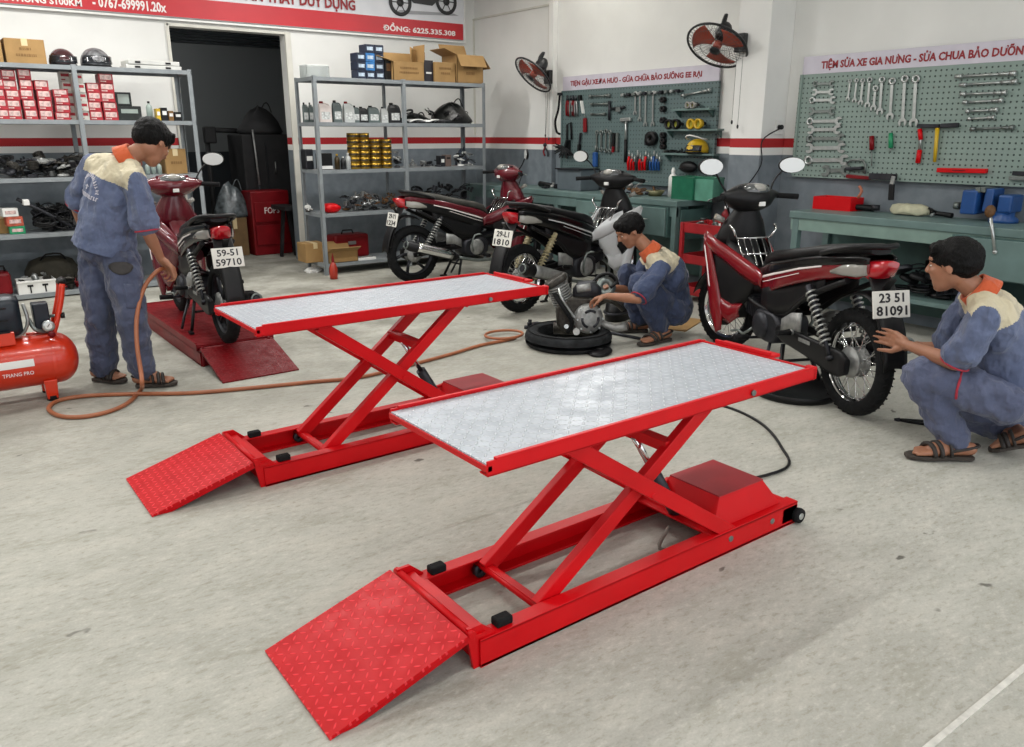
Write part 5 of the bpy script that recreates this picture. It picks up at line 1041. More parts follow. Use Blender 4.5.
MB().lathe([(.001,0),(.02,0),(.02,.03),(.001,.03)], (-.02,-.085,.405), (0,-1,0), n=12).done('regulator_knob', DRED, t)
p = MB(); p.grid(lambda u, v: (lerp(-.62,-.14,u), -(rr+.0015)*math.cos(lerp(.02,.3,v)), zc+(rr+.0015)*math.sin(lerp(.02,.3,v))), 8, 4); p.done('brand_strip', WHITE, t)
me = text('TPIANG PRO', .16, .022, PW, t, Matrix.Translation((-.31,-rr-.003,zc-.045)) @ Matrix(((1,0,0,0),(0,0,-1,0),(0,1,0,0),(0,0,0,1))))
me = text('TVANIA', .26, .03, OR, t, Matrix.Translation((-.45,-rr+.002,zc+.01)) @ Matrix(((1,0,0,0),(0,.18,-1,0),(0,1,.18,0),(0,0,0,1))))
# ------------------------------------------------------------ loose tyre, engine, floor bits
tc = onz(567, 337, .0); tc = Vector((3.93, 4.53, 0)); tr = .335
t = thing('loose_tyre', 'black tyre lying flat on the floor under the loose engine', 'tyre', tc)
prof = []
for i in range(20): a_ = i*2*PI/20; prof.append((tr-.055+.055*math.copysign(abs(math.cos(a_))**.7, math.cos(a_)), .06+.06*math.copysign(abs(math.sin(a_))**.8, math.sin(a_))))
prof = [q for q in prof if not (q[0] < tr-.105 and abs(q[1]-.06) < .035)]
MB().lathe(prof, n=48, closed=False).done('tyre_carcass', mat('worn_tyre', '#26282a', .85, 0, .3, 14, .4, 50, spec=.2), t)
p = MB()
for k in range(0): a_ = k*2*PI/30; p.box(((tr-.001)*math.cos(a_), (tr-.001)*math.sin(a_), .06), (.006,.05,.012), Matrix.Rotation(a_, 3, 'Z') @ Matrix.Rotation(.5*(-1)**k, 3, 'X'))
for zz, r_ in ((.112,tr-.095),(.121,tr-.03)): p.tube([(r_*math.cos(k*PI/24), r_*math.sin(k*PI/24), zz) for k in range(48)], .004, n=4, closed=True)
p.done('sidewall_bead', RUBBER, t)
ec = onz(575, 318, .2); t = thing('loose_engine', 'greasy motorcycle engine standing in the tyre before the crouching man', 'engine', (tc.x+.12, tc.y+.03, 0), R(-38)); e = t; t.scale = (.86,.86,.86)
# local x to the right in the photo, -y to the viewer
E = GREASY
p = MB(); p.loft([sup((0,y,.26), 0,0, .2*q, .17*q, 3, ax=(1,0,0)) for y, q in ((-.1,.9),(-.08,1),(.1,1),(.12,.85))]); p.done('crankcase', E, t, bev=.004)
cv = MB().lathe([(.001,.045),(.08,.045),(.12,.03),(.135,.0),(.135,-.03)], (.09,-.12,.24), (.25,-1,.1), n=28).done('clutch_cover', ALU, t)
q = frame((.25,-1,.1)); cc = Vector((.09,-.12,.24))
for k in range(3):
    a_ = PI/2+k*2*PI/3; MB().tube([cc+q @ Vector((.075*math.cos(a_+s_), .075*math.sin(a_+s_), .042)) for s_ in (-.7,-.35,0,.35,.7)], .013, n=6).done('cover_rib', DMETAL, cv)
for k in range(8): a_ = k*PI/4; MB().cone(cc+q @ Vector((.118*math.cos(a_), .118*math.sin(a_), .025)), cc+q @ Vector((.118*math.cos(a_), .118*math.sin(a_), .045)), .009, n=8).done('cover_bolt', CV, cv)
p = MB(); a0 = Vector((-.12,0,.34)); a1 = Vector((-.2,-.02,.54)); p.cone(a0, a1, .07, n=14)
for i in range(8): b0 = a0.lerp(a1, .1+i*.11); p.cone(b0, b0+(a1-a0)*.045, .1, n=16)
p.done('cylinder_block', ALU, t); MB().loft([sup(a0.lerp(a1,f),0,0,.095*q_,.085*q_,3.5,ax=(1,0,.6),az=(0,1,0)) for f, q_ in ((.95,.9),(1.0,1),(1.18,1),(1.25,.8))]).done('cylinder_head', E, t)
MB().tube([(-.18,-.09,.52),(-.16,-.16,.44),(-.1,-.15,.34),(.0,-.14,.2)], .014, n=8, sub=3).done('oil_pipe', CV, t); MB().tube([(-.22,-.08,.46),(-.16,-.19,.38),(-.06,-.18,.22),(-.1,-.15,.12)], .02, n=8, sub=3).done('black_hose', RUBBER, t)
MB().cone((-.02,-.13,.13), (-.02,-.17,.13), .03, n=14).done('oil_plug', WHITE, t); MB().cone((-.11,-.13,.17), (-.11,-.17,.18), .02, n=12).done('small_plug', CV, t)
MB().loft([sup((-.22+.3*f,-.02,.13-.02*f),0,0,.05,.05,2.6,ax=(0,1,0)) for f in (0,.5,1,1.2)]).done('intake_boot', E, t)
p = MB(); p.loft([sup((x,0,z_),0,0,.085*q_,.08*q_,3,ax=(0,1,0)) for x, z_, q_ in ((-.05,.42,.8),(.0,.47,1),(.14,.48,1),(.2,.44,.8))]); p.done('starter_housing', DMETAL, t); MB().cone((-.02,-.09,.5), (.1,-.1,.52), .035, n=12).done('starter_motor', ALU, t)
MB().tube([(.18,-.05,.36),(.26,-.08,.4),(.34,-.06,.36),(.4,0,.3)], .022, n=8, sub=3).done('exhaust_stub', E, t)
MB().tube([(.1,.0,.5),(.18,.02,.6),(.28,.0,.62),(.34,-.02,.56),(.28,-.02,.5)], .014, n=8, sub=3).done('cable_harness', BLACK, t)
p = MB(); p.lathe([(.03,0),(.09,0),(.09,.03),(.03,.03)], (.24,.02,.5), (.2,-1,.3), closed=True, n=20); p.done('flywheel', CVD, t)
MB().tube([(.2,-.1,.2),(.32,-.14,.16),(.42,-.14,.18)], [.03,.035,.04], n=10, sub=2).done('carburettor', ALU, t)
t = thing('engine_cover', 'black engine cover lying right of the loose engine near the mans knee', 'engine part', tuple(onz(618, 318))[:2]+(0,), .5)
MB().loft([[Vector((.2*q_*math.cos(a_), .11*q_*math.sin(a_), z_)) for a_ in [k*PI/12 for k in range(24)]] for q_, z_ in ((.95,.0),(1,.06),(.9,.14),(.5,.17),(.05,.175))]).done('body', BLACK, t); MB().tube([(.2*math.cos(a_), .11*math.sin(a_), .07) for a_ in [k*PI/8 for k in range(16)]], .012, n=6, closed=True).done('rim', DMETAL, t)
for px, py, kind, s, l, m in ((560,335,'gear_part',.07,'dark gear left of the loose tyre on the floor',DMETAL),(528,328,'bracket_part',.06,'dark bracket on the floor behind the hose ring',DMETAL),(600,353,'cover_part',.12,'black flat cover lying before the loose tyre',BLACK)):
    a = onz(px if kind != 'gear_part' else 537, py if kind != 'gear_part' else 326)
    o = part_mesh(kind, s).done(kind, m); o.scale = (1,1,.5 if kind == 'cover_part' else 1); tag(o, l, 'spare part', loc=(a.x, a.y, .004), rz=.6)
a = onz(598, 332); b = onz(640, 340); o = MB().tube([(a.x, a.y, .012), ((a.x+b.x)/2, (a.y+b.y)/2, .014), (b.x, b.y, .012)], .012, n=6).done('pry_bar', DMETAL); tag(o, 'dark pry bar on the floor between tyre and crouching man', 'tool')
a = onz(689, 330); o = MB().box((0,0,.004), (.5,.28,.008), .4).done('cardboard_sheet', CARD); tag(o, 'flat cardboard sheet on the floor behind the crouching man', 'cardboard', loc=(a.x+.1, a.y+.2, .0))
a = onz(898, 421); b = onz(925, 424); t = thing('pliers', 'black pliers lying on the floor before the squatting man', 'tool', (a.x, a.y, .008)); v = Vector((b.x-a.x, b.y-a.y, 0)); n_ = Vector((-v.y, v.x, 0)).normalized()
MB().tube([(0,0,0)+0*n_ if 0 else v*0, v*.3+n_*.012, v*1.1+n_*.03], .008, n=6).done('handle', BLACK, t); MB().tube([v*0, v*.3-n_*.012, v*1.1-n_*.03], .008, n=6).done('handle', BLACK, t); MB().tube([v*-.15, v*.05], [.006,.014], n=6).done('jaw', DMETAL, t)
a = onz(795, 393); t = thing('drip_pan', 'black round drip pan under the red and black bike', 'pan', (a.x, a.y, 0)); MB().lathe([(.001,.006),(.24,.006),(.27,.05),(.275,.05),(.25,0),(.001,0)], n=32).done('pan_body', BLACK, t); MB().tube([(.26,-.04,.045),(.31,-.03,.05),(.31,.03,.05),(.26,.04,.045)], .006, n=6).done('handle', BLACK, t)
# ------------------------------------------------------------ motorbikes
MAGN = mat('mirror_glass', '#d5d7d5', .25, .25, 0)  # pale, barely metallic: bright sky reflection put into the base colour
SPRING = mat('spring_steel', '#b3b4b0', .3, .6, .05); WARM = mat('warm_grey_part', '#8d8672', .45, .3, .1)
PLATEM = mat('plate_white', '#dcdad2', .4, 0, .03); PLTXT = mat('plate_black', '#1c1c20', .5, 0, 0)
def wheel(parent, c, rad, wid, steer=0, spoked=True, rimm=CHROME, name='wheel', drum=ALU, tyrem=None):
    w = bpy.data.objects.new(name, None); C.objects.link(w); w.parent = parent; w.location = c; w.rotation_euler = (0,0,steer)
    ri = rad*.735; prof = []
    for i in range(18):
        a = R(-125)+i*R(250)/17; prof.append((rad-wid*.62+wid*.62*math.cos(a) if abs(a) < R(90) else rad-wid*.62+(rad-wid*.62-ri)*math.cos(a)*1.5, wid*.5*math.sin(a)*(1.0)))
    MB().lathe([(ri, -wid*.3)]+prof+[(ri, wid*.3)], axis=(0,1,0), n=48).done('tyre', tyrem or TREADM, w)
    p = MB()
    for k in range(44):
        a = k*2*PI/44; d_ = Vector((math.cos(a), 0, math.sin(a))); t_ = Vector((-math.sin(a), 0, math.cos(a)))
        for s in (-1, 1): p.bar(d_*(rad-.003)+Vector((0,s*.006,0)), d_*(rad-.010)+Vector((0,s*wid*.34,0))+t_*.018, .008, .006, up=d_)
    p.done('tread_blocks', RUBBER, w)
    MB().lathe([(ri+.008,-wid*.33),(ri+.006,-wid*.28),(ri-.016,-wid*.2),(ri-.02,0),(ri-.016,wid*.2),(ri+.006,wid*.28),(ri+.008,wid*.33),(ri+.002,wid*.3),(ri-.006,0),(ri+.002,-wid*.3)], axis=(0,1,0), n=48, closed=True).done('rim', rimm, w)
    if spoked:
        p = MB(); rh_ = .062
        for k in range(36):
            a = k*2*PI/36; s = 1 if k % 2 else -1; b = a+(.62 if (k//2) % 2 else -.62)
            p.tube([(rh_*math.cos(b), s*.028, rh_*math.sin(b)), ((ri-.012)*math.cos(a), s*.006, (ri-.012)*math.sin(a))], .0028, n=4, caps=False)
        p.done('spoke_lacing', rimm, w)
    else:
        for k in range(6):
            a = k*PI/3; p = MB(); d_ = Vector((math.cos(a), 0, math.sin(a))); d2 = Vector((math.cos(a+.16), 0, math.sin(a+.16)))
            p.tube([d_*.05, d_*.13, d2*(ri-.01)], [.02,.015,.019], n=6); p.done('spoke', rimm, w)
    MB().lathe([(.001,-.06),(.03,-.06),(.045,-.045),(.085,-.04),(.09,-.03),(.06,-.022),(.045,0),(.06,.022),(.09,.03),(.088,.04),(.05,.05),(.03,.06),(.001,.06)], axis=(0,1,0), n=30).done('hub', drum, w)
    MB().cone((0,-.11,0), (0,.11,0), .009, n=8).done('axle', CVD, w)
    return w
def panel(st, yf, s, nu=14, nv=5):
    def f(u, v):
        x = lerp(st[0][0], st[-1][0], u); lo, hi = interp(st, x); z = lerp(lo, hi, v); return (x, s*yf(x, z, v), z)
    return MB().grid(f, nu, nv)
def motorbike(lbl, loc, rz, main, lower, shield, plate=('23 51','81091'), spoked=True, rimm=CHROME, steer=0, rack=True, stripe=PW, seatm=None, springm=SPRING, muff='up', wb=1.52, tail=None, tyre_front=True, roll=0, z=0, mirrors=(1,1), inner=None, name='motorbike', scale=1., solid=False, cowl=None, top=None):
    cowl = cowl or inner or BLACK
    t = thing(name, lbl, 'motorbike', (loc[0], loc[1], z), rz); t.scale = (scale,)*3; seatm = seatm or SEATM; tail = tail or main; inner = inner or BLACK
    RR = .31; ax = wb; K = lambda x: x*wb/1.5
    wheel(t, (0,0,RR), RR, .092, 0, spoked, rimm, 'rear_wheel')
    wheel(t, (ax,0,RR-.005), RR-.005, .072, steer, spoked, rimm, 'front_wheel')
    def P(name, pr=None, parent=t, **k): return lambda m: pr.done(name, m, parent, **k)
    cs = Matrix.Rotation(steer, 3, 'Z'); sx = Vector((K(1.36), 0, 0))
    def st(p): return cs @ (Vector(p)-Vector((ax,0,0)))+Vector((ax,0,0))
    # fork
    for s in (-1, 1):
        p = MB(); p.cone(st((ax-.19,s*.075,.86)), st((ax-.06,s*.075,.52)), .018, n=10); p.cone(st((ax-.07,s*.075,.55)), st((ax,s*.075,.29)), .026, .024, n=12); p.done('fork_leg', DMETAL, t)
    MB().bar(st((ax-.15,-.1,.74)), st((ax-.15,.1,.74)), .05, .05).done('fork_yoke', BLACK, t)
    p = MB(); p.grid(lambda u, v: st((ax+(RR+.02)*math.cos(lerp(R(15), R(150), u)), .058*(2*v-1), RR+(RR+.02)*math.sin(lerp(R(15), R(150), u))-.03*(2*v-1)**2)), 18, 6); p.done('front_fender', inner if main != DRED else main, t, solid=.005)
    # frame spine and tunnel
    p = MB(); sp = [((.72,.60),.06,.05),((.9,.60),.075,.06),((1.05,.56),.075,.06),((1.17,.62),.07,.07),((1.27,.78),.075,.075),((1.33,.95),.065,.065)]
    p.loft([sup((K(x),0,z_),0,0,hw,hh,2.6) for (x,z_),hw,hh in sp]); p.done('centre_tunnel', inner, t)
    p = MB()
    for s in (-1, 1): p.tube([(K(1.3),s*.03,.82),(K(1.15),s*.06,.52),(K(.95),s*.07,.44),(K(.6),s*.09,.46),(K(.35),s*.12,.62),(K(.0),s*.11,.78)], .018, n=8, sub=4)
    p.done('frame_tube', BLACK, t)
    # leg shield
    ss = [(K(1.0),.58,.68),(K(1.08),.46,.74),(K(1.16),.36,.78),(K(1.24),.24,.82),(K(1.32),.22,.84),(K(1.40),.36,.86),(K(1.47),.60,.86),(K(1.50),.74,.85)]
    yf = lambda x, z_, v: .085+.11*min(1, max(0, (x/K(1)-.98)/.4))-.04*(2*v-1)**2-.03*max(0, x/K(1)-1.4)*6
    YF2 = lambda x: .098+.115*min(1, max(0, (x/K(1)-.98)/.4))
    def band(A_, B_, s, off, nm, m, th=.014):
        A2_ = [(i/(len(A_)-1),)+tuple(q) for i, q in enumerate(A_)]; B2_ = [(i/(len(B_)-1),)+tuple(q) for i, q in enumerate(B_)]
        def f(u, v):
            p0 = interp(A2_, u); p1 = interp(B2_, u); x = K(lerp(p0[0], p1[0], v)); z_ = lerp(p0[1], p1[1], v); return (x, s*(YF2(x)+off-.02*(2*v-1)**2), z_)
        MB().grid(f, 16, 4).done(nm, m, t, solid=th)
    for s in (-1, 1):
        panel(ss, yf, s).done('leg_shield', shield if solid else inner, t, solid=.012)
        if solid: band([(1.40,.66),(1.3,.62),(1.2,.60)], [(1.36,.46),(1.27,.42),(1.21,.5)], s, .012, 'shield_vent', BLACK, .01)
        band([(1.52,.88),(1.40,.85),(1.25,.80),(1.12,.75),(1.0,.70),(.88,.66)], [(1.47,.76),(1.36,.73),(1.24,.68),(1.12,.62),(1.0,.58),(.90,.57)], s, .004, 'upper_shield_panel', shield)
        band([(1.54,.86),(1.50,.70),(1.44,.50),(1.38,.32),(1.30,.17)], [(1.44,.80),(1.37,.66),(1.31,.50),(1.26,.34),(1.26,.2)], s, .006, 'front_shield_panel', shield)
        band([(1.50,.79),(1.44,.66),(1.38,.5)], [(1.47,.77),(1.415,.65),(1.365,.5)], s, .016, 'shield_stripe', stripe, .003)
        band([(1.3,.45),(1.2,.40),(1.1,.42)], [(1.28,.28),(1.2,.26),(1.12,.33)], s, -.008, 'lower_shield_panel', shield)
    # front apron
    p = MB(); p.grid(lambda u, v: (K(1.40)+.10*(1-(2*u-1)**2)*(.5+.5*v)-.05*(1-v), lerp(-.19,.19,u)*(1-.25*v*v), lerp(.50,.84,v)), 12, 8); p.done('front_apron', main, t, solid=.014)
    p = MB(); p.grid(lambda u, v: (K(1.32)-.02*(1-(2*u-1)**2)-.03*(1-v), lerp(-.17,.17,u)*(1-.3*v*v), lerp(.52,.98,v)), 10, 6); p.done('inner_shield', inner, t, solid=.014)
    p = MB(); p.loft([[Vector((K(1.36+dx)+lx_*math.cos(a_), ly_*math.sin(a_), z_)) for a_ in [k*PI/10 for k in range(20)]] for dx, z_, lx_, ly_ in ((.03,.78,.12,.19),(.02,.86,.12,.185),(.0,.95,.10,.15),(-.02,1.03,.08,.10),(-.04,1.09,.06,.07))]); p.done('front_fairing', cowl, t)
    MB().box((K(1.27),0,.36), (.05,.2,.16), Matrix.Rotation(-.25,3,'Y')).done('radiator_guard', BLACK, t, bev=.01)
    # handlebar cowl
    hc = Vector((K(1.31), 0, 1.13)); hs = Matrix.Rotation(steer*.9, 3, 'Z')
    def H(x, y, z_): return hc+hs @ Vector((x, y, z_))
    p = MB(); p.loft([[H(x_*math.cos(a)*q+.0, y_, z0_+z_*math.sin(a)*q) for a in [k*PI/9 for k in range(18)]] for y_, x_, z_, z0_, q in ((-.25,.035,.03,.015,.7),(-.2,.045,.04,.012,1),(-.13,.1,.075,0,1),(-.06,.13,.095,0,1),(0,.135,.1,0,1),(.06,.13,.095,0,1),(.13,.1,.075,0,1),(.2,.045,.04,.012,1),(.25,.035,.03,.015,.7))]); p.done('handlebar_cowl', cowl, t)
    p = MB(); p.ball(H(-.05,0,.05), (.075,.12,.052), hs); ic = p.done('instrument_cluster', mat('dark_lens', '#4d4f50', .08, 0, .05, coat=.8), t); p = MB(); p.ball(H(-.085,0,.068), (.045,.06,.034), hs); p.done('dial', CLEAR, ic); p = MB(); p.tube([H(-.045+.075*math.cos(a), .125*math.sin(a), .075) for a in [k*PI/10-PI*.5 for k in range(11)]], .012, n=6); p.done('cluster_hood', inner, t)
    MB().box(H(-.128,0,-.035), (.015,.05,.03)).done('cluster_tag', WHITE, t, bev=.004)
    p = MB(); p.ball(H(.09,0,-.0), (.06,.1,.06), hs); p.done('headlight', CLEAR, t)
    for s in (-1, 1):
        a = H(0,s*.22,.01); b = H(-.08,s*.38,.0)
        MB().cone(H(.0,s*.12,.01), a, .014, n=8).done('handlebar', BLACK, t); MB().cone(a, b, .018, .02, n=12).done('grip', RUBBER, t); MB().tube([H(.03,s*.2,.0),H(.05,s*.28,-.005),H(-.01,s*.38,-.01)], [.012,.007,.006], n=6, sub=2).done('brake_lever', CVD, t)
        MB().tube([H(.1,s*.13,-.16),H(.12,s*.19,-.13)], .02, n=8).done('indicator', CLEAR, t)
        if mirrors[0 if s > 0 else 1]:
            m0 = H(.0,s*.19,.02); m1 = H(.02,s*.30,.17); mc = H(.0,s*.37,.215)
            mm = MB().tube([m0, H(.03,s*.24,.1), m1, mc+Vector((.012,0,-.01))], .007, n=6, sub=3).done('mirror_stem', BLACK, t)
            rq = hs @ Matrix.Rotation(-.15 if s > 0 else -.5, 3, 'Z')
            MB().ball(mc, (.018,.095,.058), rq, n=16).done('mirror_shell', BLACK, mm); MB().lathe([(.001,.0),(.048,.0),(.05,.003),(.001,.006)], (0,0,0), (0,0,1), n=20)
            q_ = MB(); q_.add([mc+rq @ Vector((-.0185, .088*math.cos(a), .052*math.sin(a))) for a in [k*2*PI/20 for k in range(20)]], [list(range(20))], False); q_.done('mirror_glass', MAGN, mm, solid=.002)
    # cables
    p = MB()
    for s, d in ((-1,.0),(1,.02),(1,-.03)): p.tube([H(.02,s*.16,.0),H(.12,s*.12+d,.02),H(.12,s*.05,-.15),(K(1.36),d,.72)], .005, n=5, sub=4)
    p.done('control_cables', BLACK, t)
    # seat
    stn = [(-.10,.955,.06,.02),(-.03,.955,.1,.032),(.1,.93,.125,.04),(.3,.895,.135,.045),(.48,.855,.13,.045),(.66,.82,.115,.045),(.82,.79,.09,.045),(.93,.75,.06,.05),(.99,.70,.04,.04)]
    p = MB(); p.loft([sup((K(x),0,z_),0,0,hw,hh,3,n=20) for x,z_,hw,hh in stn]); p.done('seat', seatm, t)
    # tail / side covers
    ts = [(K(-.12),.84,.92),(K(-.07),.80,.93),(K(.05),.79,.91),(K(.2),.755,.89),(K(.4),.70,.85),(K(.6),.635,.80),(K(.75),.58,.77),(K(.88),.55,.73),(K(.99),.575,.68)]
    yt = lambda x, z_, v: interp([(K(-.2),.045),(K(-.1),.085),(K(.1),.13),(K(.4),.148),(K(.7),.13),(K(.97),.07)], x)[0]*(1-.10*(1-v)**2)
    for s in (-1, 1):
        panel([(x_, lo, lerp(lo,hi,.62)) for x_, lo, hi in ts], yt, s, 18, 5).done('side_cover', tail, t, solid=.012)
        panel([(x_, lerp(lo,hi,.6), hi) for x_, lo, hi in ts], lambda x, z_, v: yt(x,z_,1)+.004, s, 18, 3).done('upper_side_cover', top or GLOSSB, t, solid=.012)
        panel([(x_, lerp(lo,hi,.52), lerp(lo,hi,.60)) for x_, lo, hi in ts[3:8]], lambda x, z_, v: yt(x,z_,.6)+.010, s, 14, 1).done('side_stripe', stripe, t, solid=.003)
        panel([(x_, lerp(lo,hi,.36), lerp(lo,hi,.39)) for x_, lo, hi in ts[4:8]], lambda x, z_, v: yt(x,z_,.4)+.010, s, 14, 1).done('side_stripe', stripe, t, solid=.003)
        panel([(K(.2),.68,.76),(K(.35),.60,.72),(K(.55),.48,.66),(K(.72),.44,.62),(K(.85),.48,.58)], lambda x,z_,v: .11, s, 8, 3).done('lower_cover', lower, t, solid=.012)
        p = MB(); p.loft([[Vector((K(x_), s*(y_+.012*math.cos(a)), z_+hh*math.sin(a))) for a in [k*PI/6 for k in range(12)]] for x_, y_, z_, hh in ((.11,.138,.815,.012),(.03,.128,.835,.03),(-.05,.10,.845,.038),(-.11,.08,.855,.03))]); p.done('indicator', CLEAR, t)
    p = MB(); p.loft([sup((K(x),0,z_),0,0,hw,hh,3) for x,z_,hw,hh in ((-.03,.85,.08,.045),(-.10,.85,.08,.055),(-.16,.865,.062,.048),(-.205,.895,.035,.016))]); p.done('tail_lamp', REDLENS, t)
    p = MB(); p.tube([(K(.22),.14,.90),(K(.08),.15,.94),(K(-.06),.12,.975),(K(-.13),0,.98),(K(-.06),-.12,.975),(K(.08),-.15,.94),(K(.22),-.14,.90)], .016, n=8, sub=4); p.done('grab_rail', [BLACK, ALU][lbl.startswith('black scooter')], t)
    # rear fender and plate
    p = MB(); p.grid(lambda u, v: ((RR+.055)*math.cos(lerp(R(80), R(172), u))*.93-.0, .07*(2*v-1), RR+(RR+.08)*math.sin(lerp(R(80), R(172), u))+.06*math.sin(u*PI)-.02*(2*v-1)**2), 14, 6); p.done('rear_fender', BLACK, t, solid=.006)
    p = MB(); p.loft([sup((x_,0,z_),0,0,hw,.012,4,ax=(0,1,0),az=(1,0,.4)) for x_,z_,hw in ((-.12,.82,.07),(-.185,.72,.075),(-.25,.56,.07),(-.285,.44,.055),(-.28,.40,.045))]); p.done('mud_flap', BLACK, t)
    pl = bpy.data.objects.new('number_plate', MB().box((0,0,0), (.008,.225,.145)).mesh('number_plate', PLATEM)); C.objects.link(pl); pl.parent = t; pl.location = (-.235,0,.69); pl.rotation_euler = (0,R(14),0)
    bv = pl.modifiers.new('b', 'BEVEL'); bv.width = .003
    MT = Matrix(((0,0,-1,-.0052),(-1,0,0,0),(0,1,0,0),(0,0,0,1)))
    text(plate[0], .15, .05, PLTXT, pl, Matrix.Translation((0,.075,.010)) @ MT, bold=.02); text(plate[1], .185, .052, PLTXT, pl, Matrix.Translation((0,.0925,-.060)) @ MT, bold=.02)
    MB().box((-.20,0,.79), (.08,.04,.012), Matrix.Rotation(.9,3,'Y')).done('plate_bracket', BLACK, t)
    # swing arm, chain case, shocks
    for s in (-1, 1):
        MB().bar((K(.58),s*.085,.36), (-.04,s*.095,RR), .03, .045, up=(0,0,1)).done('swing_arm', BLACK, t, bev=.004)
        a = Vector((K(.30),s*.145,.70)); b = Vector((.04,s*.135,RR+.02)); h_ = MB().cone(a, a.lerp(b,.45), .021, n=10); h_.cone(a.lerp(b,.45), b, .012, n=10); h_.cone(b-(b-a)*.02, b+(b-a)*.03, .024, n=10); sh = h_.done('shock_absorber', DMETAL if springm == SPRING else springm, t)
        n = 11; p = MB(); q = frame(b-a); p.tube([a.lerp(b, .08+.74*i/(n*8))+q @ Vector((.029*math.cos(i*2*PI/8), .029*math.sin(i*2*PI/8), 0)) for i in range(n*8+1)], .0065, n=5); p.done('coil_spring', springm, sh)
    MB().loft([sup((x_,.115,z_),0,0,.018,hh,4,ax=(0,1,0)) for x_,z_,hh in ((-.09,RR,.045),(-.03,RR,.075),(.06,RR,.078),(K(.3),RR+.02,.06),(K(.56),RR+.04,.055),(K(.62),RR+.04,.03))]).done('chain_case', BLACK, t); MB().box((K(.3),.136,RR+.05), (.12,.004,.022)).done('chain_case_badge', ALU, t)
    # engine
    p = MB(); p.loft([sup((K(.78),y_,.34),0,0,.17*q,.105*q,3,ax=(1,0,0)) for y_, q in ((-.12,.85),(-.1,1),(.1,1),(.12,.85))]); en = p.done('crankcase', DMETAL, t)
    for s in (-1, 1): MB().lathe([(.001,.03),(.06,.03),(.085,.015),(.09,0)], (K(.82 if s > 0 else .78), s*.12, .34), (0,s,0), n=24).done('engine_side_cover', ALU if s < 0 else DMETAL, t); 
    p = MB()
    for i in range(9): x_ = .9+i*.024; p.box((K(x_),0,.39+.006*i), (.008,.15,.14))
    p.box((K(1.0),0,.41), (.22,.1,.1)); p.done('cylinder_fins', DMETAL, t); MB().loft([sup((K(x_),0,.43),0,0,.06*q,.065*q,3) for x_, q in ((1.1,1),(1.15,1),(1.19,.7))]).done('cylinder_head', ALU, t)
    MB().tube([(K(.95),.02,.5),(K(.9),.03,.56),(K(.8),.02,.58)], .028, n=8, sub=3).done('intake', BLACK, t)
    # exhaust on the right
    MB().tube([(K(1.13),-.03,.38),(K(1.2),-.07,.3),(K(1.1),-.11,.2),(K(.8),-.14,.19),(K(.5),-.155,.25)], .017, n=8, sub=4).done('exhaust_header', CVD, t)
    p = MB(); e0 = Vector((K(.5),-.16,.25)); e1 = Vector((-.18,-.185,.44)) if muff == 'up' else Vector((-.22,-.185,.36)); p.cone(e0, e0.lerp(e1,.1), .022, .05, n=16); p.cone(e0.lerp(e1,.1), e0.lerp(e1,.93), .05, .056, n=20); p.cone(e0.lerp(e1,.93), e1, .056, .042, n=20); mf = p.done('muffler', BLACK, t)
    p = MB(); ed = (e1-e0).normalized(); eo = Vector((0,-1,0)); eo = (eo-ed*eo.dot(ed)).normalized(); ew = ed.cross(eo); ew = ew if ew.z > 0 else -ew; p.grid(lambda u, v: e0.lerp(e1, .16+.66*u)+(eo*math.cos(R(-45+120*v))+ew*math.sin(R(-45+120*v)))*(.058+.006*u), 8, 8); p.done('heat_shield', [CHROME, ALU][spoked], mf, solid=.004)
    MB().cone(e1-(e1-e0)*.005, e1+(e1-e0)*.015, .024, n=12).done('muffler_outlet', DMETAL, mf); p = MB(); p.lathe([(.03,0),(.045,0),(.045,.006),(.03,.006)], e1, e1-e0, closed=True, n=18); p.done('muffler_end_ring', CVD, mf)
    # pegs, pedals, stands
    for s in (-1, 1):
        pg = MB().cone((K(.83),s*.1,.25), (K(.83),s*.30,.26), .01, n=8).done('foot_peg', DMETAL, t); MB().cone((K(.83),s*.2,.255), (K(.83),s*.3,.26), .02, n=10).done('peg_rubber', RUBBER, pg)
        pg = MB().tube([(K(.5),s*.1,.42),(K(.42),s*.14,.38),(K(.4),s*.17,.39)], .012, n=8).done('passenger_bracket', ALU, t); MB().cone((K(.4),s*.17,.39), (K(.38),s*.27,.4), .016, n=10).done('peg_rubber', RUBBER, pg)
        panel([(K(.36),.40,.52),(K(.46),.40,.50),(K(.56),.36,.44)], lambda x,z_,v: .13, s, 4, 2).done('foot_bracket', ALU, t, solid=.012)
    MB().tube([(K(.9),.13,.3),(K(.98),.15,.24),(K(1.04),.15,.25),(K(1.04),.21,.25)], .009, n=6, sub=2).done('gear_pedal', CVD, t); MB().tube([(K(.72),-.14,.3),(K(.68),-.17,.38),(K(.72),-.17,.48),(K(.78),-.21,.49)], .011, n=6, sub=2).done('kick_starter', CVD, t)
    p = MB()
    for s in (-1, 1): p.tube([(K(.6),s*.08,.26),(K(.5),s*.15,.02)], .014, n=8); p.box((K(.49),s*.16,.008), (.08,.03,.016))
    p.tube([(K(.56),-.11,.16),(K(.56),.11,.16)], .01, n=6); p.done('centre_stand', BLACK, t)
    MB().tube([(K(.72),.1,.24),(K(.66),.16,.12),(K(.62),.2,.02)], .011, n=8).done('side_stand', DMETAL, t)
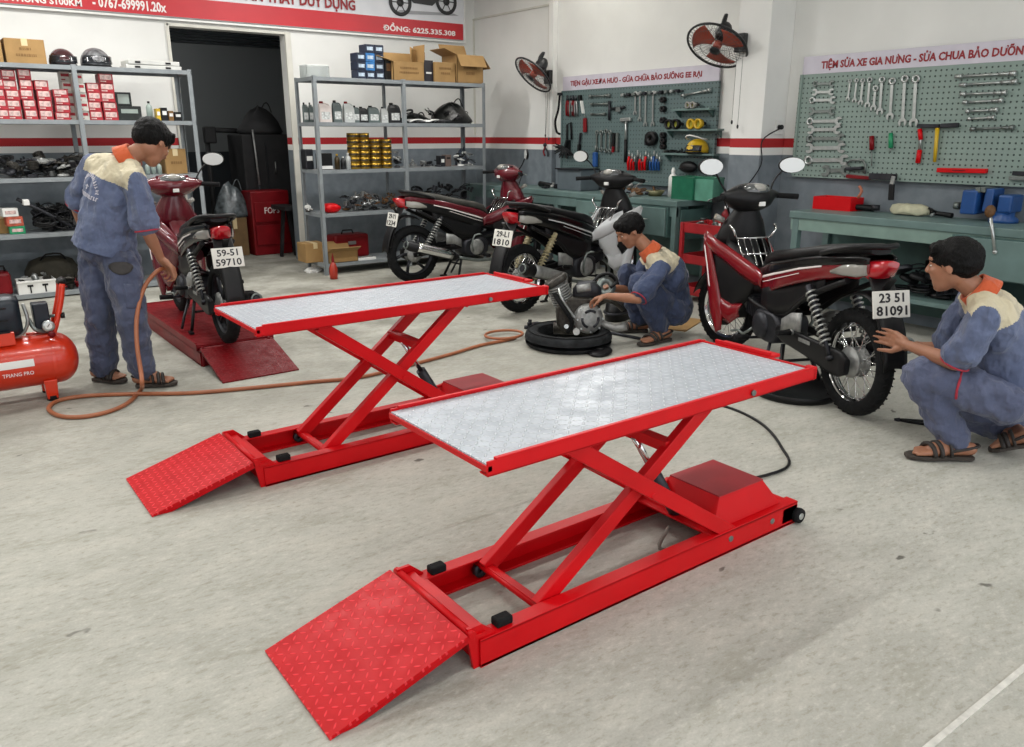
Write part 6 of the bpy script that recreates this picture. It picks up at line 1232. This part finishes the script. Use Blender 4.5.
    # wire carrier between the knees
    if rack:
        p = MB(); 
        for i in range(6): y_ = -.1+i*.04; p.tube([(K(1.06),y_,.62),(K(1.1),y_*1.1,.70),(K(1.22),y_*1.15,.86)], .006, n=5)
        for x_, z_, y_ in ((1.06,.63,.11),(1.14,.76,.12),(1.22,.86,.125)): p.tube([(K(x_),-y_,z_),(K(x_),y_,z_)], .007, n=5)
        p.tube([(K(1.22),.125,.86),(K(1.2),.16,.92),(K(1.24),.17,.95)], .009, n=6, sub=2); p.tube([(K(1.22),-.125,.86),(K(1.2),-.16,.92),(K(1.24),-.17,.95)], .009, n=6, sub=2)
        p.done('wire_carrier', CHROME, t)
    return t
RMAIN = mat('deep_red_gloss', '#7c0814', .22, 0, .05, coat=.4)
MARO = mat('maroon_body', '#5c0b1a', .25, 0, .05, coat=.35)
SILW = mat('silver_white_gloss', '#cfd1d2', .25, .05, .03, coat=.4)
GOLDW = mat('grey_red_rim', '#55504e', .4, .6, .1)
b4 = onz(848.5, 413); f4 = onz(721, 345); a4 = math.atan2(f4.y-b4.y, f4.x-b4.x)
motorbike('red and black motorbike with spoked wheels and plate 81091, beside the long bench', b4, a4, GLOSSB, BLACK, RMAIN, ('23 51','81091'), tail=RMAIN, steer=.28, wb=1.56)
b3 = onz(521, 312); B3 = onz(608, 178, 1.145); a3 = math.atan2(B3.y-b3.y, B3.x-b3.x)
motorbike('black motorbike with a silver white leg shield, behind the loose engine', b3, R(9), GLOSSB, BLACK, SILW, ('29-L1','1810'), steer=.15, stripe=SILW, springm=mat('cream_spring','#b5aa86',.4,.1,.05), muff='up', wb=1.5, solid=True, mirrors=(1,0))
b2 = onz(414, 282)
motorbike('maroon and black motorbike with alloy wheels, parked before the right rack', b2, R(-1), MARO, BLACK, MARO, ('29-Y1','1234'), spoked=False, rimm=DMETAL, tail=BLACK, steer=0, rack=True, seatm=mat('dusty_seat', '#3b3a35', .6, 0, .15, 8), muff='up', wb=1.45, cowl=MARO, mirrors=(0,1), top=MARO)
motorbike('black motorbike with dark red front standing on the lowered dark red lift', (B1.x-.02, B1.y+.02), R(88), MARO, BLACK, MARO, ('59-51','59710'), spoked=False, rimm=DMETAL, tail=GLOSSB, muff='low', wb=1.45, z=.157, scale=.9, rack=False, inner=MARO, mirrors=(0,1))
# ------------------------------------------------------------ people
def blob(name, shapes, voxel, smooth, mats, parent, base, color=None, disp=0, dscale=.12, iters_f=.5):
    """shapes: ('c', p0, r0, p1, r1) round cone | ('e', c, (rx,ry,rz), rot) ellipsoid; fused into one continuous skin"""
    p = MB(Matrix.Translation(-Vector(base)))
    for s in shapes:
        if s[0] == 'c':
            a, b = Vector(s[1]), Vector(s[3]); n = max(2, int((b-a).length/max(.004, min(s[2], s[4])*.45)))
            k = 14 if max(s[2], s[4]) > .02 else 9
            if (b-a).length > 1e-5: p.cone(a, b, s[2], s[4], n=k)
            p.ball(a, s[2], n=k, k=max(6, k//2)); p.ball(b, s[4], n=k, k=max(6, k//2))
        else: p.ball(s[1], s[2], s[3] if len(s) > 3 else None, n=20, k=14)
    me = p.mesh('tmp', []); o = bpy.data.objects.new('tmp', me); C.objects.link(o)
    m = o.modifiers.new('r', 'REMESH'); m.mode = 'VOXEL'; m.voxel_size = voxel; m.use_smooth_shade = True
    m = o.modifiers.new('s', 'SMOOTH'); m.factor = iters_f; m.iterations = smooth
    if disp:
        tx = bpy.data.textures.new('folds', 'CLOUDS'); tx.noise_scale = dscale; tx.noise_depth = 2
        m = o.modifiers.new('d', 'DISPLACE'); m.texture = tx; m.strength = disp; m.mid_level = .5; m.texture_coords = 'LOCAL'
    r = evalmesh(o); bpy.data.objects.remove(o); r.name = name; r.materials.clear()
    for m in (mats if isinstance(mats, (list, tuple)) else [mats]): r.materials.append(m)
    r.polygons.foreach_set('use_smooth', [True]*len(r.polygons))
    if color:
        idx = [color(q.center+Vector(base), q.normal) for q in r.polygons]; r.polygons.foreach_set('material_index', idx)
    else: r.polygons.foreach_set('material_index', [0]*len(r.polygons))
    r.update(); ob = bpy.data.objects.new(name, r); C.objects.link(ob)
    if parent: ob.parent = parent
    return ob
def skinmat(name, c):
    m = mat(name, c, .5, 0, .05, 12, .08, 60); b = m.node_tree.nodes['Principled BSDF']; b.inputs['Subsurface Weight'].default_value = .12; b.inputs['Subsurface Radius'].default_value = (.02,.008,.004); b.inputs['Subsurface Scale'].default_value = .5; return m
SKIN = skinmat('skin_tan', '#9d6c52')
def cloth(name, c1, c2, c3=None):
    m, g, b = newmat(name, .85); t, _ = coords(g)
    n1 = g.noise(t, 3.2, 6, .6); n2 = g.noise(t, 11, 6, .65); n3 = g.noise(t, 260, 2)
    c = g.mix(g.sstep(n1, .35, .68), lin(c1), lin(c2)); c = g.mix(g.math('MULTIPLY', g.sstep(n2, .5, .72), .35), c, lin(c3 or c1))
    g.L.new(c, b.inputs['Base Color']); b.inputs['Sheen Weight'].default_value = .15
    # long soft folds
    mp = g.N.new('ShaderNodeMapping'); g.L.new(t, mp.inputs['Vector']); mp.inputs['Scale'].default_value = (1,1,.45)
    f = g.noise(mp.outputs[0], 9, 3, .5); rn = g.noise(mp.outputs[0], 4.5, 2, .5); rdg = g.math('SUBTRACT', 1., g.math('ABSOLUTE', g.math('SUBTRACT', g.math('MULTIPLY', rn, 4.), 2.)))
    h = g.math('ADD', g.math('ADD', g.math('MULTIPLY', f, 1.), g.math('MULTIPLY', rdg, .55)), g.math('ADD', g.math('MULTIPLY', n2, .25), g.math('MULTIPLY', n3, .012)))
    bump(g, b, h, .9, .055); return m
SHIRT = cloth('work_shirt_blue', '#525d7a', '#626c88', '#454f68')
PANTS = cloth('work_trousers_blue', '#3f465c', '#4c536c', '#353745')
PANTS3 = cloth('work_trousers_pale_blue', '#4e556e', '#5f667f', '#454b62')
PANTS2 = cloth('work_trousers_dark_blue', '#2f3a55', '#3b4765', '#262f44')
SHIRT2 = cloth('work_shirt_dark_blue', '#36425f', '#43506f', '#2c364e')
YOKE = cloth('yoke_cream', '#c2b79a', '#cec4a9', '#b3a88c'); COLL = cloth('collar_orange', '#c0532a', '#cd6034', '#a94623')
HAIR = mat('black_hair', '#070606', .5, 0, .2, 60, .8, 160, stretch=(1,1,.3), spec=.15); LIP = mat('lip', '#8a4b42', .5, 0, 0); EYEW = mat('eye_white', '#cfc9c2', .2, 0, 0); EYEB = mat('eye_iris', '#120c0a', .1, 0, 0)
SANDAL = mat('sandal_dark', '#2c2622', .6, 0, .15, 30); PIPING = mat('red_piping', '#a8283a', .7, 0, 0); PRINTW = mat('shirt_print_white', '#c9c6cf', .7, 0, .05)
SOLEM = mat('sandal_sole', '#3b342e', .7, 0, .1)
def basis(f, u):
    f = Vector(f).normalized(); u = Vector(u); r = f.cross(u).normalized(); u = r.cross(f); return Matrix((f, -r, u)).transposed()  # cols: fwd, left, up
def head_shapes(c, f, u, s):   # s = half head height
    B = basis(f, u); c = Vector(c); P = lambda x, y, z: c+B @ Vector((x*s, y*s, z*s)); E = lambda x, y, z, a, b, d: ('e', P(x,y,z), (a*s, b*s, d*s), B)
    sh = [E(-.08,0,.22,.86,.66,.72), E(.18,0,-.12,.62,.56,.74), E(.30,0,-.55,.40,.44,.38), E(.42,0,-.78,.24,.28,.18), E(-.05,0,-.3,.55,.55,.5), E(.56,0,.30,.26,.44,.22),
          ('c', P(.72,0,.18), .06*s, P(.88,0,-.14), .10*s), E(.84,.09,-.17,.09,.09,.07), E(.84,-.09,-.17,.09,.09,.07),
          E(.62,0,-.42,.12,.20,.05), E(.60,0,-.52,.12,.18,.055), E(.52,.34,-.12,.2,.17,.16), E(.52,-.34,-.12,.2,.17,.16)]
    for k in (-1, 1): sh += [('e', P(-.04,k*.66,-.02), (.15*s,.05*s,.24*s), B @ Matrix.Rotation(.25*k, 3, 'X')), E(-.08,k*.62,-.02,.1,.08,.16)]
    return sh, P, B
def hand_shapes(w, d, n, sz=1., curl=.45, side=1, spread=.12, thumb=.6):
    """w wrist, d direction to the fingers, n palm normal (fingers curl toward it), side: +1 thumb on d x n side"""
    d = Vector(d).normalized(); n = Vector(n); n = (n-d*n.dot(d)).normalized(); t = d.cross(n)*side; w = Vector(w); sh = []
    L = [(.074,.042),(.080,.045),(.074,.042),(.060,.034)]; off = [.030,.010,-.011,-.030]; kn = [.082,.086,.082,.074]
    for i in range(4):
        k = w+(d*kn[i]+t*off[i])*sz; sh.append(('c', w+(t*off[i]*.55+d*.008)*sz, .0165*sz, k, .0125*sz))
        a = 0; q = k; dd = (d+t*spread*(1.5-i)*.5).normalized(); Ls = [L[i][0]*.46, L[i][0]*.32, L[i][0]*.24]
        for j, l in enumerate(Ls):
            a += curl*(1.0 if j else .75)*(1+.12*i); v = dd*math.cos(a)+n*math.sin(a); e = q+v*l*sz*1.12
            sh.append(('c', q, (.0098-.0012*j)*sz, e, (.0088-.0014*j)*sz)); q = e
    b = w+(d*.022+t*.024)*sz; v1 = (d*.62+t*.62+n*(.25+thumb*.3)).normalized(); m_ = b+v1*.042*sz; v2 = (d*.85+t*.15+n*(.25+thumb*.5)).normalized()
    sh += [('c', b, .0165*sz, m_, .012*sz), ('c', m_, .0115*sz, m_+v2*.032*sz, .0105*sz), ('c', m_+v2*.032*sz, .0105*sz, m_+v2*.056*sz+n*.004*sz, .0085*sz), ('c', w-d*.015*sz, .022*sz, w+d*.04*sz, .019*sz)]
    return sh
def foot_shapes(ankle, heel, toe, sz=1.):
    heel = Vector(heel); toe = Vector(toe); d = (toe-heel).normalized(); s_ = d.cross(Vector((0,0,1))).normalized(); ankle = Vector(ankle)
    up = s_.cross(d); L = (toe-heel).length
    b = heel+up*.032*sz; m_ = heel+d*L*.62
    sh = [('c', ankle, .036*sz, b+d*.02, .034*sz), ('c', b, .032*sz, m_+up*.024*sz, .03*sz), ('c', ankle, .034*sz, m_+up*.03*sz, .026*sz)]
    for k in (-1, 1): sh.append(('c', heel+d*.05+up*.025*sz, .024*sz, m_+s_*k*.022*sz+up*.018*sz, .022*sz))
    for i in range(5): o_ = (i-2)*.017*sz; tl = L*(.95-.035*abs(i-1)); sh.append(('c', m_+s_*o_+up*.018*sz, .015*sz, heel+d*tl+s_*o_*1.15+up*.011*sz, .0095*sz))
    return sh, d, s_, up, L
def sandal(parent, base, heel, toe, d, s_, up, L, sz=1.):
    M = Matrix.Translation(-Vector(base)); p = MB(M); pr = []
    for f, w in ((-.06,.028),(.0,.038),(.3,.034),(.5,.042),(.75,.050),(.95,.040),(1.06,.018)): pr.append((f*L, w*sz))
    ring = [Vector(heel)+d*x+s_*w for x, w in pr]+[Vector(heel)+d*x-s_*w for x, w in pr[::-1]]
    n = len(ring); lo = [v-up*.02 for v in ring]; p.add(lo+ring, [tuple(range(n))[::-1], tuple(range(n, 2*n))]+[(i, (i+1) % n, n+(i+1) % n, n+i) for i in range(n)], False)
    sn = p.done('sandal', SOLEM, parent, bev=.004)
    p = MB(M)
    for f, w, h, r in ((.68,.052,.05,.012),(.56,.047,.058,.012),(.40,.042,.07,.009)): p.tube([Vector(heel)+d*L*(f+.05*math.cos(a))+s_*w*math.cos(a)*sz*1.02+up*h*sz*math.sin(a) for a in [k*PI/10 for k in range(11)]], r, n=6)
    p.tube([Vector(heel)+d*L*.36+s_*.04*sz+up*.03, Vector(heel)-d*L*.08+s_*.02+up*.05, Vector(heel)-d*L*.08-s_*.02+up*.05, Vector(heel)+d*L*.36-s_*.04*sz+up*.03], .008, n=6, sub=3)
    p.done('strap', SANDAL, sn)
    return sn
def person(lbl, base, J, facing, up_head, gaze, hs, shirtm, pantsm, girth=1., hem=None, yoke=None, extra=None, hands=None, feet=None, group=None, collar=True):
    """J: joints in world space"""
    t = thing('person', lbl, 'person', base); g = girth; V = {k: Vector(v) for k, v in J.items()}
    sh, P, B = head_shapes(V['head'], gaze, up_head, hs)
    # body: head, neck, arms, hands, legs and feet in one continuous skin
    sh += [('c', V['neck'], .058*g, P(-.12,0,-.35), .052*g), ('c', V['neck'], .06*g, V['chest'], .11*g), ('c', V['chest'], .12*g, V['pelvis'], .11*g)]
    for s in 'LR':
        sh += [('c', V['neck'], .05*g, V['sh'+s], .045*g), ('c', V['sh'+s], .046*g, V['el'+s], .038*g), ('c', V['el'+s], .037*g, V['el'+s].lerp(V['wr'+s], .35), .038*g), ('c', V['el'+s].lerp(V['wr'+s], .35), .038*g, V['wr'+s], .024*g)]
        sh += [('c', V['pelvis'], .09*g, V['hip'+s], .08*g), ('c', V['hip'+s], .075*g, V['kn'+s], .052*g), ('c', V['kn'+s], .05*g, V['an'+s], .034*g)]
        hd = hands[s]; sh += hand_shapes(V['wr'+s], hd[0], hd[1], hd[2], hd[3], hd[4])
        f, d, s_, up, L = foot_shapes(V['an'+s], feet[s][0], feet[s][1], feet[s][2]); sh += f; sandal(t, base, Vector(feet[s][0]), Vector(feet[s][1]), d, s_, up, L, feet[s][2])
    blob('body', sh, .0058, 3, SKIN, t, base)
    M = Matrix.Translation(-Vector(base))
    for k in (-1, 1):
        e = MB(M); e.ball(P(.66,k*.27,.06), (.07*hs,.1*hs,.035*hs), B); eo = e.done('eye', EYEW, t); e = MB(M); e.ball(P(.70,k*.28,.06), (.04*hs,.045*hs,.036*hs), B); e.done('iris', EYEB, eo)
        MB(M).tube([P(.755,k*.13,.22), P(.73,k*.28,.27), P(.62,k*.44,.22)], [.018*hs,.028*hs,.014*hs], n=6, sub=2).done('eyebrow', HAIR, t)
    MB(M).tube([P(.70,-.15,-.475), P(.74,0,-.47), P(.70,.15,-.475)], [.015*hs,.03*hs,.015*hs], n=6, sub=3).done('lips', LIP, t)
    # hair: cap, fringe and short sides
    hsps = [('e', P(-.14,0,.36), (.92*hs,.74*hs,.74*hs), B), ('e', P(-.34,0,.12), (.70*hs,.70*hs,.62*hs), B), ('e', P(-.47,0,-.04), (.38*hs,.52*hs,.34*hs), B), ('e', P(.38,0,.70), (.44*hs,.52*hs,.28*hs), B)]
    for k in range(9):
        yy = (k-4)*.13; hsps.append(('c', P(.45,yy,.78), .11*hs, P(.76-.3*abs(yy),yy*1.05+.05,.46+.04*((k*7) % 3)), .05*hs))
    for k in (-1, 1): hsps += [('c', P(.0,k*.64,.35), .12*hs, P(.12,k*.64,.12), .06*hs), ('c', P(-.25,k*.62,.2), .13*hs, P(-.22,k*.6,-.12), .09*hs)]
    ha = blob('hair', hsps, .007, 2, HAIR, t, base, disp=.012, dscale=.02)
    # trousers
    ps = [('e', V['pelvis'], (.165*g,.165*g,.14*g)), ('c', V['pelvis'], .145*g, V['hipL'], .112*g), ('c', V['pelvis'], .145*g, V['hipR'], .112*g), ('c', V['pelvis'], .135*g, V['pelvis'].lerp(V['chest'], .3), .13*g)]
    for s in 'LR':
        m_ = V['hip'+s].lerp(V['kn'+s], .5); cu = V['kn'+s].lerp(V['an'+s], .93)
        ps += [('c', V['hip'+s], .118*g, m_, .108*g), ('c', m_, .108*g, V['kn'+s], .092*g), ('c', V['kn'+s], .092*g, V['kn'+s].lerp(cu,.5), .088*g), ('c', V['kn'+s].lerp(cu,.5), .088*g, cu, .082*g)]
    blob('trousers', ps, .010, 3, pantsm, t, base, disp=.04, dscale=.07)
    # shirt
    ax = (V['neck']-V['pelvis']).normalized(); rt_ = (V['shR']-V['shL']); rt_ = (rt_-ax*rt_.dot(ax)).normalized(); fw_ = ax.cross(rt_)*-1
    if fw_.dot(Vector(facing)) < 0: fw_ = -fw_
    Bt = Matrix((fw_, rt_, ax)).transposed(); up_c = V['chest'].lerp(V['neck'], .35)
    ss = [('e', up_c, (.125*g,.19*g,.15*g), Bt), ('e', V['chest'], (.145*g,.185*g,.2*g), Bt), ('e', V['chest'].lerp(V['pelvis'], .5), (.145*g,.165*g,.2*g), Bt), ('c', V['neck']-ax*.03, .075*g, up_c, .11*g)]
    h0 = V['pelvis'].lerp(V['chest'], .12); ss += [('e', h0, (.155*g,.18*g,.15*g), Bt), ('c', V['chest'], .14*g, h0, .15*g)]
    if hem: ss += [('e', Vector(hem[0]), hem[1], Bt)]
    slv = {}
    for s in 'LR':
        e_ = V['sh'+s].lerp(V['el'+s], .80); slv[s] = e_; ss += [('c', V['neck'].lerp(V['sh'+s], .35)-ax*.02, .068*g, V['sh'+s], .07*g), ('c', V['sh'+s], .072*g, e_, .086*g), ('c', up_c, .12*g, V['sh'+s], .07*g)]
    nk = V['neck']
    def colf(c, n):
        h = (c-nk).dot(ax); side = min((c-V['shL']).length, (c-V['shR']).length)
        arm = abs((c-nk).dot(rt_)) > .205*g
        return 1 if ((c-nk).dot(fw_) < .085 and h > -yoke-.05*min(1,(c-nk).cross(ax).length/.2) and not arm) else 0
    if hem: ss += [('c', V['chest'], .15*g, Vector(hem[0])-ax*.08, .185*g)]
    sob = blob('shirt', ss, .0065, 6, [shirtm, YOKE], t, base, color=colf if yoke else None, disp=.035, dscale=.09)
    if hem:
        bm = bmesh.new(); bm.from_mesh(sob.data); pc = M @ Vector(hem[0]); bmesh.ops.bisect_plane(bm, geom=bm.verts[:]+bm.edges[:]+bm.faces[:], plane_co=pc-ax*.06, plane_no=ax, clear_inner=True); bm.to_mesh(sob.data); bm.free(); md = sob.modifiers.new('s', 'SOLIDIFY'); md.thickness = .006
    for s in 'LR':
        dr = (V['el'+s]-V['sh'+s]).normalized(); p = MB(M); q = frame(dr); p.tube([slv[s]+dr*.055*g+q @ Vector((.066*g*math.cos(a), .066*g*math.sin(a), 0)) for a in [k*PI/10 for k in range(20)]], .005, n=5, closed=True); p.done('sleeve_piping', PIPING, t)
    if collar:
        ca = (P(-.12,0,-.35)-V['neck']).normalized(); q = frame(ca, fw_); p = MB(M); rings = []
        for h_, r_ in ((-.035,.086),(-.01,.080),(.018,.072),(.036,.069),(.034,.063),(.0,.068)): rings.append([V['neck']+ca*h_*1.15+q @ Vector((r_*g*1.0*math.cos(a), r_*g*1.08*math.sin(a), 0)) for a in [k*PI/14 for k in range(28)]])
        p.loft(rings, caps=False); p.done('collar', COLL, t, solid=.008)
    if extra: extra(t, M, V, Bt, P, fw_, rt_, ax)
    return t
def back_print(t, M, V, fw_, rt_, ax, g, side=-1, s=1., off=(0,0)):
    """arched lettering across the shirt back, pressed onto the cloth"""
    sh = [k for k in C.objects if k.parent == t and k.name.startswith('shirt')][0]; bvh = BVHTree.FromPolygons([v.co for v in sh.data.vertices], [list(q.vertices) for q in sh.data.polygons])
    c = M @ (V['chest'].lerp(V['neck'], -.05)+rt_*off[0]+ax*off[1]); rr = .085*s; pr = MB(); dirn = fw_
    def hit(x, y):
        o_ = c+rt_*x+ax*y-fw_*.5; h = bvh.ray_cast(o_, dirn)
        return h[0]-fw_*.003 if h[0] else None
    def seg(x0, y0, x1, y1, w):
        a, b = Vector((x0, y0)), Vector((x1, y1)); n_ = Vector((-(b-a).y, (b-a).x)).normalized()*w/2
        q = [hit(*(a+n_)), hit(*(b+n_)), hit(*(b-n_)), hit(*(a-n_))]
        if all(v is not None for v in q): pr.add(q, [(0,1,2,3)], False)
    rg = random.Random(5)
    for k in range(17):
        a = PI*(k+.5)/17; x, y = rr*1.05*math.cos(a), rr*math.sin(a)
        for _ in range(2): b = a+rg.uniform(-.05,.05); q = rg.uniform(.84,.96); seg(rr*1.05*math.cos(b)*q, rr*math.sin(b)*q, rr*1.05*math.cos(b)*(q+.2), rr*math.sin(b)*(q+.2), .0045)
        b = a+.06; seg(rr*1.05*math.cos(a-.05)*.92, rr*math.sin(a-.05)*.92, rr*1.05*math.cos(b)*.92, rr*math.sin(b)*.92, .004)
    for k in range(16):
        x = -rr*1.2+k*rr*.155; seg(x, -.012, x+.001, -.034, .005); seg(x, -.014 if k % 2 else -.03, x+rr*.1, -.014 if k % 2 else -.031, .004)
    seg(0,.01,0,.04,.006); seg(-.015,.03,.015,.03,.004)
    pr.done('back_print', PRINTW, t, solid=.0015)
UPZ = Vector((0,0,1))
def A(px, py, d): return at(px, py, d)
# ---- standing man
gl = onz(104, 379); gr = onz(146, 383); base1 = Vector(((gl.x+gr.x)/2, (gl.y+gr.y)/2, 0))
hl = onz(96, 377, .028); tl = onz(124, 379, .028); hr = onz(138, 383.5, .028); tr_ = onz(175, 381, .028)
J1 = dict(head=A(152,143,5.52), neck=A(128,158,5.52), chest=A(113,192,5.54), pelvis=A(108,247,5.58), shL=A(94,166,5.68), shR=A(135,181,5.36), elL=A(77,207,5.78), elR=A(147,231,5.34), wrL=A(88,238,5.96), wrR=A(161,259,5.44),
          hipL=A(98,262,5.64), hipR=A(121,262,5.50), knL=A(100,315,5.60), knR=A(132,318,5.38), anL=A(104,368,5.66), anR=A(142,371,5.42))
fc = Vector((math.cos(R(28)), math.sin(R(28)), 0))
def ex1(t, M, V, Bt, P, fw_, rt_, ax):
    back_print(t, M, V, fw_, rt_, ax, 1, s=1.12, off=(-.045, -.015))
    st = mat('oil_stain', '#33302f', .8, 0, .2, 20)
    # dirty seat patch and back pocket on the trousers
    sh = [k for k in C.objects if k.parent == t and k.name.startswith('trousers')][0]; bvh = BVHTree.FromPolygons([v.co for v in sh.data.vertices], [list(q.vertices) for q in sh.data.polygons])
    for nm, px, py, w, h, m_ in (('stain', 121, 268, .075, .04, st), ('pocket', 133, 296, .05, .075, PANTS)):
        b0 = ray(px, py).normalized(); pr = MB()
        def f(u, v):
            x = (u-.5)*2; y = (v-.5)*2
            if nm == 'stain': r_ = 1+.07*math.sin(3*math.atan2(y, x)); x, y = x*math.sqrt(1-y*y/2)*r_, y*math.sqrt(1-x*x/2)*r_
            d = (b0*5.5+RT*(x*w)+UPZ*(y*h)).normalized(); h_ = bvh.ray_cast(M @ EYE, d); return h_[0]-b0*.004 if h_[0] else (M @ EYE)+d*5.6
        pr.grid(f, 8, 8); pr.done('trouser_'+nm, m_, t, solid=.002 if nm == 'stain' else .006)
person('standing worker in blue shirt with cream yoke and orange collar, bending over the black bike', base1, J1, fc, Vector((-.72*fc.x,-.72*fc.y,.8)), Vector((fc.x*.78,fc.y*.78,-.62)), .132, SHIRT, PANTS, 1.0,
       hem=(A(106,240,5.58), (.165,.19,.17)), yoke=.105, hands=dict(L=((.3,.3,-.9), (1,0,0), 1., .5, 1), R=(A(174,273,5.5)-A(161,259,5.44), (0,0,-1), 1.12, .75, -1)), feet=dict(L=(hl, tl, 1.05), R=(hr, tr_, 1.05)), extra=ex1)
# ---- crouching man at the loose engine
DM = 0
hl = onz(668, 337.5, .028); tl = onz(640, 343, .028); hr = onz(646, 329, .028); tr_ = onz(617, 329, .028); base2 = Vector(((hl.x+hr.x)/2, (hl.y+hr.y)/2, 0))
dL = math.hypot(hl.x, hl.y)
J2 = dict(head=A(630,231,dL+.02), neck=A(650,251,dL+.03), chest=A(668,274,dL+.1), pelvis=A(673,306,dL+.18), shL=A(661,268,dL-.12), shR=A(652,257,dL+.24), elL=A(638,299,dL-.3), elR=A(630,291,dL+.2), wrL=A(607,296,dL-.26), wrR=A(609,287,dL+.02),
          hipL=A(676,312,dL+.08), hipR=A(668,306,dL+.3), knL=A(640,283,dL-.12), knR=A(628,274,dL+.22), anL=A(660,330,dL-.02), anR=A(640,321,dL+.28))
fc2 = (A(600,290,dL-.1)-A(670,290,dL+.1)); fc2.z = 0; fc2.normalize()
def ex2(t, M, V, Bt, P, fw_, rt_, ax): back_print(t, M, V, fw_, rt_, ax, 1, s=.9, off=(.03, -.03))
person('crouching worker in dark blue overalls working on the loose engine, head bowed', base2, J2, fc2, Vector((fc2.x*.45,fc2.y*.45,.9)), Vector((fc2.x*.85,fc2.y*.85,-.5)), .125, SHIRT2, PANTS2, .98,
       yoke=.10, hands=dict(L=(A(591,299,dL-.22)-A(607,296,dL-.26), (0,0,-1), 1.05, .6, 1), R=(A(594,291,dL-.05)-A(609,287,dL+.02), (0,0,-1), 1.05, .7, -1)), feet=dict(L=(hl, tl, 1.), R=(hr, tr_, 1.)), extra=ex2)
# ---- squatting man behind the red and black bike
hl = onz(969, 455, .028); tl = onz(909, 453, .028); hr0 = onz(1030, 442, .09); tr_ = onz(990, 447, .028); base3 = Vector(((hl.x+tr_.x)/2, (hl.y+tr_.y)/2, 0)); d3_ = math.hypot(hl.x, hl.y)
J3 = dict(head=A(953,266,d3_+.02), neck=A(980,292,d3_+.04), chest=A(1003,334,d3_+.1), pelvis=A(1016,392,d3_+.14), shL=A(984,317,d3_-.12), shR=A(970,302,d3_+.26), elL=A(955,363,d3_-.1), elR=A(944,350,d3_+.3), wrL=A(905,344,d3_+.1), wrR=A(914,346,d3_+.28),
          hipL=A(1008,402,d3_+.0), hipR=A(1016,400,d3_+.28), knL=A(921,374,d3_-.02), knR=A(962,412,d3_+.36), anL=A(955,441,d3_), anR=A(1014,428,d3_+.36))
fc3 = (A(900,340,d3_+.2)-A(1000,340,d3_+.1)); fc3.z = 0; fc3.normalize()
def ex3(t, M, V, Bt, P, fw_, rt_, ax):
    back_print(t, M, V, fw_, rt_, ax, 1, s=1., off=(.05, -.02))
    sh = [k for k in C.objects if k.parent == t and k.name.startswith('trousers')][0]; bvh = BVHTree.FromPolygons([v.co for v in sh.data.vertices], [list(q.vertices) for q in sh.data.polygons]); pts = []
    for px, py in ((962,370),(960,380),(957,390),(956,399)):
        d = ray(px, py).normalized(); h_ = bvh.ray_cast(M @ EYE, d)
        if h_[0]: pts.append(h_[0])
    if len(pts) > 2: MB().tube(pts, .006, n=6, sub=2).done('pocket_piping', PIPING, t)
person('squatting worker in blue shirt reaching to the number plate of the red and black bike', base3, J3, fc3, Vector((fc3.x*.1,fc3.y*.1,1)), Vector((fc3.x,fc3.y,-.12)), .128, SHIRT, PANTS3, .98,
       yoke=.10, hands=dict(L=(A(882,334,d3_+.24)-A(905,344,d3_+.1), (-.2,.9,.1), 1.12, .28, -1), R=(A(896,350,d3_+.3)-A(914,346,d3_+.28), (-.2,.9,0), 1.05, .4, 1)), feet=dict(L=(hl, tl, 1.05), R=(hr0, tr_, 1.)), extra=ex3)

S.view_settings.view_transform = 'Standard'; S.view_settings.look = 'None'; S.view_settings.gamma = 1; S.view_settings.use_curve_mapping = False; S.view_settings.exposure = .1
